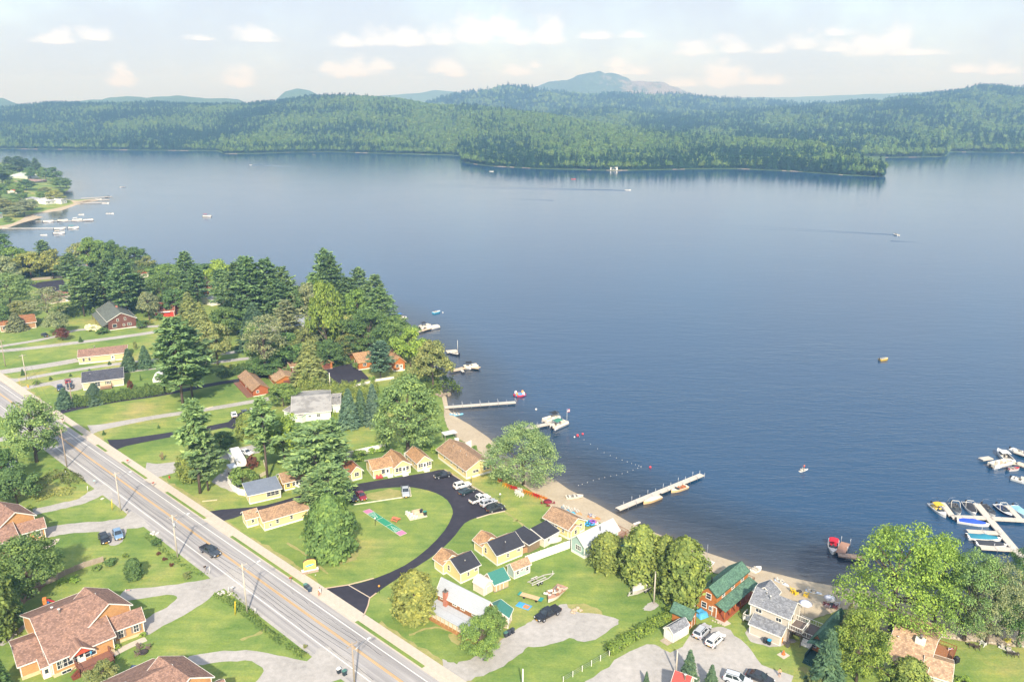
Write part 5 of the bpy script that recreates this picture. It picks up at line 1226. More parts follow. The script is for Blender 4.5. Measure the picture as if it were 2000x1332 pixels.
E2 = h.block(None,None,None,5.0,6.6,SD('c4baaa'),GREYR,.3,0,None,((1503,1132),(1491,1147)),(1530,1150),width=4.0)
h.deck(B,x,x + 2.6,-y - .2,y * .35,2.85,PL('6d6058'),WHITE,'fob'); h.deck(B,x,x + 4.6,-y * .2,y + 1.6,.9,PL('6d6058'),WHITE,'fob'); h.steps(B,x + 3.4,-y * .2 - .4,.8,4,0,-.34,2.2,WHITE)
h.deck(B,-x - 1.4,-x,-y * .9,-y * .2,.8,WHITE,WHITE,'nf'); h.pipe(B,-x * .2,-y * .4,5.9,6.9,.12,'d8d6d2'); h.pipe(B,-x * .45,-y * .2,6,7,.09)
h = House('cabin','green roofed orange cabin with a dark green porch under the lime maple','house'); B = h.block((1584,1271),(1626,1223),(1614,1270),2.7,4.2,LOG,GREENR,.5,.2,trim=False,fascia=PL('3f5e4d'))
f = B['fl']; sx = -f * B['L'] / 2; h.win(B,'n',.2,1.2,.7,.8)
m = MB(); m.slab((sx - .1,-1.3,2.5),(sx - .1,0,3.0),(sx - f * 1.7,0,3.0),(sx - f * 1.7,-1.3,2.5),.1); m.slab((sx - .1,0,3.0),(sx - .1,1.3,2.5),(sx - f * 1.7,1.3,2.5),(sx - f * 1.7,0,3.0),.1); h.custom(B,'porch_roof',m,GREENR)
m = MB(); m.box((sx - f * 1.7,0,.35),(3.2,1.7,.3)); [m.box((sx - f * (1.7),q,.9),(3.2,.1,.9)) for q in (-.85,.85)]; h.custom(B,'porch',m,PL('2d4f45'))
m = MB(); [m.box((sx - f * (3.4 + .3 * k),0,.28 - .09 * k),(.3,1.7,.56 - .18 * k)) for k in range(3)]; h.custom(B,'steps',m,PL('2d4f45'))
# brown roofed house bottom right
h = House('brown_roofed_house','pale green house with a wide tan brown roof at the bottom right','house'); B = h.block(None,None,None,2.8,4.9,SD('b9bfa2'),SH('bd9d80'),.5,.5,PL('8d5a48'),((1748,1223),(1832,1253)),(1812,1325))
L,Wd = B['L'],B['W']; x,y = L / 2,Wd / 2; print('brown',L,Wd)
h.win(B,'f',.25,1.3,1.1,.9,'slider'); h.win(B,'f',.7,1.3,1.1,.9)
D2 = h.block((1850,1356),(1802,1341),(1872,1322),2.8,4.1,SD('d0d3bf'),SH('bd9d80'),.4,.5,PL('8d5a48')); h.win(D2,'n',.5,1.3,1.0,1.0)
m = MB(); m.box((x * .35,-y * .22,4.6),(1.6,1.0,1.8)); c_ = h.custom(B,'chimney',m,SD('e3e0d4')); k = MB(); k.lathe([(.22,5.4),(.22,6.0),(.3,6.02),(.3,6.2)],(x * .35,-y * .22,0),10); h.part(k,'flue',PL('77716a'),None,c_)
h.deck(B,x,x + 3.0,-y * .9,y * .7,.8,PL('9a6a4c'),PL('8a5438'),'fob'); h.steps(B,x + 1.5,-y * .9 - .4,.7,4,0,-.34,1.8,PL('8a5438')); h.pipe(B,-x * .8,-y * .3,3.6,4.7,.1)
h = House('red_roofed_house','red metal roof cut by the bottom edge between small spruces','house'); B = h.block(None,None,None,2.7,4.6,SD('cfc6b4'),REDR,.4,.3,None,((1318,1310),(1352,1323)),(1300,1345)); h.pipe(B,.5,-.6,4.2,5.2,.16); h.win(B,'f',.5,1.2,1.0,1.0)
# orange brick duplex and its two neighbours
def brick_house(label,off=None):
    h = House('brick_house',label,'house'); B = h.block(None,None,None,3.3,7.4,BRICK,REDBROWN,.45,.7,STONE,((58,1209),(186,1160)),(113,1290))
    L,Wd = B['L'],B['W']; x,y = L / 2,Wd / 2; print('brick',L,Wd)
    for t in (.28,): h.win(B,'f',t,1.35,2.6,1.5,'triple')
    h.win(B,'f',.12,1.35,.9,1.4,'grid'); h.door(B,'f',.46,1.0,2.1,'e8e4da',.8); h.win(B,'f',.39,1.35,.7,1.3,'grid'); h.win(B,'f',.60,1.35,1.9,1.4,'double'); h.win(B,'f',.2,.05,1.5,.5,'slider')
    h.win(B,'n',.5,4.2,.8,1.2,'grid')
    # entrance gable
    gx = -x + L * .46; g = MB(); g.extrude_y([(gx - 1.7,3.0),(gx + 1.7,3.0),(gx,4.3)],-y - .9,-y + 1.2); en = h.custom(B,'entrance_gable',g,PL('c0553c'))
    r = MB(); r.slab((gx,-y - 1.1,4.5),(gx - 2.0,-y - 1.1,3.0),(gx - 2.0,-y + 1.6,3.0),(gx,-y + 2.6,4.5),.14); r.slab((gx,-y + 2.6,4.5),(gx + 2.0,-y + 1.6,3.0),(gx + 2.0,-y - 1.1,3.0),(gx,-y - 1.1,4.5),.14); h.part(r,'gable_roof',REDBROWN,None,en)
    q = MB(); [q.bar((gx,-y - 1.13,4.43),(gx + sg * 2.02,-y - 1.13,2.93),.06,.2) for sg in (-1,1)]; h.part(q,'fascia',WHITE,None,en)
    # deck with stairs and parasol
    h.deck(B,gx - 1.2,gx + 4.4,-y - 3.2,-y - .05,.85,PL('8a6152'),PL('84584a'),'fno'); 
    st = MB(); [st.box((gx - 1.45 - .3 * k,-y - 2.4,.42 - .1 * k),(.32,1.3,max(.1,.84 - .2 * k))) for k in range(4)]; [st.bar((gx - 1.3,-y - 2.4 + sg * .65,1.75),(gx - 2.6,-y - 2.4 + sg * .65,.9),.07,.1) for sg in (-1,1)]; h.custom(B,'steps',st,PL('7d4436'))
    # cross wing with the tall plain gable
    Cw = h.block(None,None,None,5.0,7.4,BRICK,REDBROWN,.4,.7,STONE,((165,1148),(213,1180)),(256,1178))
    W2 = h.block((226,1258),(283,1237),(210,1238),3.0,4.4,BRICK,REDBROWN,.4,.6,STONE)
    for t in (.22,.74): h.win(W2,'f',t,1.1,.85,1.45,'grid',PL('8d8078'))
    W3 = h.block((44,1328),(86,1312),(12,1286),3.0,4.6,BRICK,REDBROWN,.4,.7,STONE); h.win(W3,'n',.3,1.2,.9,1.2,'grid'); h.win(W3,'n',.65,1.2,.9,1.2,'grid')
    W4 = h.block((86,1327),(103,1320),(78,1312),2.5,3.4,BRICK,REDBROWN,.3,.3,STONE); h.door(W4,'f',.45,.9,2.0)
    pb = MB(); pb.box((x + 1.0,2.0,3.2),(2.0,3.4,.2)); pb.box((x + 1.9,.4,4.0),(.1,.1,1.5)); [pb.box((x + 1.95,2.0,3.5 + .25 * k),(.06,3.4,.12)) for k in range(4)]; h.custom(B,'balcony',pb,WHITE)
    for px_,py_ in ((-x * .35,.3),(-x * .2,-1.2)): h.pipe(B,px_,py_,6.4,7.9,.16,'e0ddd6')
    return h
bh = brick_house('large orange brick house with a brown roof and a railed deck in front',None)
for lab,a,b,z in [('orange brick house cut by the left edge, twin of the larger one',(281,1236),(89,1051),0),('orange brick house at the bottom edge, only its brown roof in view',(255,1178),(414,1318),5)]:
    c = copy_tree(bh.root); d = gpx(*b,z) - gpx(*a,z); c.location = Vector(bh.root.location) + Vector((d.x,d.y,0)); c['label'] = lab
# left side houses
h = House('green_house','pale green house with a mottled grey roof below the tall hedge','house'); B = h.block(None,None,None,2.8,4.8,SD('cfe0cf'),mottled('patched_shingles',[(.34,lin('7f7d79')),(.48,lin('8d8a86')),(.52,lin('a3a09b')),(.7,lin('aaa7a2'))],(.2,.5,6),(.5,.3,.2)),.4,.5,None,((569,776),(646,770)),(651,803))
h.win(B,'f',.45,1.4,.7,.5,'slider'); h.win(B,'f',.68,1.3,1.0,.9,'double'); x,y = B['L'] / 2,B['W'] / 2
D2 = h.block(None,None,None,2.7,4.5,SD('cfe0cf'),GREY2,.3,.4,None,((648,770),(666,769)),(668,790)); h.win(D2,'o',.5,1.0,1.6,1.6,'double')
for k in (-1,1): m = MB(); m.slab((k * .9 - .35,-D2['W'] * .22 - .4,3.72),(k * .9 + .35,-D2['W'] * .22 - .4,3.72),(k * .9 + .35,-D2['W'] * .22 + .4,4.1),(k * .9 - .35,-D2['W'] * .22 + .4,4.1),.1); h.custom(D2,'skylight',m,GLASS)
E2 = h.block((556,815),(590,826),(578,800),2.3,3.0,SD('cfe0cf'),GREY2,.3,.3)
h = House('log_cabin','long brown log cabin with a tan roof at the end of the black driveway','house'); B = h.block((495,775),(468,747),(525,770),2.4,4.0,LOGRED,BROWN,.5,.2,trim=False,fascia=PL('9a7450')); h.win(B,'n',.3,1.2,.8,.8); h.win(B,'f',.5,1.0,.8,.9)
m = MB(); m.box((0,-B['W'] / 2 - 1.1,.15),(B['L'],2.0,.3)); h.custom(B,'porch_floor',m,PL('86604e'))
h = House('log_garage','orange log garage with a wide brown door left of the olive spruce','garage'); B = h.block((540,757),(524,738),(580,753),2.5,3.9,LOG,TAN,.5,.1,trim=False,fascia=PL('c4a070')); h.garage_door(B,'n',.62,3.4,2.1); h.win(B,'f',.5,1.2,.7,.8)
h = House('log_garage','orange log garage by the dark parking pad right of the olive spruce','garage'); B = h.block((627,723),(606,703),(650,720),2.5,4.0,LOG,BROWN,.5,.1,trim=False,fascia=PL('c4a070')); h.garage_door(B,'n',.5,2.8,2.1)
h = House('shed','little dark brown shed left of the olive spruce','shed'); B = h.block((566,728),(584,726),(564,718),2.1,3.0,log_mat('7a4a3c'),BROWN,.25,0,trim=False); h.door(B,'f',.5,.9,1.8,'6a3f34',.1,False)
h = House('log_house','big orange log house behind the blue green pine near the water','house'); B = h.block((701,723),(740,717),(688,706),3.0,5.0,LOG,ORB,.5,.3,trim=False,fascia=PL('c4a070')); h.win(B,'n',.5,1.3,1.0,1.1); h.win(B,'f',.3,1.3,1.2,1.1,'double')
D2 = h.block((770,726),(750,703),(790,722),3.6,5.6,LOG,ORB,.5,.5,trim=False,fascia=PL('c4a070')); h.win(D2,'n',.3,1.6,1.0,1.1); h.door(D2,'n',.65,.95,2.0,'e0dccf',.5)
h = House('grey_roofed_house','beige single storey house with a dark grey roof behind the bushy hedge','house'); B = h.block(None,None,None,2.7,4.4,SD('d6c2a0'),DKGREY,.35,.4,None,((159,729),(241,719)),(161,749)); h.win(B,'f',.36,.9,1.5,1.5,'double'); h.win(B,'f',.62,1.3,1.0,.9,'double',PL('5f7a66')); h.deck(B,-B['L'] * .08,B['L'] * .2,-B['W'] / 2 - 2.4,-B['W'] / 2,.6,PL('9a7e68'),PL('8a6a54'),'fo'); h.pipe(B,-4,-1.5,3.6,4.3,.1)
h = House('tan_house','tan single storey house with a red brown roof and round shrubs','house'); B = h.block(None,None,None,2.7,4.3,SD('dcb988'),REDBROWN,.35,.4,None,((152,684),(249,674)),(165,698)); 
for t in (.1,.22): h.win(B,'f',t,1.1,.8,1.1)
h.door(B,'f',.7,.95,2.05); h.steps(B,B['L'] * .2,-B['W'] / 2 - .4,.6,3,0,-.32,1.4,PL('b5aca0'))
h.pipe(B,-3,1,4,5,.15)
h = House('brown_house','dark brown two storey house with a green grey roof and brick chimney','house'); B = h.block((213,646),(192,622),(267,638),4.2,7.2,SD('6f4a40'),SH('6c726b'),.5,.3,trim=False)
h.win(B,'n',.22,1.1,1.6,1.5,'plain'); h.win(B,'n',.35,3.7,.8,1.1); h.win(B,'n',.62,3.9,.7,1.1); h.win(B,'n',.75,1.2,1.5,1.1,'double'); h.win(B,'n',.55,1.3,.8,.8); h.chimney(B,0,.6,6.0,8.0,.8)
f = B['fl']; m = MB(); x,y = B['L'] / 2,B['W'] / 2; m.slab((-x - .4,-y - 2.6,2.3),(x + .4,-y - 2.6,2.3),(x + .4,-y - .02,3.4),(-x - .4,-y - .02,3.4),.15); h.custom(B,'porch_roof',m,SH('6c726b'))
for k in range(4): m = MB(); m.box((-x + 2 * x * k / 3,-y - 2.4,1.1),(.16,.16,2.2)); h.custom(B,'porch_post',m,PL('5f4038'))
for t in (.3,.6): h.win(B,'f',t,3.5,.8,.6)
h = House('barn','bright red barn with a brown gambrel roof','barn'); B = h.block(None,None,None,2.7,5.4,PL('c23a2c'),SH('8a5a4a'),.35,0,None,((304,592),(344,590)),(346,607),kind='gambrel'); h.garage_door(B,'f',.5,3.2,2.1,'c8402e'); m = MB(); m.slab((-2.6,-B['W'] / 2 - 1.0,2.4),(2.6,-B['W'] / 2 - 1.0,2.4),(2.6,-B['W'] / 2,2.62),(-2.6,-B['W'] / 2,2.62),.1); h.custom(B,'awning',m,WHITE)
h = House('bungalow','brown roofed bungalow cut by the left edge behind a grey conifer','house'); B = h.block((2,649),(71,640),(-6,634),2.7,4.6,PL('a5805e'),SH('a0704f'),.5,.2); h.win(B,'f',.1,1.0,1.0,1.1); h.win(B,'f',.5,1.0,1.6,1.1,'double')
h = House('lake_house','brown roofed house with timber gable among pines at the water','house'); B = h.block((399,577),(389,560),(422,572),3.2,7.2,LOG,SH('93604c'),.6,.2,trim=False); h.win(B,'n',.5,1.2,1.6,1.8,'double'); h.win(B,'n',.5,4.2,1.2,1.0)
h = House('motel','low brown roofed building at the edge of the black car park','house'); B = h.block((100,594),(139,588),(95,582),2.7,4.2,SD('b5a48e'),SH('8d5f50'),.5,.2); h.win(B,'f',.5,1.0,1.5,1.1,'double'); h.door(B,'f',.8)
sheet('car_park',[(55,556),(85,550),(122,546),(134,560),(132,572),(100,577),(84,568)],.02,M['asphalt_new'],n=1)
h = House('shore_house','cream house with a steep grey roof between dark pines on the shore','house'); B = h.block((170,552),(152,536),(190,548),4.6,7.6,SD('d8cfb4'),SH('8a8f96'),.6,.2); h.win(B,'n',.5,1.4,1.4,1.4,'double'); h.win(B,'n',.5,4.6,.9,1.0); h.chimney(B,0,.4,6.6,8.4,.7)
h = House('boathouse','small orange roofed boathouse at the water on the left shore','boathouse'); B = h.block((272,544),(291,541),(270,537),2.4,3.4,PL('d8d0c0'),SH('c4683f'),.3,0); h.win(B,'f',.5,1.0,1.0,.9)
h = House('pale_house','pale lakeside house with light grey roofs deep in the grove','house'); B = h.block((546,664),(622,650),(538,646),4.6,7.0,SD('d9d6cc'),SH('9ca3ad'),.5,.2); 
for t in (.15,.4,.65,.9): h.win(B,'f',t,2.6,1.2,1.3,'double')
h = House('garage','small white garage by the trees right of the red barn','garage'); B = h.block((413,598),(434,594),(411,589),2.5,3.6,SD('e4e2da'),SH('b5b5b2'),.3,0); h.garage_door(B,'f',.5,2.6,2.0,'e8e6e0')
# headland and far shore
for nm,lab,P,he,rh,wc,rc in [('headland_house','headland house with a pale domed green grey roof among pines',((54,350),(77,348),(54,343)),4,8.5,'c9c8bc','bcc9c0'),('headland_house','white house at the headland beach next to the bright tree',((120,399),(131,397),(117,390)),4.5,7,'e8e8e4','c9ccd0'),
                               ('headland_house','grey roofed white house left on the headland lawn',((70,398),(86,396),(69,391)),3.5,5.5,'e4e4e0','a9abb2'),('headland_house','long white house in the middle of the headland lawn',((90,400),(110,398),(90,393)),3.5,5.5,'e8e6e0','c3c5c9'),
                               ('headland_house','red roofed small house in the headland trees',((34,380),(42,379),(33,376)),3,5,'d8cfc4','c4604a'),('headland_house','teal roofed building cut by the left edge above the headland beach',((-6,428),(6,426),(-8,420)),4,6.5,'d8d6d0','4f9a90'),('headland_house','low brown house on the headland slope below the domed roof',((66,358),(92,356),(66,352)),3,5,'9a8478','a58a80')]:
    h = House(nm,lab,'house','houses on the far headland'); B = h.block(*P,he,rh,SD(wc),SH(rc),.4,0,trim=False,kind='hip' if 'domed' in lab else 'gable'); h.win(B,'f',.3,1.2,1.2,1.3); h.win(B,'f',.7,1.2,1.2,1.3)
h = House('boathouse','white boathouse on the far wooded shore','boathouse'); B = h.block((1192,333.5),(1206,333.5),(1192,331.5),5,8,SD('e8e6e0'),SH('8d968f'),.5,0); h.win(B,'f',.25,1,2,3); h.win(B,'f',.7,1,3,3)
# ------------------------------------------------------------------ vehicles
M['car_paint'] = tinted('car_paint',.28,.5,.6); M['car_glass'] = glass('car_glass',(.03,.04,.05),.05); M['tyre'] = plain('tyre','26262a',.9); M['rim'] = plain('rim','a9abb0',.35,.6)
M['dark_trim'] = plain('dark_trim','2b2c30',.6); M['lamp_clear'] = plain('headlight_lens','dcdfe2',.15); M['lamp_red'] = plain('tail_light_lens','9c1f1c',.2); M['plate'] = plain('number_plate','e0a93a',.5); M['white_gel'] = plain('white_gelcoat','e2e0da',.3,0,.05)
def loft(stations,mat=0):
    m = MB(); vs = []; fs = []
    for x,w,zb,zt in stations:
        for y,z in ((-w * .9,zb),(-w,zb + (zt - zb) * .3),(-w,zt - .14),(-w * .9,zt),(w * .9,zt),(w,zt - .14),(w,zb + (zt - zb) * .3),(w * .9,zb)): vs.append((x,y,z))
    n = 8
    for i in range(len(stations) - 1):
        for k in range(n): fs.append((i * n + k,(i + 1) * n + k,(i + 1) * n + (k + 1) % n,i * n + (k + 1) % n))
    fs.append(tuple(range(n))); fs.append(tuple((len(stations) - 1) * n + k for k in range(n))[::-1])
    return m.add(vs,fs,mat,False)
CARS = {}
def car_proto(kind):
    if kind in CARS: return CARS[kind]
    P = {}
    L,w = dict(sedan=(4.7,.92),hatch=(4.2,.88),suv=(4.8,.96),pickup=(5.7,1.0),wagon=(4.9,.93))[kind]; x = L / 2
    if kind == 'sedan': st = [(-x,.72,.4,.82),(-x + .25,.88,.3,.98),(-x + 1.0,w,.28,1.0),(0,w,.28,.98),(x - 1.2,w,.28,.92),(x - .35,.88,.3,.8),(x,.7,.4,.66)]; cab = (-x + .55,-x + 1.45,x - 2.2,x - 1.25,.97,1.46)
    elif kind == 'hatch': st = [(-x,.74,.4,.9),(-x + .2,.86,.3,1.0),(-x + .9,w,.28,1.0),(0,w,.28,.98),(x - 1.0,w,.28,.92),(x - .3,.82,.3,.8),(x,.66,.4,.66)]; cab = (-x + .1,-x + .75,x - 2.0,x - 1.05,.98,1.5)
    elif kind in ('suv','wagon'):
        zt,zr = (1.14,1.75) if kind == 'suv' else (1.02,1.58)
        st = [(-x,.8,.45,zt - .1),(-x + .15,.9,.35,zt),(-x + .9,w,.32,zt),(0,w,.32,zt - .02),(x - 1.2,w,.32,zt - .08),(x - .3,.88,.36,zt - .2),(x,.76,.45,zt - .36)]; cab = (-x + .08,-x + .42,x - 2.2,x - 1.3,zt - .03,zr)
    else: st = [(-x,.92,.55,1.12),(-x + .1,.98,.45,1.16),(-x + 1.2,w,.42,1.16),(0,w,.42,1.16),(x - 1.4,w,.42,1.14),(x - .3,.94,.45,1.08),(x,.84,.5,.86)]; cab = (-x + 2.0,-x + 2.2,x - 2.25,x - 1.5,1.13,1.86)
    P['body'] = None; body = loft(st)
    a,b,c,d,z0,z1 = cab; wb,wt = w * .95,w * .76
    v = [(a,-wb,z0),(d,-wb,z0),(d,wb,z0),(a,wb,z0),(b,-wt,z1),(c,-wt,z1),(c,wt,z1),(b,wt,z1)]
    body.add(v,[(4,5,6,7),(0,1,5,4),(1,2,6,5),(2,3,7,6),(3,0,4,7)])
    V = [Vector(q) for q in v]
    def pane(i,j,k,l,u0=.08,u1=.92,v0=.12,v1=.9):
        A,Bq,Cq,Dq = V[i],V[j],V[k],V[l]; f = lambda u,t: (A + (Bq - A) * u) * (1 - t) + (Dq + (Cq - Dq) * u) * t
        m = MB(); q = [f(u0,v0),f(u1,v0),f(u1,v1),f(u0,v1)]; n = (q[1] - q[0]).cross(q[3] - q[0]).normalized() * .02; m.slab(*[e + n for e in q],.03); return m
    P['windscreen'] = pane(1,2,6,5,.06,.94,.06,.94).mesh('windscreen',M['car_glass']); P['rear_window'] = pane(3,0,4,7,.1,.9,.15,.9).mesh('rear_window',M['car_glass'])
    P['side_window'] = [pane(0,1,5,4,.10,.48),pane(0,1,5,4,.52,.86),pane(2,3,7,6,.14,.48),pane(2,3,7,6,.52,.90)]
    P['side_window'] = [m.mesh('side_window',M['car_glass']) for m in P['side_window']]
    P['body'] = body.mesh('body',M['car_paint'])
    r = .40 if kind == 'pickup' else .34 if kind != 'suv' else .37
    ty = MB(); ty.lathe([(r * .6,-.11),(r * .95,-.11),(r,-.06),(r,.06),(r * .95,.11),(r * .6,.11)],n=16); ri = MB(); ri.lathe([(.03,.1),(r * .62,.105),(r * .62,.125),(.05,.135)],n=10)
    P['wheel'] = ty.mesh('wheel',M['tyre']); P['rim'] = ri.mesh('rim',M['rim']); P['wx'] = (-x + L * .19,x - L * .19); P['wy'] = w - .08; P['r'] = r
    zt = st[-1][3]
    P['headlight'] = []; 
    for s in (-1,1): m = MB(); m.box((x - .12,s * st[-1][1] * .82,zt - .04),(.34,.28,.16)); P['headlight'].append(m.mesh('headlight',M['lamp_clear']))
    P['tail_light'] = []
    for s in (-1,1): m = MB(); m.box((-x + .06,s * st[0][1] * .92,st[0][3] - .12),(.16,.2,.22)); P['tail_light'].append(m.mesh('tail_light',M['lamp_red']))
    m = MB(); m.box((x + .0,0,.5),(.1,st[-1][1] * 1.5,.2)); m.box((-x,0,.52),(.1,st[0][1] * 1.6,.2)); P['bumper'] = m.mesh('bumper',M['dark_trim'])
    m = MB(); m.box((x + .06,0,.52),(.03,.5,.16)); m.box((-x - .06,0,.62),(.03,.4,.15)); P['number_plate'] = m.mesh('number_plate',M['plate'])
    P['mirror'] = []
    for s in (-1,1): m = MB(); m.box((d - .3,s * (w + .08),z0 + .12),(.16,.22,.16)); P['mirror'].append(m.mesh('mirror',M['dark_trim']))
    if kind == 'pickup':
        m = MB(); m.box((-x + 1.03,0,1.17),(1.86,1.6,.04)); [m.box((-x + 1.03,s * .88,1.2),(1.9,.1,.08)) for s in (-1,1)]; P['bed'] = m.mesh('bed',M['dark_trim'])
    if kind in ('suv','wagon'):
        m = MB(); [m.box(((b + c) / 2,s * wt * .85,z1 + .05),(c - b,.05,.05)) for s in (-1,1)]; P['roof_rail'] = m.mesh('roof_rail',M['dark_trim'])
    CARS[kind] = P; return P
def car(kind,px,py,hx,hy,col,label,name=None,group=None,scale=1.0):
    """front of the car points from (px,py) towards photo pixel (hx,hy)"""
    P = car_proto(kind); p = at(px,py); q = at(hx,hy); yaw = math.atan2(q.y - p.y,q.x - p.x)
    r = empty(name or {'pickup': 'pickup_truck','suv': 'parked_car'}.get(kind,'parked_car'),p + Vector((0,0,.03)),yaw,label,'car' if kind != 'pickup' else 'pickup',group)
    r.scale = (scale,) * 3
    for k in ('body','windscreen','rear_window','bumper','number_plate','bed','roof_rail'):
        if k in P: o = link(k,P[k],r); o.color = lin(col)
    for k in ('side_window','headlight','tail_light','mirror'):
        for me in P[k]: link(k,me,r)
    for sx in P['wx']:
        for s in (-1,1):
            o = link('wheel',P['wheel'],r); o.location = (sx,s * P['wy'],P['r']); o.rotation_euler = (-s * math.pi / 2,0,0); link('rim',P['rim'],o)
    return r
car('pickup',411,1081,440,1097,'3f4650','dark grey pickup truck driving on the road')
car('pickup',1070,1204,1045,1217,'15171d','large black pickup truck with a covered bed on the gravel drive')
car('pickup',937,979,957,972,'e4e4e2','white pickup with an open black bed in the middle of the resort row')
car('sedan',865,932,849,935,'23262d','black sedan parked alone in front of the long yellow motel')
car('suv',903,952,921,947,'e6e5e2','white car at the top end of the resort parking row')
car('sedan',912,963,929,957,'26383a','dark green sedan second in the resort parking row')
car('suv',954,986,972,979,'b9bcc2','silver car between the white pickup and the dark car in the row',scale=.98)
car('suv',967,996,985,990,'33373d','dark grey car at the lower end of the resort parking row')
car('suv',687,975,698,985,'1d2026','black car parked under the big pine boughs next to the red one')
car('sedan',706,972,714,982,'8f1f2a','dark red sedan parked on the grass beside the black car')
car('pickup',792,964,794,978,'b4b9c0','silver pickup parked nose out on the dry grass')
car('hatch',457,813,453,802,'e4e4e2','white hatchback at the left of the black parking pad',scale=1.05)
car('sedan',478,808,474,798,'4d525a','grey car half hidden behind the clipped round conifer')
car('suv',495,806,491,795,'e6e6e4','white sport utility car at the right of the black parking pad')
car('sedan',509,835,520,838,'20242b','dark car peeking out behind the clipped round conifer')
car('sedan',481,887,497,892,'e2e3e3','white sedan parked behind the camper trailer')
car('hatch',118,761,120,770,'2f4468','dark blue car on the pad beside the grey roofed house',scale=1.1)
car('pickup',137,757,139,768,'2c3440','dark pickup on the pad by the grey roofed house',scale=.92)
car('hatch',133,748,131,740,'9c2f33','red car just behind the dark pickup on the pad',scale=1.05)
car('sedan',88,657,95,660,'2b313a','dark car on the gravel drive by the brown bungalow')
car('hatch',204,1056,209,1066,'1c1f25','black hatchback parked on the gravel beside the lawn',scale=1.08)
car('hatch',231,1048,235,1057,'7896b4','light blue hatchback parked on the gravel beside the black one',scale=1.08)
car('suv',258,1330,250,1342,'3c4f6e','dark blue car beside the bottom orange brick house')
car('sedan',92,1196,110,1188,'7a1a26','dark red car behind the orange brick house roof')
car('suv',1371,1238,1385,1223,'b7bac0','silver car with a roof rack next to the garden shed')
car('wagon',1397,1254,1412,1240,'eceae6','white estate car beside the silver one on the gravel yard')
car('suv',1440,1333,1462,1340,'c2c8d0','pale silver car at the bottom edge of the gravel yard')
car('sedan',1484,1328,1504,1336,'2a2d33','dark sedan at the bottom edge right of the pale silver car')
# camper and box trailer
def camper():
    p,q = at(452,905),at(492,915); p0 = at(458,888); yaw = math.atan2(at(480,925).y - p0.y,at(480,925).x - p0.x); r = empty('camper_trailer',at(466,908),yaw,'white camper trailer with a slide out side parked by the bushes','camper')
    b = MB(); b.extrude_y([(-4.6,.7),(3.2,.7),(3.4,1.6),(5.2,1.7),(5.0,3.4),(-4.6,3.5)],-1.25,1.25); b.build('body',M['white_gel'],r)
    s = MB(); s.box((-1.6,-1.6,1.9),(3.6,.8,1.9)); so = s.build('slide_out',M['white_gel'],r)
    for xx in (-2.7,-.6): w = MB(); w.box((xx,-2.02,2.1),(.8,.03,.7)); w.build('pane',M['car_glass'],so)
    for xx in (1.4,3.6): w = MB(); w.box((xx,-1.27,2.3),(.8,.04,.6)); w.build('window',M['car_glass'],r)
    for xx in (-3,-.5,2): v = MB(); v.box((xx,.2,3.55),(.5,.5,.12)); v.build('roof_vent',M['white_gel'],r)
    v = MB(); v.box((3.4,-.2,3.65),(.9,.7,.28)); v.build('air_conditioner',M['white_gel'],r)
    for sx in (-1.2,-.3):
        for s_ in (-1,1): o = link('wheel',CARS['suv']['wheel'],r); o.location = (sx,s_ * 1.1,.37); o.rotation_euler = (-s_ * math.pi / 2,0,0); link('rim',CARS['suv']['rim'],o)
    p = at(455,925); r = empty('box_trailer',p,yaw + .1,'small white box trailer beside the camper','trailer'); b = MB(); b.box((0,0,1.35),(3.2,2.0,1.9)); b.build('body',PL('dcd4c2'),r); b = MB(); b.box((0,0,2.34),(3.3,2.1,.08)); b.build('roof',PL('c9ced4'),r)
    for s_ in (-1,1): o = link('wheel',CARS['suv']['wheel'],r); o.location = (0,s_ * 1.02,.37); o.rotation_euler = (-s_ * math.pi / 2,0,0)
camper()

# ------------------------------------------------------------------ boats
def hull_mesh(L,bm,fb,col_mat,deckm,flat=False,n=12,floor=.25):
    """lofted hull, bow to +x; faces of the gunwale and cockpit are separate materials"""
    m = MB(); vs = []; fs = []; mi = []
    for i in range(n + 1):
        t = i / n; x = -L / 2 + L * t; w = bm / 2 * (1 - max(0,(t - .45) / .55) ** 2.3) * (1 if t > .02 else .96); w = max(w,.03); sh = fb * (1 + .35 * max(0,t - .4)); kz = -.25 + (.35 if t > .9 else 0) * (t - .9) * 10
        fl = -.1 + floor if .12 < t < .66 else sh - .05
        for y,z in ((0,kz),(-w * .8,-.05),(-w,sh),(-w * .86,sh + .03),(-w * .80,fl),(0,fl if fl < sh - .1 else sh + .06),(w * .80,fl),(w * .86,sh + .03),(w,sh),(w * .8,-.05)): vs.append((x,y,z))
    k = 10
    for i in range(n):
        for j in range(k):
            fs.append((i * k + j,i * k + (j + 1) % k,(i + 1) * k + (j + 1) % k,(i + 1) * k + j)); mi.append(0 if j in (0,1,8,9) else 1 if j in (2,7) else 2 if .12 < (i + .5) / n < .66 else 1)
    m.v = [tuple(v) for v in vs]; m.f = [list(f) for f in fs] + [list(range(k)),[n * k + j for j in range(k)][::-1]]; m.m = mi + [0,0]; m.smooth = [False] * len(m.f)
    return m.mesh('hull',[col_mat,deckm,PL('8d8a86')])
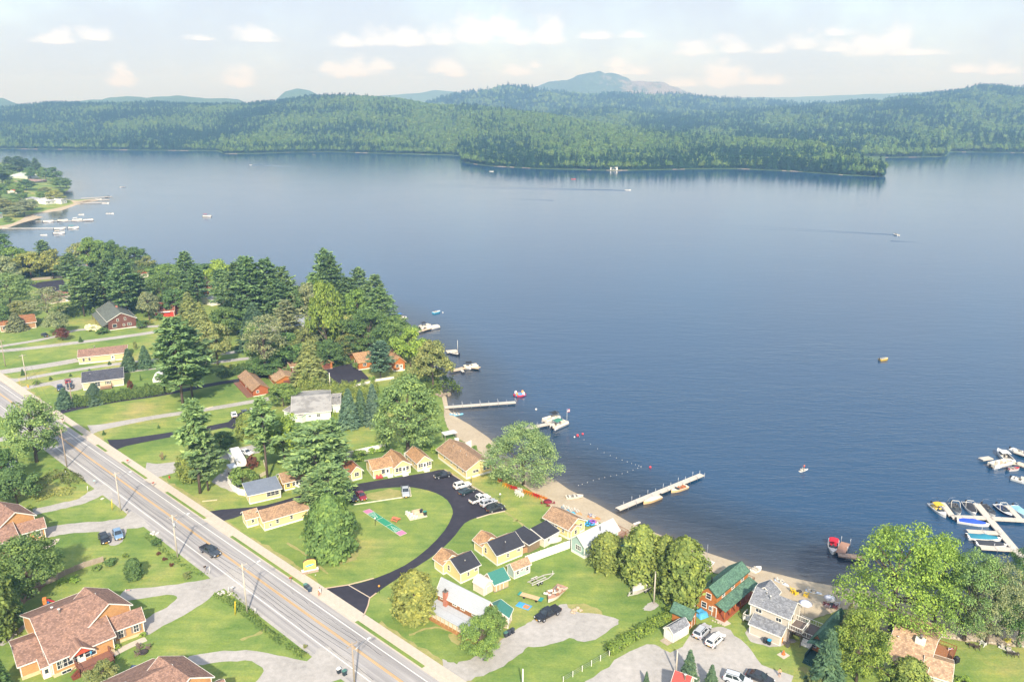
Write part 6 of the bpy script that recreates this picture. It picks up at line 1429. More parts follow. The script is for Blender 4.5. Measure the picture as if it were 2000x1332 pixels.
def boat(name,px,py,hx,hy,L,bm,label,hull='e4e2dc',deck='e4e2dc',cover=None,bimini=None,seats='c9c2b6',wind=True,motor=True,tower=False,cat='boat',group=None,fb=.62,z=None,pos=None):
    p = wat(px,py) if z is None else at(px,py,z); q = gpx(hx,hy,p.z); yaw = math.atan2(q.y - p.y,q.x - p.x); r = empty(name,p,yaw,label,cat,group)
    link('hull',hull_mesh(L,bm,fb,PL(hull,.3),PL(deck,.3)),r)
    if cover:
        m = MB(); n = 10; vs = []; fs = []
        for i in range(n + 1):
            t = .06 + .82 * i / n; x = -L / 2 + L * t; w = bm / 2 * (1 - max(0,(t - .45) / .55) ** 2.3) * .93; h = fb * (1 + .35 * max(0,t - .4)) + .05; pk = .42 * math.sin(math.pi * min(1,max(0,(t - .05) / .85))) + (.15 if .45 < t < .62 else 0)
            vs += [(x,-w,h),(x,-w * .5,h + pk * .8),(x,0,h + pk),(x,w * .5,h + pk * .8),(x,w,h)]
        for i in range(n):
            for j in range(4): fs.append((i * 5 + j,(i + 1) * 5 + j,(i + 1) * 5 + j + 1,i * 5 + j + 1))
        m.add(vs,fs,0,True); m.build('cover',PL(cover,.75),r)
    else:
        if wind:
            m = MB(); x0 = L * .12; m.slab((x0,-bm * .38,fb),(x0 + .55,-bm * .2,fb + .05),(x0 + .3,-bm * .2,fb + .55),(x0 - .15,-bm * .36,fb + .5),.03); m.slab((x0 + .55,-bm * .2,fb + .05),(x0 + .55,bm * .2,fb + .05),(x0 + .3,bm * .2,fb + .55),(x0 + .3,-bm * .2,fb + .55),.03); m.slab((x0 + .55,bm * .2,fb + .05),(x0,bm * .38,fb),(x0 - .15,bm * .36,fb + .5),(x0 + .3,bm * .2,fb + .55),.03); m.build('windscreen',M['car_glass'],r)
        for xx,yy,ww in ((-.28 * L,0,bm * .6),(.0,-bm * .2,.5),(.0,bm * .2,.5)):
            m = MB(); m.box((xx,yy,.38),(.55,ww,.4)); m.box((xx - .3,yy,.62),(.12,ww,.5)); m.build('seat',PL(seats),r)
    if bimini:
        m = MB(); n = 6
        for i in range(n): a,b = -1 + 2 * i / n,-1 + 2 * (i + 1) / n; m.slab((-L * .22,a * bm * .42,2.0 - .22 * a * a),(L * .1,a * bm * .42,2.0 - .22 * a * a),(L * .1,b * bm * .42,2.0 - .22 * b * b),(-L * .22,b * bm * .42,2.0 - .22 * b * b),-.04)
        m.build('canopy',PL(bimini,.8),r); m = MB()
        for sx in (-L * .2,L * .08):
            for s in (-1,1): m.bar((-L * .06,s * bm * .44,fb),(sx,s * bm * .4,1.8),.04)
        m.build('canopy_frame',M['rim'],r)
    if tower:
        m = MB(); [m.tube([(L * .02,s * bm * .46,fb),(-.1 * L,s * bm * .4,fb + 1.3),(-.14 * L,s * bm * .3,fb + 1.55)],[.05,.05,.05],6) for s in (-1,1)]; m.bar((-.14 * L,-bm * .3,fb + 1.55),(-.14 * L,bm * .3,fb + 1.55),.09); m.build('tower',WHITE,r)
    if motor:
        m = MB(); m.box((-L / 2 - .25,0,.75),(.45,.38,.6),taper=.8); m.box((-L / 2 - .22,0,.2),(.22,.16,.9)); m.build('motor',M['dark_trim'],r)
    return r
def pontoon(px,py,hx,hy,label,L=7.0,canopy='2f3338',fence='e2ddd2',group=None,w=2.5,cat='pontoon boat'):
    p = wat(px,py); q = wat(hx,hy); r = empty('pontoon_boat',p,math.atan2(q.y - p.y,q.x - p.x),label,cat,group)
    for s in (-1,1): m = MB(); m.tube([(-L / 2,s * .85,.12),(L / 2 - .7,s * .85,.12),(L / 2,s * .85,.3)],[.33,.33,.08],10); m.build('float',M['rim'],r)
    m = MB(); m.box((-.1,0,.5),(L - .5,w,.1)); m.build('deck',PL('b9ab98'),r)
    for a,b in (((-L / 2 + .3,-w / 2 + .05),(L / 2 - .6,-w / 2 + .05)),((-L / 2 + .3,w / 2 - .05),(L / 2 - .6,w / 2 - .05)),((L / 2 - .6,-w / 2 + .05),(L / 2 - .6,w / 2 - .05)),((-L / 2 + .3,-w / 2 + .05),(-L / 2 + .3,w / 2 - .05))): m = MB(); m.bar((*a,.88),(*b,.88),.05,.62); m.bar((*a,1.24),(*b,1.24),.06); m.build('side_panel',PL(fence,.4),r)
    for x,y,sx,sy in ((L * .3,-.75,1.6,.6),(L * .3,.75,1.6,.6),(-L * .3,-.75,1.4,.6),(-L * .3,.8,1.2,.5)): m = MB(); m.box((x,y,.78),(sx,sy,.45)); m.box((x,y + math.copysign(sy * .45,y),1.1),(sx,.12,.45)); m.build('seat',PL('ddd3c2'),r)
    m = MB(); m.box((-.3,.6,.95),(.7,.7,.8)); m.build('console',PL('d8d6d2'),r)
    if canopy:
        m = MB(); n = 6
        for i in range(n): a,b = -1 + 2 * i / n,-1 + 2 * (i + 1) / n; m.slab((-L * .38,a * w * .47,2.7 - .25 * a * a),(L * .02,a * w * .47,2.7 - .25 * a * a),(L * .02,b * w * .47,2.7 - .25 * b * b),(-L * .38,b * w * .47,2.7 - .25 * b * b),-.05)
        m.build('canopy',PL(canopy,.8),r); m = MB(); [m.bar((-L * .18,s * w * .46,1.2),(sx,s * w * .45,2.45),.05) for s in (-1,1) for sx in (-L * .36,0)]; m.build('canopy_frame',M['rim'],r)
    m = MB(); m.box((-L / 2 - .2,0,.85),(.5,.4,.7),taper=.8); m.box((-L / 2 - .18,0,.2),(.25,.18,.9)); m.build('motor',M['dark_trim'],r)
    return r
# marina at the right
boat('motorboat',1833,999,1843,1008,6.4,2.5,'white boat with a yellow bimini at the outer end of the marina',bimini='e0b53c',seats='e0c46a')
boat('motorboat',1866,996,1873,1006,6.0,2.4,'white boat with a wake tower second along the marina',tower=True,deck='4a4c50',seats='4a4c50')
boat('motorboat',1895,996,1905,1010,6.4,2.5,'boat with a black cover and yellow bow frame in the marina',cover='33343a',bimini=None,tower=True)
boat('motorboat',1930,999,1941,1009,6.0,2.4,'white boat with a low black cockpit left of the navy boat',deck='3b3d42',seats='3b3d42')
boat('motorboat',1961,1000,1972,1009,6.2,2.4,'navy hulled boat with a white tower in the marina',hull='27324f',tower=True,seats='2f3a58')
boat('motorboat',1993,1002,2003,1010,6.0,2.4,'light blue covered boat at the right edge of the marina',cover='8fc0d8',hull='b8cfda')
boat('motorboat',1900,1023,1925,1027,7.0,2.5,'white boat under a royal blue cover in the marina',cover='2f55c4')
boat('motorboat',1922,1053,1946,1055,7.4,2.6,'white boat under a teal cover in the marina',cover='2f7f96')
boat('motorboat',1936,1066,1960,1068,6.8,2.5,'white boat with a dark cockpit below the teal covered one',deck='e4e2dc',seats='3b3d42',cover='3d3f45')
boat('cabin_cruiser',1960,893,1944,878,8.2,2.8,'white cruiser with a hard top at the outer marina dock',fb=.95,bimini='e4e2dc')
pontoon(1953,910,1976,905,'pale pontoon boat moored at the outer marina dock',canopy=None,L=7.6)
boat('small_boat',1979,918,1992,917,3.6,1.6,'tiny red and white boat by the outer marina dock',hull='c9c4c0',deck='b03a3c',wind=False)
boat('motorboat',1996,887,2010,892,6.5,2.4,'white boat cut by the right edge at the outer marina',seats='d8d2c8')
boat('motorboat',1998,942,2012,946,5.5,2.2,'white boat bow poking in at the right edge',seats='d8d2c8')
boat('motorboat',1627,1070,1626,1084,6.2,2.4,'red and white motorboat moored at the small brown dock',deck='d8d2ce',bimini='c8263a',seats='c8263a')
boat('wooden_boat',1273,978,1256,985,6.0,2.1,'pale boat moored along the near part of the long beach dock',hull='d9b98a',deck='d2c6b2',cover='c9c2b4',motor=True)
boat('wooden_boat',1326,957,1312,962,5.6,2.0,'tan boat with orange seats moored at the long beach dock',hull='d9b98a',deck='e0d2ba',seats='b9734a')
pontoon(1093,833,1110,826,'white pontoon boat with a green canopy and flag at the dock end',canopy='3f7f68',L=7.0)
pontoon(1076,822,1060,827,'white pontoon boat with a dark canopy across the dock',canopy='2c3036',L=6.6)
pontoon(845,642,858,640,'pale pontoon boat with a dark canopy by the grove',L=7.2,canopy=None); pontoon(830,640,842,637,'pontoon boat with a black cover close to the grove trees',L=6,canopy='33353b')
boat('cabin_cruiser',781,620,770,617,7.0,2.6,'white cruiser moored behind the waterside pines',bimini='3f6fb0',fb=.8)
boat('swim_raft',853,611,862,609,4.4,2.2,'light blue and white raft floating off the grove',hull='5fb6d6',deck='d8e8ee',wind=False,motor=False,cat='raft')
pontoon(920,719,934,717,'pontoon boat with a black cover at the curved dock',L=6,canopy='2b2d33')
boat('jet_ski',903,727,899,723,3.0,1.1,'dark jet ski on the curved dock',hull='3a3d44',deck='c9c9c9',wind=False,motor=False,cat='jet ski')
boat('small_boat',886,692,876,690,5,2,'small dark boat by the white mast off the trees',hull='3a3d44',wind=False)
boat('speedboat',1226,372,1250,372.5,7.5,2.6,'white speedboat crossing the lake with a wake behind it',seats='d0ccc4')
boat('speedboat',489,323,470,321,7.5,2.6,'small white speedboat far out at the left',seats='d0ccc4'); boat('speedboat',613,303,606,303,7,2.4,'tiny dark boat near the far left shore',hull='4a4d55')
pontoon(405,424,412,424,'red and white pontoon boat alone on the left of the lake',canopy='b04a44',L=8); boat('motorboat',240,366,250,365,8,2.8,'white boat off the headland tip'); boat('motorboat',215,418,225,418,7,2.5,'white boat off the headland docks')
boat('motorboat',159,420,166,420,5,2,'tiny pale boat in the bay by the headland beach',wind=False)
boat('motorboat',960,335.5,966,335.5,6,2.3,'tiny white boat in front of the wooded point'); boat('kayak',1120,350.5,1126,350.5,6,1.6,'tiny red boat in front of the wooded point',hull='c4452f',deck='c4452f',wind=False,motor=False,cat='kayak')
boat('motorboat',1750,459.5,1744,458,6.5,2.4,'white boat far out at the right of the lake'); boat('small_boat',1726,703,1733,702,4.2,1.8,'small yellow boat alone at the right of the lake',hull='d9b030',deck='cfc4a0',wind=False)
for px,py,lab,cn in [(95,434,'first white pontoon in the line of four off the headland beach',None),(123,432,'second pontoon with a dark canopy in the line of four off the headland beach','3a3d44'),(151,431,'third pontoon in the line of four off the headland beach','d8d8d4'),(173,431.5,'last pontoon in the line of four off the headland beach',None),(117,448,'pontoon tied midway along the thin bay dock',None),(144,446.5,'pontoon with a teal canopy at the end of the thin bay dock','3f8f8a'),(116,457,'pontoon with a beige canopy floating below the thin bay dock','c9bba4')]: pontoon(px,py,px + 8,py - .5,lab,8.5,cn)
boat('small_boat',86,460,92,460,5,2,'small pale boat nearest the trees in the bay',wind=False)
boat('motorboat',212,385.5,218,385,7,2.5,'boat with a dark canopy at the end of the headland docks',bimini='3a3d44'); boat('motorboat',192,390,198,390,7,2.5,'white boat in the middle of the headland docks'); boat('motorboat',206,398,212,398,7,2.5,'white boat at the lowest headland dock')
# on land and on the sand
boat('rowing_boat',1122,973,1135,970,4.6,1.7,'pale rowing boat lying on the beach sand',hull='d2cbbb',deck='cfc6b4',wind=False,motor=False,z=.25,fb=.45)
boat('sailing_dinghy',1380,1110,1372,1117,4.8,1.7,'white sailing dinghy with a bare mast on the sand',wind=False,motor=False,z=.25,fb=.45)
m = MB(); m.tube([(.3,0,.4),(.3,0,5.8)],[.05,.03],6); sd_ = [o for o in C.objects if o.name.startswith('sailing_dinghy')][0]; m.build('mast',M['rim'],sd_)
boat('pedal_boat',1478,1115,1485,1110,2.8,1.7,'small white pedal boat on the sand above the log house',wind=False,motor=False,z=.2,fb=.4)
boat('upturned_boat',1078,1060,1090,1056,4.6,1.7,'white covered boat beside the black roofed garage',cover='d8d4ca',z=.3,wind=False,motor=False)
boat('covered_boat',1251,1152,1238,1158,6.0,2.3,'grey tarpaulin covered boat on a trailer under the cedars',cover='c9c4ba',hull='b9b4aa',z=.55,motor=False)
boat('old_boat',1085,1165,1072,1175,6.0,2.4,'derelict open boat full of clutter by the black pickup',hull='d8d0c4',deck='b48a70',seats='a87a5e',z=.4,wind=False,motor=False)
boat('surf_board',1970,1271,1984,1276,3.3,.8,'white board lying on the right hand lawn',wind=False,motor=False,z=.08,fb=.12,cat='board')
for px,py,hx,hy,col,lab in [(1106,996,1112,999,'4f93b8','blue kayak behind the brown roofed beach cottage'),(1116,1000,1122,1003,'5fb0d0','light blue kayak at the cottage corner on the sand'),(1160,1012,1168,1013,'d98a4a','orange kayak beside the blue chair on the sand'),(888,810,896,809,'5aa9dc','blue kayak on the rocks at the first dock'),(896,811,904,809,'86c3e0','second blue kayak on the rocks at the first dock'),(1527,1140,1533,1142,'c9d3e4','pale blue float on the sand by the grey house'),(1589,1158,1597,1159,'c4d0e2','pale blue lounger float on the sand'),(1128,1002,1133,1004,'d9a070','tan kayak at the cottage corner')]:
    boat('kayak',px,py,hx,hy,3.2,.8,lab,hull=col,deck=col,wind=False,motor=False,z=.12,fb=.25,cat='kayak')
def wake(px,label,w0=1.5,w1=9,h=.22):
    P = [wat(*p) for p in px]; P = smooth(P,8); m = MB(); n = len(P)
    for s in (-1,1):
        vs = []; fs = []
        for i,p in enumerate(P):
            d = P[min(i + 1,n - 1)] - P[max(i - 1,0)]; d.normalize(); nr = Vector((-d.y,d.x,0)); t = i / (n - 1); c = p + nr * s * (w0 + (w1 - w0) * t) * .5; ww = .8 + 1.8 * t; hh = h * (1 - .75 * t)
            vs += [c + nr * s * ww - Vector((0,0,.02)),c + Vector((0,0,hh)),c - nr * s * ww - Vector((0,0,.02))]
        for i in range(n - 1):
            for j in range(2): fs.append((i * 3 + j,i * 3 + j + 1,(i + 1) * 3 + j + 1,(i + 1) * 3 + j))
        m.add(vs,fs,0,True)
    o = m.build('boat_wake',M['water']); o.data.attributes.new('depth','FLOAT','POINT').data.foreach_set('value',[1.0] * len(m.v)); return tag(o,kind='structure')
wake([(1222,372.5),(1150,371),(1050,369),(950,366),(850,362),(760,360)],'',1.5,26,.32); wake([(1080,392),(1040,390.5),(1000,389)],'',3,8,.2)
wake([(1748,459),(1620,452),(1500,446),(1400,441),(1290,437)],'',1.5,24,.18); wake([(1740,471),(1780,473),(1810,475)],'',3,6,.2); wake([(494,323),(530,324),(580,326)],'',1,14,.4)
# ------------------------------------------------------------------ docks
def dock(px,label,w=1.5,h=.75,col='c6bdb0',step=3.0,posts=True,name='dock',tall=1.0):
    P = [wat(*p) for p in px]; r = empty(name,P[0],0,label,'dock'); mt = PL(col)
    for a,b in zip(P[:-1],P[1:]):
        d = b - a; L = d.length; d.normalize(); yaw = math.atan2(d.y,d.x); n = max(1,round(L / step)); nr = Vector((-d.y,d.x,0))
        key = ('dk',round(L / n,2),w); 
        if key not in WIN:
            m = MB(); l = L / n - .05; k = max(2,int(l / .5))
            for i in range(k): m.box((l * (i + .5) / k,0,0),(l / k - .02,w,.08))
            for s in (-1,1): m.box((l / 2,s * w * .46,-.14),(l,.08,.22))
            WIN[key] = m
        if (key,col) not in WIN: WIN[(key,col)] = WIN[key].mesh('deck_panel',mt); 
        if 'dpost' not in WIN: m = MB(); m.tube([(0,0,-2.2),(0,0,.8)],[.05,.05],6); WIN['dpost'] = m.mesh('post',M['rim'])
        for i in range(n):
            q = a + d * (L * i / n) - P[0]; o = link('deck_panel',WIN[(key,col)],r,(q.x,q.y,h),yaw)
            if posts:
                for s in (-1,1): e = q + nr * s * (w / 2 + .04) + d * (L / n); o = link('post',WIN['dpost'],r,(e.x,e.y,h + (.55 if tall and i % 2 else 0) * tall))
    return r
dock([(1206,999),(1371,931)],'long pale dock running out from the beach with two boats',1.6)
dock([(868,799),(1007,789)],'pale dock beside the rocks above the beach',1.6)
dock([(1020,842),(1098,826)],'dock behind the willow with the pontoon boats',1.6,tall=0)
dock([(878,728),(898,724),(915,719),(937,722)],'curved tan dock by the waterside olive tree',2.2,col='cdb79c',posts=False)
dock([(812,652),(850,641)],'small dock among trees below the pontoon with the dark canopy',1.6,col='cdb79c',posts=False)
dock([(1640,1086),(1651,1065)],'short brown dock beside the red motorboat',1.9,col='a8806a'); dock([(1636,1088),(1660,1091),(1690,1094)],'brown walkway from the short dock under the trees',1.6,col='9c8474',posts=False)
dock([(1906,988),(2010,1112)],'main pale walkway of the marina',1.7,posts=False); dock([(1839,986),(1859,1013)],'outermost left finger of the marina',1.5,posts=False); dock([(1857,1014),(1924,1016)],'cross walkway left of the main marina walkway',1.6,posts=False); dock([(1934,1017),(2004,1021)],'cross walkway right of the main marina walkway',1.6,posts=False); dock([(1966,992),(1990,1017)],'right finger of the marina beside the navy boat',1.4,posts=False); dock([(1888,1042),(1951,1046)],'finger dock above the teal covered boat',1.5); dock([(1913,1074),(1975,1078)],'finger dock half hidden under the shore trees',1.5)
dock([(1915,901),(1935,898)],'stub end of the outer marina dock',1.8,posts=False); dock([(1962,906),(1985,908),(2012,918)],'wide outer marina dock at the right edge',2.2,col='d2c2ac',posts=False); dock([(1981,886),(2010,896)],'outer marina dock behind the cruiser',1.6,posts=False); dock([(1993,937),(2012,941)],'dock end poking in at the right edge',1.6,posts=False)
dock([(158,389),(212,386)],'top dock of the headland marina',2.6,posts=False); dock([(162,393),(214,391.5)],'middle dock of the headland marina',2.6,posts=False); dock([(155,398.5),(214,397)],'lowest dock of the headland marina',2.6,posts=False); dock([(70,434),(180,432)],'dock line with four pontoons off the headland beach',1.6,posts=False); dock([(5,448),(112,447.5),(130,446)],'thin long dock across the bay',1.6,col='d8d2c8',posts=False); dock([(872,690),(893,688)],'tiny dock with a white mast off the trees',3,col='d8c8b4',posts=False)
dock([(1184,333.8),(1215,333.6)],'boathouse dock on the far wooded shore',3,posts=False)
def whip(px,py,tx,ty,label):
    p = wat(px,py); q = gpx(tx,ty,p.z + 2.6); m = MB(); d = q - p; m.tube([Vector((0,0,.7)),d * .45 + Vector((0,0,1.2)),d],[.05,.04,.02],5); return tag(m.build('mooring_whip',M['rim'],None,p),label,'mooring pole','mooring whips of the marina')
for a in [(1834,986,1820,972,'over the boat with the yellow bimini'),(1845,988,1866,971,'between the yellow bimini boat and the wake tower boat'),(1897,985,1888,972,'behind the black covered boat'),(1910,990,1932,975,'between the black covered boat and the black cockpit boat'),(1962,990,1947,974,'leaning left of the navy boat'),(1972,992,1990,985,'right of the navy boat')]: whip(*a[:4],'thin curved mooring pole ' + a[4])
# floats, raft, paddle boarder
def buoy(px,py,col,label,s=.35):
    m = MB(); m.lathe([(.05,-s),(s * .8,-s * .6),(s,0),(s * .8,s * .6),(.05,s)],(0,0,s * .4),10); return tag(m.build('buoy',PL(col,.4),None,wat(px,py)),label,'buoy')
buoy(1047,800,'e8e4dc','white mooring buoy between the first dock and the pontoon boats'); buoy(1128,851,'d8434a','red buoy nearest the pontoon dock',.42); buoy(1138,848,'d8434a','smaller red buoy beyond the one nearest the pontoon dock'); buoy(1270,913,'d8434a','red buoy far out above the long beach dock')
buoy(865,611,'ece8e0','white ball beside the blue raft',.3); buoy(1122,854,'e8e4dc','small white float left of the red buoy',.25)
m = MB(); P0 = wat(1128,851)
for px_ in (smooth([Vector((1132,853,0)),Vector((1180,884,0)),Vector((1225,902,0)),Vector((1252,911,0))],4) + smooth([Vector((1252,912,0)),Vector((1215,925,0)),Vector((1170,935,0)),Vector((1130,948,0))],4)):
    q = wat(px_.x,px_.y) - P0; m.lathe([(.03,-.08),(.1,0),(.03,.1)],(q.x,q.y,.04),6)
tag(m.build('float_line',PL('e4ddd6',.4),None,P0),'swimming area line of small white floats off the beach','float line')
r = empty('inflatable',wat(1015,772),.2,'red white and blue inflatable raft floating off the first dock','inflatable'); m = MB(); m.tube([(2.0 * math.cos(a),1.6 * math.sin(a),.25) for a in np.linspace(0,6.283,13)],[.36] * 13,8); m.build('ring',PL('b8344a',.4),r)
m = MB(); m.box((0,0,.4),(3.4,2.6,.35)); m.build('floor',PL('5f9fd8',.4),r)
for a in range(4): m = MB(); t = a * 1.571 + .8; m.lathe([(.45,.4),(.5,.9),(.3,1.4),(.05,1.5)],(1.7 * math.cos(t),1.3 * math.sin(t),0),8); m.build('cushion',PL('e8e4e0' if a % 2 else 'd99a5a',.4),r)

# ------------------------------------------------------------------ people
def person(p,yaw,label,top='f0ece6',shorts='e8e6e2',skin='d9a583',hair='4a3628',h=1.72,pose='walk',bare=False,z=0.0):
    k = h / 1.75; st = .22 if pose == 'walk' else .1
    J = [(0,0,.95),(0,0,1.2),(0,0,1.42),(.01,0,1.52),(.03,0,1.66),
         (0,.11,.9),(st * .6,.11,.5),(st,.11,.06),(st + .16,.11,.03),(0,-.11,.9),(-st * .3,-.11,.5),(-st,-.11,.08),(-st + .16,-.11,.03),
         (0,.2,1.4),(-.08,.26,1.14),(.06,.28,.9),(0,-.2,1.4),(.08,-.26,1.14),(.2,-.28,.92)]
    if pose == 'paddle': J[14] = (.2,.3,1.2); J[15] = (.42,.22,1.25); J[17] = (.22,-.3,1.15); J[18] = (.45,-.25,1.0)
    E = [(0,1),(1,2),(2,3),(3,4),(0,5),(5,6),(6,7),(7,8),(0,9),(9,10),(10,11),(11,12),(2,13),(13,14),(14,15),(2,16),(16,17),(17,18)]
    Rr = [(.14,.17),(.12,.15),(.12,.16),(.06,.06),(.10,.095),(.10,.10),(.07,.07),(.045,.045),(.04,.03),(.10,.10),(.07,.07),(.045,.045),(.04,.03),(.06,.06),(.045,.045),(.035,.03),(.06,.06),(.045,.045),(.035,.03)]
    me = bpy.data.meshes.new('tmp'); me.from_pydata([(x * k,y * k,zz * k) for x,y,zz in J],E,[]); o = bpy.data.objects.new('tmp',me); C.objects.link(o)
    sk = o.modifiers.new('s','SKIN')
    for i,rr in enumerate(Rr): me.skin_vertices[0].data[i].radius = (rr[0] * k,rr[1] * k); me.skin_vertices[0].data[i].use_root = i == 0
    ss = o.modifiers.new('d','SUBSURF'); ss.levels = 1; dg = bpy.context.evaluated_depsgraph_get(); bm_ = bpy.data.meshes.new_from_object(o.evaluated_get(dg)); bpy.data.objects.remove(o)
    bm_.name = 'person'; bm_.materials.clear(); [bm_.materials.append(PL(c_,.7)) for c_ in (skin,top,shorts)]
    for f in bm_.polygons:
        c = f.center / k; f.use_smooth = True
        f.material_index = 2 if .56 < c.z < .98 and abs(c.y) < .2 else 1 if (.98 <= c.z < 1.47 and not bare and abs(c.y) < .27) else 0
    r = tag(link('person',bm_,None,p + Vector((0,0,z)),yaw),label,'person')
    m = MB(); m.lathe([(.085,.0),(.11,.06),(.10,.13),(.05,.17)],(.01 * k,0,1.63 * k),10); m.build('hair',PL(hair,.8),r); return r
person(at(625,1162,.1),RANG,'person in white shirt and shorts walking on the pavement',pose='walk'); person(at(623,1165,.1),RANG,'smaller person in orange top walking on the pavement beside the one in white','d9936a','c07a6a',h=1.3)
person(at(1522,1321),-1.9,'shirtless person in dark shorts standing on the grass','d9a583','2f3138',bare=True,pose='stand')
pb = boat('paddle_board',1570,919,1576,917,3.4,.85,'white paddle board with a rider out on the water',wind=False,motor=False,fb=.14,cat='paddle board')
person(wat(1570,919),pb.rotation_euler[2] + 1.2,'person in a red top standing on the paddle board','c9584e','3b4250',pose='paddle',z=.16)
# ------------------------------------------------------------------ poles, wires, lamps
POLE = mottled('weathered_wood',[(.3,lin('8f8072')),(.55,lin('aa9a8a')),(.75,lin('c0b2a2'))],(1,6,15),stretch=(1,1,.2)); POLEPALE = mottled('pale_wood',[(.3,lin('b3a898')),(.7,lin('d0c7b9'))],(1,6,15),stretch=(1,1,.2))
def pole(px,py,top,label,lamp=False,arm=True,mat=None,box=False,h=None,base_paint=None):
    p = at(px,py); h = h or height_to(p,top); r = empty('utility_pole',p,RANG,label,'utility pole')
    m = MB(); m.tube([(0,0,-.3),(0,0,h * .5),(0,0,h)],[.17,.15,.11],9); m.build('pole',mat or POLE,r)
    if arm: m = MB(); m.box((0,0,h - .55),(.1,2.2,.11)); [m.lathe([(.05,h - .48),(.07,h - .34),(.03,h - .28)],(0,y,0),6) for y in (-1.0,-.4,.4,1.0)]; m.build('crossarm',mat or POLE,r)
    if box: m = MB(); m.lathe([(.05,h - 2.9),(.26,h - 2.85),(.28,h - 2.0),(.2,h - 1.9)],(.4,0,0),10); m.build('transformer',PL('b9bcbe',.4),r)
    if lamp:
        m = MB(); m.tube([(0,0,h - 2.0),(0,1.4,h - 1.4),(0,3.2,h - 1.1)],[.05,.05,.045],6); m.tube([(0,0,h - 2.9),(0,1.5,h - 1.42)],[.025,.025],5); a = m.build('lamp_arm',M['rim'],r); m = MB(); m.box((0,3.5,h - 1.12),(.28,.8,.16),taper=.7); m.build('lamp_head',PL('d0d2d2',.4),a)
    if base_paint: m = MB(); m.lathe([(.19,0),(.18,2.2)],(0,0,0),9); m.build('guard',PL(base_paint),r)
    return p,h
line = []
for px,py,top,lab,lp,bx,mt in [(11,716,664,'pale utility pole farthest away at the left edge',0,0,None),(52,742,692,'pale utility pole by the lane mouths with a paved foot',0,0,POLEPALE),(131,912,838,'brown utility pole beside the weedy corner',0,0,None),(236,997,922,'white utility pole with a lamp arm next to the yellow marker',1,0,POLEPALE),(347,1088,1005,'utility pole with a transformer beside the road',1,1,POLEPALE),(483,1197,1100,'utility pole with a long lamp arm above the white stones',1,0,POLEPALE),(693,1340,1254,'utility pole at the bottom edge by the two bins',1,0,POLE)]:
    line.append(pole(px,py,top,lab,bool(lp),True,mt,bool(bx)))
p_,h_ = pole(142,793,745,'short brown pole at the black driveway by the blue spruce',arm=False); p2_,h2_ = pole(1277,1178,1116,'pale pole standing in a patch of gravel under the cedars',arm=False,mat=POLEPALE); pole(1320,1318,1270,'white pole behind the small full spruce',arm=False,mat=POLEPALE); pole(1021,1345,1306,'white post at the bottom edge by the wire fence',arm=False,mat=PL('dedad2')); pole(493,724,698,'short pole at the log cabin end of the thicket',arm=False); pole(645,757,728,'thin white post at the dark parking pad',arm=False,mat=PL('dedad2'))
def wire(a,b,label,sag=.8,r=.022):
    m = MB(); a,b = Vector(a),Vector(b); n = 12; m.tube([(b - a) * (i / n) - Vector((0,0,sag * 4 * (i / n) * (1 - i / n))) for i in range(n + 1)],[r] * (n + 1),4,cap=False); return tag(m.build('power_line',M['dark_trim'],None,a),label,'wire','wires along the road')
SPAN = ['two farthest poles at the left edge','pale pole by the lanes and the brown pole','brown pole and the white lamp pole','white lamp pole and the transformer pole','transformer pole and the long armed lamp pole','long armed lamp pole and the bottom pole']
for (pa,ha),(pb_,hb),sp_ in zip(line[:-1],line[1:],SPAN):
    for dy,dz,wn in ((-1.0,-.3,'left upper'),(1.0,-.3,'right upper'),(0,-2.6,'lower')): wire(pa + RN * dy + Vector((0,0,ha + dz)),pb_ + RN * dy + Vector((0,0,hb + dz)),wn + ' wire strung between the ' + sp_)
wire(line[4][0] + Vector((0,0,line[4][1] - .5)),at(560,1015) + Vector((0,0,3)),'service wire from the pole with the transformer',.5,.015)
def lamp_post(px,py,top,label,glob='ece9e0'):
    p = at(px,py); h = height_to(p,top); r = empty('lamp_post',p,0,label,'lamp'); m = MB(); m.tube([(0,0,0),(0,0,h - .3)],[.05,.04],7); m.build('post',M['dark_trim'],r); m = MB(); m.lathe([(.05,h - .35),(.2,h - .25),(.24,h - .1),(.18,h + .05),(.03,h + .12)],(0,0,0),10); m.build('globe',PL(glob,.3),r)
lamp_post(977,982,964,'lamp post with a white globe behind the parking row'); lamp_post(921,948,931,'thin lamp post with a yellow top at the motel corner','d9b048'); lamp_post(741,1158,1143,'slim lamp post beside the resort entrance','c9903f'); lamp_post(733,1026,1011,'small post beside the shuffleboard court','e0dcd2')
def post_marker(px,py,top,col,label,r_=.06,name='marker_post',cat='post'):
    p = at(px,py); h = height_to(p,top); m = MB(); m.tube([(0,0,-.1),(.1 * h,0,h)],[r_,r_],6); return tag(m.build(name,PL(col),None,p),label,cat)
post_marker(219,996,975,'e6c51f','yellow guy wire marker by the white pole',.09); post_marker(459,1200,1174,'e6c51f','yellow slanted marker by the drain',.09); post_marker(409,1120,1106,'dcd8d0','white reflector post at the driveway corner',.05); post_marker(446,1156,1146,'dcd8d0','white post by the white stones',.05); post_marker(498,1200,1187,'dcd8d0','white post right of the big lamp pole',.06); post_marker(171,959,949,'e8e4dc','white post at the gravel track mouth',.08); post_marker(128,927,919,'cfd6d2','thin pale post in the weedy corner',.05); post_marker(38,752,738,'d9b030','yellow lane marker post by the pale pole',.05); post_marker(119,793,787,'d98a3a','orange marker posts by the blue spruce',.05)
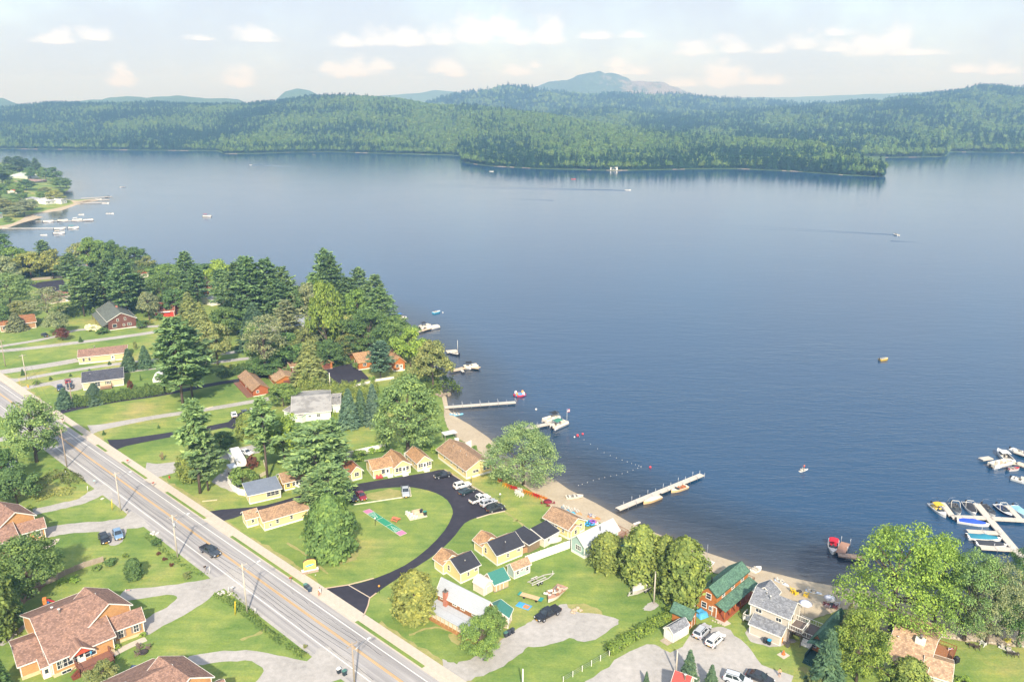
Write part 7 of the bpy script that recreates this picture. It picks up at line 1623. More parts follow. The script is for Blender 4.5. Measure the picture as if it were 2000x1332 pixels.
def mailbox(px,py,label,col='4a3a34'):
    p = at(px,py); r = empty('mailbox',p,RANG,label,'mailbox'); m = MB(); m.box((0,0,.5),(.1,.1,1.0)); m.build('post',POLE,r); m = MB(); m.extrude_y([(-.13,1.0),(.13,1.0),(.13,1.16),(.08,1.26),(-.08,1.26),(-.13,1.16)],-.28,.28); b = m.build('box',PL(col,.4),r)
mailbox(401,1115,'dark mailbox at the driveway corner'); mailbox(454,1156,'pale mailbox beside the white stones','d8d4cc'); mailbox(249,1003,'dark mailbox below the white pole','3a3a40'); mailbox(185,946,'pale blue mailbox at the gravel track mouth','a9c4c4'); mailbox(250,906,'red mailbox on the verge','b8402e'); mailbox(60,850,'black mailbox beside the roadside tree','26262a'); mailbox(123,825,'small brown mailbox on the far verge','7a4a3a'); mailbox(300,950,'reddish mailbox on the verge opposite the white pole','a04a36'); mailbox(568,1137,'brown mailbox on the verge near the bins','a0583a')
def hydrant(px,py,col,label,s=1.0):
    m = MB(); m.lathe([(.16,0),(.13,.05),(.13,.5),(.17,.52),(.15,.62),(.05,.72)],(0,0,0),9); m.box((0,0,.42),(.42,.14,.14)); o = m.build('hydrant',PL(col,.4),None,at(px,py)); o.scale = (s,) * 3; tag(o,label,'hydrant')
hydrant(55,757,'d9a52a','yellow hydrant base at the foot of the pale pole',1.6); hydrant(331,934,'c23a26','red hydrant at the gravel drive',1.1)
def stones(px,py,n,spread,size,label,name='stone_pile',col='c9c4bb',cat='stones'):
    p = at(px,py); r = empty(name,p,0,label,cat); rr = random.Random(px)
    for i in range(n):
        m = MB(); s = size * rr.uniform(.6,1.3); bm = bmesh.new(); bmesh.ops.create_icosphere(bm,subdivisions=1,radius=s)
        for v in bm.verts: v.co *= rr.uniform(.75,1.15); v.co.z *= .6
        me = bpy.data.meshes.new('stone'); bm.to_mesh(me); bm.free(); me.materials.append(PL(col,.9)); link('stone',me,r,(rr.uniform(-spread,spread),rr.uniform(-spread,spread) * .6,s * .3),rr.uniform(0,6))
stones(300,1042,9,1.1,.35,'heap of white stones in the lawn corner by the road'); stones(441,1159,14,1.5,.35,'white stones around the culvert end'); stones(198,974,5,.8,.3,'few pale stones by the gravel track'); stones(866,772,10,2.5,.8,'brown rocks on the shore by the first dock',col='8a7d6c'); stones(1130,1193,6,1.6,.45,'sandy stones beside the gravel drive',col='b9a58a')
# stone edging along the sand on the right: stones one by one
r = empty('stone_edging',at(1830,1244),0,'row of pale stones between the lawn and the sand on the right','stone edging'); rr = random.Random(5); base = r.location.copy(); Pp = resample(smooth([at(*q) for q in [(1828,1243),(1870,1247),(1910,1252),(1950,1257),(2003,1263)]],6),.55)
ST = []
for k in range(4):
    bm = bmesh.new(); bmesh.ops.create_icosphere(bm,subdivisions=1,radius=.36)
    for v in bm.verts: v.co *= rr.uniform(.8,1.2); v.co.z *= .7
    me = bpy.data.meshes.new('stone'); bm.to_mesh(me); bm.free(); me.materials.append(PL('b9ad9c',.9)); ST.append(me)
for q in Pp: o = link('stone',rr.choice(ST),r,(q.x - base.x + rr.uniform(-.1,.1),q.y - base.y + rr.uniform(-.1,.1),.1),rr.uniform(0,6)); s = rr.uniform(.6,1.2); o.scale = (s,s,s)
# ------------------------------------------------------------------ fences
def fence(px,h,label,col,step=2.4,t=.06,post=.12,name='fence',steps_=None,mat=None,plank=False):
    P = [at(*p) for p in px]; r = empty(name,P[0],0,label,'fence'); mt = mat or PL(col); o0 = P[0]; i0 = 0
    for a,b in zip(P[:-1],P[1:]):
        d = b - a; d.z = 0; L = d.length; d.normalize(); n = max(1,round(L / step)); yaw = math.atan2(d.y,d.x)
        for i in range(n):
            q = a + d * (L * i / n) - o0; l = L / n; hh = h * (1 + (.0 if not plank else rr.uniform(-.04,.04))); m = MB()
            if plank:
                for k in range(int(l / .16)): m.box((.08 + k * .16,0,hh / 2 + rr.uniform(-.03,.03)),(.14,t,hh))
            else: m.box((l / 2,0,hh / 2 + .04),(l - post,t,hh - .08)); m.box((l / 2,0,hh),(l - post,t * 1.8,.09)); m.box((l / 2,0,.12),(l - post,t * 1.8,.12))
            key = ('fp',label,round(l,2)) ; WIN.setdefault(key,m.mesh('panel',mt)) if not plank else None
            link('panel',WIN[key] if not plank else m.mesh('panel',mt),r,(q.x,q.y,0),yaw)
            if 'fpost' + str(h) + col not in WIN: k_ = MB(); k_.box((0,0,(h + .15) / 2),(post,post,h + .15)); WIN['fpost' + str(h) + col] = k_.mesh('post',mt)
            link('post',WIN['fpost' + str(h) + col],r,(q.x,q.y,0),yaw)
    return r
fence([(1026,1102),(1070,1086),(1117,1069)],2.0,'long white fence from the teal shed to the teal house','e8e5de'); fence([(678,895),(715,886),(754,878)],1.9,'white fence behind the cottages below the huge maple','e8e5de'); fence([(446,944),(455,958),(466,966),(480,969)],1.8,'curved white fence beside the grey roofed cottage','e6e3dc',2.0); fence([(790,897),(800,890)],1.9,'short white fence between the two porch cottages','e6e3dc'); fence([(910,878),(921,873)],2.2,'white screen at the lake end of the long yellow motel','e4e2dc')
fence([(62,1150),(100,1138),(130,1122),(165,1108),(203,1096)],1.3,'weathered grey board fence below the maple','8a8078',2.2,plank=True,mat=POLE)
fence([(515,905),(522,925),(505,935)],1.0,'low pale board wall by the camper','d3c6b0',1.6)
fence([(687,758),(735,745),(770,740)],.9,'low white rail fence at the dark parking pad','dcd8d0',2.5,.05)
# wire fence: posts with wire
P = resample([at(1100,1332),at(1190,1280)],2.0); r = empty('wire_fence',P[0],0,'wire fence on white posts along the gravel yard','fence'); m0 = MB(); m0.box((0,0,.6),(.11,.11,1.2)); me0 = m0.mesh('post',PL('e0dcd2'))
for q in P: link('post',me0,r,q - P[0])
m = MB(); [m.bar(Vector((0,0,z_)),P[-1] - P[0] + Vector((0,0,z_)),.025) for z_ in (.4,.75,1.1)]; m.build('wire',M['rim'],r)
P = resample([at(1190,1280),at(1300,1212)],2.6); r = empty('wire_fence',P[0],0,'row of white posts through the vine hedge','fence')
for q in P: link('post',me0,r,q - P[0])
m = MB(); [m.bar(Vector((0,0,z_)),P[-1] - P[0] + Vector((0,0,z_)),.025) for z_ in (.4,.75,1.1)]; m.build('wire',M['rim'],r)
# rails and edging
def beam(px,w,h,col,label,name='kerb_rail',cat='edging',z=0.0):
    P = [at(*p) for p in px]; m = MB(); [m.bar(a - P[0] + Vector((0,0,h / 2)),b - P[0] + Vector((0,0,h / 2)),w,h) for a,b in zip(P[:-1],P[1:])]; return tag(m.build(name,PL(col),None,P[0] + Vector((0,0,z))),label,cat)
beam([(690,986),(803,969),(800,952)],.2,.2,'d6cdbb','pale timber edging around the parked silver pickup'); beam([(868,917),(900,937),(936,957),(986,989)],.3,.12,'bfae98','stone edge at the back of the resort parking row'); beam([(986,998),(957,1004),(931,1012)],.3,.12,'c4b5a0','stone edge at the lower end of the resort parking'); beam([(634,1149),(680,1142),(730,1129)],.25,.1,'c4ad94','pale kerb along the left of the resort entrance'); beam([(709,1206),(719,1182),(722,1168),(735,1158)],.25,.1,'c4ad94','pale kerb along the right of the resort entrance'); beam([(680,1142),(723,1167)],.2,.03,'c9bba4','pale joint line across the resort entrance',z=.02)
beam([(958,908),(1010,938),(1032,954),(1070,984),(1088,998)],.3,.25,'c9b79c','low timber retaining edge between the lawn and the beach')
beam([(1238,1024),(1250,1020)],.5,.2,'e4ded2','white plank lying on the beach','plank','plank'); beam([(404,797),(416,794)],.25,.12,'d9cba8','pale board lying by the gravel drive','plank','plank'); beam([(395,979),(424,976)],.5,.06,'cdbf9a','long bare strip board on the verge lawn','plank','plank')
beam([(55,549),(122,543)],.4,1.4,'9a8f82','retaining wall behind the black car park','retaining_wall','wall')
# ------------------------------------------------------------------ resort sign
def resort_sign():
    p = at(606,1117); r = empty('resort_sign',p,R(22),'yellow resort sign with a blue lake picture on a pale stone base','sign')
    m = MB(); m.box((0,0,.3),(3.4,.9,.6)); b = m.build('base',mottled('sign_stone',[(.3,lin('8f7a6c')),(.6,lin('b09c8c'))],(1,4,10)),r); m = MB(); m.box((0,0,.64),(3.6,1.05,.09)); m.build('cap',PL('e0dcd4'),b)
    pr = [(-1.3,.7),(1.3,.7),(1.3,2.6)] + [(1.3 * math.cos(t),2.6 + .55 * math.sin(t)) for t in np.linspace(.2,math.pi - .2,9)] + [(-1.3,2.6)]
    m = MB(); m.extrude_y(pr,-.12,.12); m.build('panel',PL('ecd56c',.5),r); t_ = MB(); q = pr[2:]
    for a,b_ in zip(q[:-1],q[1:]): t_.bar((a[0],0,a[1] + .04),(b_[0],0,b_[1] + .04),.34,.08)
    t_.build('sign_roof',PL('6a4a44'),r)
    m = MB(); vs = [(.95 * math.cos(t),-.14,1.75 + .2 * math.sin(t)) for t in np.linspace(0,6.283,16,False)]; m.add([(x,y,z + x * .12) for x,y,z in vs],[tuple(range(16))]); m.build('lake_picture',PL('3f9fc8'),r)
    m = MB(); rr_ = random.Random(2)
    for zz,hh,x0,x1 in ((2.6,.26,-.75,.85),(2.25,.2,-.95,.95)):
        x = x0
        while x < x1:
            wv = rr_.uniform(.08,.15); m.box((x,-.14,zz + rr_.uniform(-.02,.02)),(.05,.03,hh)); m.box((x + wv / 2,-.14,zz + rr_.choice((-.4,0,.4)) * hh),(wv,.03,.05)); x += wv + (.22 if rr_.random() < .2 else .07)
    m.build('lettering',PL('d98a2c'),r)
    m = MB(); [m.box((sx,-.15,.95),(.55,.03,.14)) for sx in (-.9,.9)]; m.build('small_plate',PL('8a5a34'),r)
resort_sign(); stones(616,1123,1,.1,.3,'single white stone on the lawn by the resort sign')
# shuffleboard court
a,b,c,d = at(711.3,999.4),at(723.3,995.3),at(791.6,1039.6),at(779.6,1044.8); u = ((d - a) + (c - b)); u.normalize(); n = Vector((-u.y,u.x,0)); L = 15.9; o0 = (a + b + c + d) / 4; wd = 1.85
r = empty('shuffleboard_court',o0,math.atan2(u.y,u.x),'green shuffleboard court with pink ends on the resort lawn','court')
def flat(name,quads,z,col):
    m = MB()
    for q in quads: m.add([(x,y,z) for x,y in q],[tuple(range(len(q)))])
    return m.build(name,PL(col,.7),r)
x = L / 2; y = wd / 2
m = MB(); m.box((0,0,.01),(L + .1,wd + .1,.05)); m.build('slab',PL('cfcabd'),r)
flat('green_bed',[[(-x + 1.9,-y),(x - 1.9,-y),(x - 1.9,y),(-x + 1.9,y)]],.04,'35906c'); flat('pink_end',[[(-x,-y),(-x + 1.9,-y),(-x + 1.9,y),(-x,y)]],.04,'c47fa0'); flat('pink_end',[[(x - 1.9,-y),(x,-y),(x,y),(x - 1.9,y)]],.04,'c47fa0')
ln = []
def seg(p,q,w=.07): p,q = Vector((*p,0)),Vector((*q,0)); dd = (q - p).normalized(); nn = Vector((-dd.y,dd.x,0)) * w / 2; ln.append([(v.x,v.y) for v in (p - nn,q - nn,q + nn,p + nn)])
for s in (-1,1):
    seg((s * 2.0,-y),(s * 2.0,y),.1); x0 = s * (x - 1.95); tip = s * (x - 5.2); seg((x0,-y + .1),(tip,0)); seg((x0,y - .1),(tip,0)); seg((x0,-y),(x0,y)); 
    for k,f in ((.9,.72),(1.8,.45)): seg((s * (x - 1.95 - k),-(y - .1) * f),(s * (x - 1.95 - k),(y - .1) * f))
    seg((x0,0),(s * (x - 3.75),0))
    for xx,yy in ((.45,.4),(.45,-.4),(1.35,.27),(1.35,-.27),(2.4,.05)): seg((s * (x - 1.95 - xx),yy - .1),(s * (x - 1.95 - xx),yy + .1),.09); seg((s * (x - 2.05 - xx),yy - .1),(s * (x - 1.9 - xx),yy - .1),.06)
flat('court_lines',ln,.045,'e6e8e0')
# ------------------------------------------------------------------ furniture
ADK = {}
def chair_parts():
    if ADK: return ADK
    s = MB(); [s.box((.0 + .09 * k,0,.36 - .025 * (5 - k) + .0),(.08,.52,.03)) for k in range(6)]; s.box((.48,0,.3),(.03,.52,.12))
    bk = MB(); [bk.bar((-.05,y_,.3),(-.38,y_ * 1.15,.98 - abs(y_) * .25),.085,.03) for y_ in (-.2,-.1,0,.1,.2)]; bk.bar((-.2,-.3,.62),(-.2,.3,.62),.05)
    ADK['seat'] = s; ADK['backrest'] = bk
    ar = MB(); ar.box((.1,.36,.56),(.72,.13,.03)); ADK['armrest'] = ar; ar2 = MB(); ar2.box((.1,-.36,.56),(.72,.13,.03)); ADK['armrest2'] = ar2
    for nm,q in (('leg',(.46,.36)),('leg2',(.46,-.36))): l = MB(); l.box((q[0],q[1],.27),(.06,.04,.54)); ADK[nm] = l
    for nm,q in (('leg3',.32),('leg4',-.32)): l = MB(); l.bar((.4,q,.3),(-.45,q,.03),.04,.1); l.bar((-.25,q,.1),(-.2,q,.56),.05); ADK[nm] = l
    return ADK
M['furniture'] = tinted('furniture_paint',.5,.4); CH = None
def chair(p,yaw,col,label,group=None,s=1.0):
    global CH
    if CH is None: CH = {k: v.mesh(k.rstrip('234'),M['furniture']) for k,v in chair_parts().items()}
    r = empty('garden_chair',p,yaw,label,'chair',group); r.scale = (s,) * 3
    for k,me in CH.items(): o = link(k.rstrip('234'),me,r); o.color = lin(col)
    return r
A,Bv = at(986,949),at(1063,976); d = Bv - A; face = math.atan2(d.y,d.x) + math.pi / 2
cols = ['e0b83a','d9822c','d9822c','c8342c','c8342c','c23a30','e8e4dc','e8e4dc','d98a2c','d98a2c','d98a2c','d9822c','c8342c','c8342c','c23a30','d98a3a','d9822c']
ordn = ['yellow chair first under the willow','first orange chair next to the yellow one','second orange chair, before the first reds','first red chair nearest the willow','second red chair nearest the willow','third red chair, left of the white pair','left white chair of the row','right white chair of the row','orange chair just right of the white pair','second orange chair right of the white pair','third orange chair right of the white pair','fourth orange chair, before the later reds','first red chair of the lower end','second red chair of the lower end','last red chair of the lower end','orange chair next to last at the sand end','last orange chair at the sand end']
for k,(cc,lb) in enumerate(zip(cols,ordn)):
    t = (k + rr.uniform(-.15,.15)) / (len(cols) - 1); chair(A + d * t + Vector((0,0,.0)),face + rr.uniform(-.15,.15),cc,lb + ' in the row facing the beach','garden chairs in a row along the beach',1.25)
for k,(px,py) in enumerate([(1009,962),(1013,964.5),(1017,967),(1010,966),(1014,968.5),(1019,970)]): chair(at(px,py),.9 + .3 * (k % 2),'ecebe6',['white chair at the back left','white chair at the back middle','white chair at the back right','white chair at the front left','white chair at the front middle','white chair at the front right'][k] + ' of the six on the beach lawn','white chairs on the beach lawn',1.15)
for k,(px,py) in enumerate([(796,1004),(801,1007),(806,1010),(811,1012)]): chair(at(px,py),1.1,'efeeea',['first','second','third','last'][k] + ' white chair from the left beside the paved fire pit','white chairs by the fire pit',1.15)
for k,(px,py,yw) in enumerate([(1547,1156,-.3),(1552,1161,.4),(1575,1165,2.6)]): chair(at(px,py),yw,'e6c21e',['upper left yellow chair by the fire bowl on the sand','lower left yellow chair by the fire bowl on the sand','right hand yellow chair on the sand'][k],'yellow chairs on the sand',1.2)
for px,py,yw,cc,lb in [(1897,1263,1.2,'5f5048','left brown chair of the pair on the right lawn'),(1908,1267,1.4,'5f5048','right brown chair of the pair on the right lawn'),(1971,1279,1.2,'57504c','left brown chair below the white board'),(1984,1281,1.4,'57504c','right brown chair below the white board'),(1919,1260,.6,'eae8e2','white chair against the pale forked trunk'),(1968,1254,2,'d8d23a','yellow chair at the stone edging'),(1945,1241,.2,'4a403a','dark chair alone on the sand behind the stone edging'),(1612,1183,.4,'8a3a44','dark red chair left of the round grill on the sand'),(1616,1188,.9,'b9a9b4','mauve chair in front of the round grill on the sand'),(1632,1188,2.6,'8a3a44','dark red chair right of the round grill on the sand'),(1636,1184,2.9,'d8d6dc','pale chair right of the dark red one on the sand'),(737,935,-1.2,'c23a40','left red chair at the porch cottage wall'),(744,934,-1.2,'c23a40','right red chair at the porch cottage wall'),(976,940,.5,'d9602c','orange chair under the left side of the willow'),(272,1266,-.4,'7a675c','left brown chair by the small fire bowl on the lawn'),(291,1266,3.4,'7a675c','right brown chair by the small fire bowl on the lawn'),(268,1279,.5,'7a675c','lower brown chair by the small fire bowl on the lawn'),(1153,1010,.3,'2f5fae','blue chair on the sand right of the beach cottage')]: chair(at(px,py),yw,cc,lb,None,1.15)
def bowl(px,py,label,col='4a4542',rad=.5,name='fire_bowl',cat='fire bowl'): m = MB(); m.lathe([(rad * .5,0),(rad,.3),(rad * 1.05,.42),(rad * .85,.42),(rad * .6,.25)],(0,0,0),12); return tag(m.build(name,PL(col),None,at(px,py)),label,cat)
bowl(1561,1157,'dark fire bowl between the yellow chairs'); bowl(280,1276,'dark square fire bowl between brown chairs on the lawn','3f3836',.8); bowl(1624,1185,'round dark grill table on the sand','37393d',.9)
r = empty('round_table',at(1070,984),0,'dark red round garden table at the end of the beach row','table'); m = MB(); m.lathe([(1.1,.68),(1.1,.76),(.2,.77)],(0,0,0),14); m.build('table_top',PL('8a2634'),r)
for t in range(4): m = MB(); aa = t * 1.571; m.bar((1.6 * math.cos(aa) - .5 * math.sin(aa),1.6 * math.sin(aa) + .5 * math.cos(aa),.45),(1.6 * math.cos(aa) + .5 * math.sin(aa),1.6 * math.sin(aa) - .5 * math.cos(aa),.45),.35,.08); m.bar((.2 * math.cos(aa),.2 * math.sin(aa),.7),(1.6 * math.cos(aa),1.6 * math.sin(aa),.02),.1); m.build('bench',PL('8a2634'),r)
def picnic(px,py,yaw,col,label):
    r = empty('picnic_table',at(px,py),yaw,label,'picnic table')
    for k in range(4): m = MB(); m.box((0,-.33 + .22 * k,.76),(1.9,.2,.05)); m.build('plank',PL(col),r)
    for s in (-1,1): m = MB(); m.box((0,s * .75,.46),(1.9,.3,.05)); m.build('seat',PL(col),r); m = MB(); m.bar((s * .7,-.7,.02),(s * .7,-.2,.74),.1,.06); m.bar((s * .7,.7,.02),(s * .7,.2,.74),.1,.06); m.bar((s * .7,-.85,.42),(s * .7,.85,.42),.1,.05); m.build('leg',PL(col),r)
picnic(773,1017,R(-30),'d9795a','salmon coloured picnic table beside the shuffleboard court')
r = empty('fire_pit_patio',at(814,1006),R(25),'pale paved square with a block fire pit on the resort lawn','patio'); 
for i in range(5):
    for j in range(4): m = WIN.setdefault('slab_',(lambda q: (q.box((0,0,.03),(.86,.86,.1)),q.mesh('paving_slab',PL('d2c4ae')))[1])(MB())); link('paving_slab',m,r,(-1.9 + .9 * i,-1.4 + .9 * j,0))
m = MB(); [m.box((1.2 * sx + .5,.5 + 0 * sy,.35),(.3,2.2,.6)) for sx in (-1,1) for sy in (0,)]; m.box((.5,1.6,.35),(2.4,.3,.6)); m.box((.5,-.6,.35),(2.4,.3,.6)); m.build('fire_pit',PL('c4ae92'),r)
def bin_(px,py,body,lid,label,yaw=None,s=1.0):
    r = empty('wheelie_bin',at(px,py),RANG if yaw is None else yaw,label,'bin'); r.scale = (s,) * 3; m = MB(); m.box((0,0,.5),(.52,.56,.9),taper=1.12); m.build('body',PL(body,.5),r); m = MB(); m.box((0,.02,1.0),(.66,.72,.09),taper=.92); m.bar((-.25,-.38,.95),(.25,-.38,.95),.05); m.build('lid',PL(lid,.5),r)
    for s_ in (-1,1): m = MB(); m.tube([(s_ * .2,.3,.1),(s_ * .28,.3,.1)],[.1,.1],10); m.build('wheel',M['tyre'],r)
for a_ in [(597,1148,'33414a','5f8a80','bin with a green lid, first of the three by the pavement'),(601,1151,'2f3840','4a545c','dark bin in the middle of the three by the pavement'),(605,1155,'3a4c60','59636c','bluish bin last of the three by the pavement'),(662,1314,'2f3840','e0e0dc','dark bin with a white lid by the bottom pole'),(673,1318,'2f4048','4f7a70','dark bin with a green lid by the bottom pole'),(823,1002,'2a2e33','3a3f45','dark bin behind the paved fire pit',None,1.0),(830,1006,'2f3a3c','3f8a7a','bin with a green lid at the paved fire pit',None,1.1),(1494,1255,'2f3136','3f4248','black bin beside the blue topped one at the grey house'),(1502,1258,'27333c','2f9ac4','bin with a bright blue lid at the grey house'),(1538,1263,'5a5652','46423f','grey barbecue like bin at the corner of the grey house'),(988,1243,'3a3f48','4f7a70','left bin at the farmhouse corner'),(994,1240,'343a44','3f464f','middle bin at the farmhouse corner'),(1001,1236,'343a44','3f464f','right bin at the farmhouse corner'),(1041,1073,'2f3640','3f4a5a','dark bin in front of the open woodshed')]: bin_(*a_)
m = MB(); m.lathe([(.5,.1),(.6,.25),(.6,1.5),(.4,1.75),(.1,1.8)],(0,0,0),14); tag(m.build('gas_tank',PL('ecebe6',.3),None,at(1352,1188)),'white upright gas tank beside the log house','tank')
def umbrella(p,label,col,h=2.4,rad=1.5,closed=False):
    r = empty('parasol',p,0,label,'parasol'); m = MB(); m.tube([(0,0,0),(0,0,h)],[.03,.03],6); m.build('pole',M['rim'],r); m = MB(); m.lathe([(rad,h - .5),(rad * .5,h - .15),(.03,h)],(0,0,0),8) if not closed else m.lathe([(.16,h - 1.5),(.22,h - 1.2),(.1,h - .3),(.02,h + .1)],(0,0,0),8); m.build('canopy',PL(col,.8),r)
umbrella(at(1619,1183),'pale parasol over the round grill table on the sand','d6d6e0',2.3,1.3); umbrella(at(1570,1203),'pale parasol on the deck of the grey house','d2d4e6',3.4,1.4); umbrella(at(181,1292) + Vector((0,0,.9)),'closed blue parasol on the deck of the orange brick house','5fa8d0',2.3,closed=True)
# trampoline
r = empty('trampoline',at(20,912),0,'round trampoline with a dark safety net at the left edge','trampoline'); m = MB(); m.lathe([(2.0,.85),(2.0,.9),(.01,.9)],(0,0,0),20); m.build('mat',PL('30384a',.8),r); m = MB(); m.tube([(2.1 * math.cos(t),2.1 * math.sin(t),.88) for t in np.linspace(0,6.283,21)],[.09] * 21,6); m.build('rim',PL('b9c0cc'),r)
for k in range(6): m = MB(); t = k * 1.047; m.tube([(2.15 * math.cos(t),2.15 * math.sin(t),0),(2.15 * math.cos(t),2.15 * math.sin(t),2.7)],[.05,.05],6); m.build('net_pole',M['dark_trim'],r)
m = MB(); m.tube([(2.1 * math.cos(t),2.1 * math.sin(t),2.65) for t in np.linspace(0,6.283,21)],[.05] * 21,5); [m.bar((2.1 * math.cos(t),2.1 * math.sin(t),.9),(2.1 * math.cos(t),2.1 * math.sin(t),2.65),.015) for t in np.linspace(0,6.283,60)]; m.build('net',M['dark_trim'],r)
# trailers, tarps, clutter on the big lawn
def trailer(px,py,hx,hy,label):
    p = at(px,py); q = at(hx,hy); r = empty('boat_trailer',p,math.atan2(q.y - p.y,q.x - p.x),label,'trailer'); m = MB()
    for s in (-1,1): m.bar((-3.2,s * .75,.55),(1.2,s * .75,.55),.14); m.bar((1.2,s * .75,.55),(3.4,0,.55),.14); m.bar((-2.9,s * .45,.8),(.8,s * .4,.8),.18,.1)
    for xx in (-2.8,-1,.8): m.bar((xx,-.75,.5),(xx,.75,.5),.12)
    m.build('frame',PL('b9b4aa',.4),r); m = MB(); m.bar((3.0,0,.55),(3.0,0,1.3),.1); m.lathe([(.05,-.1),(.15,0),(.05,.1)],(3.3,0,.5),8); m.build('winch_post',PL('d8d4cc'),r)
    for sx in (-1.7,-.8):
        for s in (-1,1): o = link('wheel',CARS['sedan']['wheel'],r); o.location = (sx,s * 1.0,.34); o.rotation_euler = (-s * math.pi / 2,0,0); link('rim',CARS['sedan']['rim'],o); m = MB(); m.box((sx,s * 1.0,.74),(.8,.26,.06)); m.build('mudguard',PL('cfcac0'),r)
trailer(1058,1134,1090,1120,'empty double axle boat trailer on the big lawn'); trailer(1249,1156,1235,1163,'trailer under the tarpaulin covered boat'); 
r = empty('flat_trailer',at(1038,1170),R(-26),'low flat trailer with pale boards and a teal end on the big lawn','trailer')
for k in range(5): m = MB(); m.box((-.3,-.5 + .25 * k,.6),(4.2,.23,.06)); m.build('plank',PL('cfae84'),r)
m = MB(); m.box((2.1,0,.62),(.8,1.3,.08)); m.box((-2.6,0,.62),(.5,1.2,.08)); m.build('end_board',PL('2f8f86'),r); m = MB(); [m.box((sx,0,.28),(.3,1.1,.56)) for sx in (-1.5,1.2)]; m.build('trestle',M['dark_trim'],r)
def tarp(px,py,yaw,sx,sy,h,col,label,seed=1):
    m = MB(); n = 7; q = random.Random(seed); vs = []
    for i in range(n + 1):
        for j in range(n + 1): e = min(i,j,n - i,n - j); vs.append((sx * (i / n - .5),sy * (j / n - .5),.03 + (h * q.uniform(.55,1) if e > 0 else 0)))
    m.add(vs,[(i * (n + 1) + j,(i + 1) * (n + 1) + j,(i + 1) * (n + 1) + j + 1,i * (n + 1) + j + 1) for i in range(n) for j in range(n)],0,True); return tag(m.build('tarpaulin',PL(col,.6),None,at(px,py),yaw),label,'tarpaulin')
tarp(1023,1183,R(-30),3.0,1.7,.25,'4a9fd6','bright blue tarpaulin laid over boards on the big lawn'); tarp(1369,1201,.5,2.2,2.4,1.0,'4f9fc8','blue tarpaulin heap beside the log house',3); tarp(1310,1206,.3,1.6,1.2,.7,'33343a','dark heap behind the log shed',4)
m = MB(); [m.box((0,-.4 + .28 * k,.3),(1.2,.22,.08)) for k in range(4)]; tag(m.build('pallet',PL('c98a5a'),None,at(1028,1187),R(-30)),'orange boards on the blue tarpaulin','boards')
rr = random.Random(9); r = empty('clutter_heap',at(1084,1164),R(35),'boards and cushions heaped in the derelict boat','clutter')
for k in range(16): m = MB(); m.box((rr.uniform(-2.2,2.2),rr.uniform(-.8,.8),.95 + rr.uniform(0,.35)),(rr.uniform(.3,1.3),rr.uniform(.2,.6),rr.uniform(.1,.35)),rr.uniform(0,3)); m.build('board',PL(rr.choice(['d8cbb8','b48a6a','c9b09a','e0dcd4','9a7a62'])),r)
r = empty('firewood_stack',at(1026,1078),R(30),'stack of firewood under the open black roofed shed','firewood')
for k in range(40): m = MB(); m.tube([(-1.6 + .32 * (k % 10),-.35,.16 + .3 * (k // 10)),(-1.6 + .32 * (k % 10),.35,.16 + .3 * (k // 10))],[.14,.14],7); m.build('log',PL('b08a66'),r)
r = empty('inflatable_pile',at(1155,1024),0,'heap of blue pink and white inflatables beside the beach cottage','inflatables')
for k,cc in enumerate(['3f9fd8','58b4e0','d8527a','e8e6e2','3f9fd8','8a5ab8']): m = MB(); cx_,cy_ = [(-1,-.4),(-.4,.6),(.6,.5),(.9,-.3),(0,-.8),(.2,.1)][k]; m.tube([(cx_ + .6 * math.cos(t),cy_ + .6 * math.sin(t),.25 + .1 * k) for t in np.linspace(0,6.283,11)],[.22] * 11,7); m.build('ring',PL(cc,.4),r)
r = empty('play_slide',at(94,1178),.4,'orange and red toy slide on the lawn behind the orange brick house','toy slide'); m = MB(); m.box((-.5,0,.7),(.7,.7,1.4)); m.build('tower',PL('d98a4a'),r); m = MB(); m.slab((-.1,-.3,1.0),(1.2,-.3,.1),(1.2,.3,.1),(-.1,.3,1.0),.1); m.build('slide',PL('c23a3a'),r); m = MB(); m.box((0,0,.3),(.5,.6,.5)); m.build('step',PL('3f6fae'),r)
m = MB(); m.lathe([(.45,0),(.3,.2),(.12,.7),(.1,.9)],(0,0,0),8); tag(m.build('traffic_cone',PL('d9682c'),None,at(1530,1278)),'orange cone on a pale slab by the grey house','cone'); m = MB(); m.box((0,0,.04),(1.7,1.5,.08)); tag(m.build('concrete_slab',M['concrete'],None,at(1530,1279),.6),'pale slab under the orange cone','slab')
def flag(px,py,top,label,at_z=0.0,p=None):
    p = p or at(px,py); h = height_to(p,top); r = empty('flag_pole',p,0,label,'flag'); m = MB(); m.tube([(0,0,0),(0,0,h)],[.05,.03],6); m.build('pole',WHITE,r); m = MB(); f = min(1.0,h * .28)
    for k in range(5): m.box((.45,0,h - .1 - f * (k + .5) / 5),(.8,.02,f / 5),0,k % 2)
    m.build('flag',[PL('c2505a'),PL('e6e4e0')],r); m = MB(); m.box((.22,0,h - .1 - f * .25),(.36,.035,f * .5)); m.build('canton',PL('4a5a8a'),r)
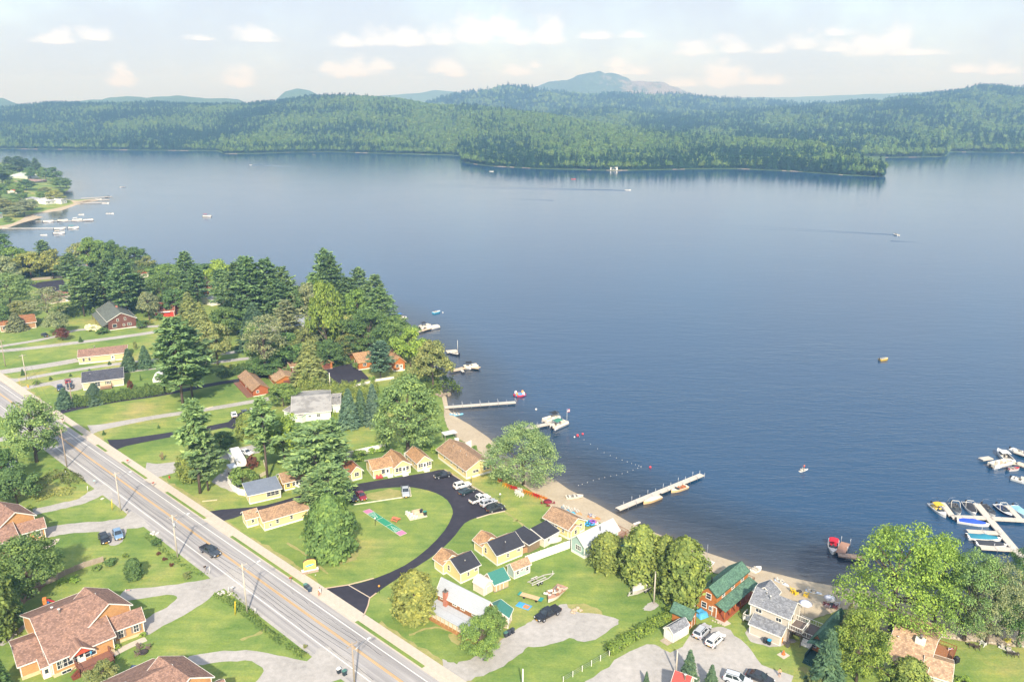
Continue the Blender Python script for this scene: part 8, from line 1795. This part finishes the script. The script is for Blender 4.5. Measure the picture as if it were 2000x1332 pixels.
flag(1851,1277,1264,'small flag on a slanted pole behind the brown roofed house'); flag(495,880,860,'flag on a white pole beside the camper'); flag(1107,828,798,'flag flying on the pontoon boat at the dock end',p=wat(1107,830)); flag(246,1157,1150,'small flag at the back corner of the orange brick house')
m = MB(); m.tube([(0,0,0),(-1.2,0,2.4),(-3.0,0,4.4)],[.05,.04,.02],6); tag(m.build('mooring_whip',M['rim'],None,wat(1104,828)),'curved mooring pole at the dock end near the flag','mooring pole')
m = MB(); m.tube([(0,0,0),(0,0,5.5)],[.08,.05],6); tag(m.build('mast',WHITE,None,wat(894,690)),'white mast standing at the tiny dock off the trees','mast')
r = empty('storage_tent',at(311,743),.3,'small white rounded shelter on the lawn behind the hedge','shelter'); m = MB(); m.extrude_y([(-1.9,0),(1.9,0),(1.9,1.3),(1.2,2.4),(0,2.9),(-1.2,2.4),(-1.9,1.3)],-2,2); m.build('cover',PL('e6e4de'),r); m = MB(); m.box((0,-2.02,.95),(2.2,.03,1.9)); m.build('door',PL('d3d1ca'),r)
r = empty('beach_shelter',at(878,858),.5,'small grey flat roofed shelter at the top of the beach','shelter'); m = MB(); m.box((0,0,2.2),(4.2,2.6,.14)); m.build('roof',PL('cfcdca'),r)
for a_ in (-1,1):
    for b_ in (-1,1): m = MB(); m.box((a_ * 1.9,b_ * 1.1,1.1),(.14,.14,2.2)); m.build('post',PL('9a8f84'),r)
m = MB(); m.box((1.2,-2.4,.5),(1.2,.9,1.0)); m.build('cupboard',PL('e0ddd6'),r)
r = empty('propane_grill',at(1866,1301),.4,'black grill on the deck of the brown roofed house','grill'); m = MB(); m.box((0,0,1.35),(1.0,.6,.9)); m.build('body',PL('26262a'),r); m = MB(); m.lathe([(.3,1.75),(.45,1.85),(.3,2.1)],(0,0,0),8); m.build('lid',PL('303136'),r)
m = MB(); m.box((0,0,.03),(1.7,2.6,.06)); tag(m.build('concrete_slab',M['concrete'],None,at(1412,1213),.5),'pale slab at the porch step of the log house','slab')
for k in range(5): stones(1392 + 5 * k,1212 + 2 * k,1,.05,.3,['first','second','third','fourth','fifth'][k] + ' stepping stone in front of the log house','stepping_stone','b9ae9c','stone')
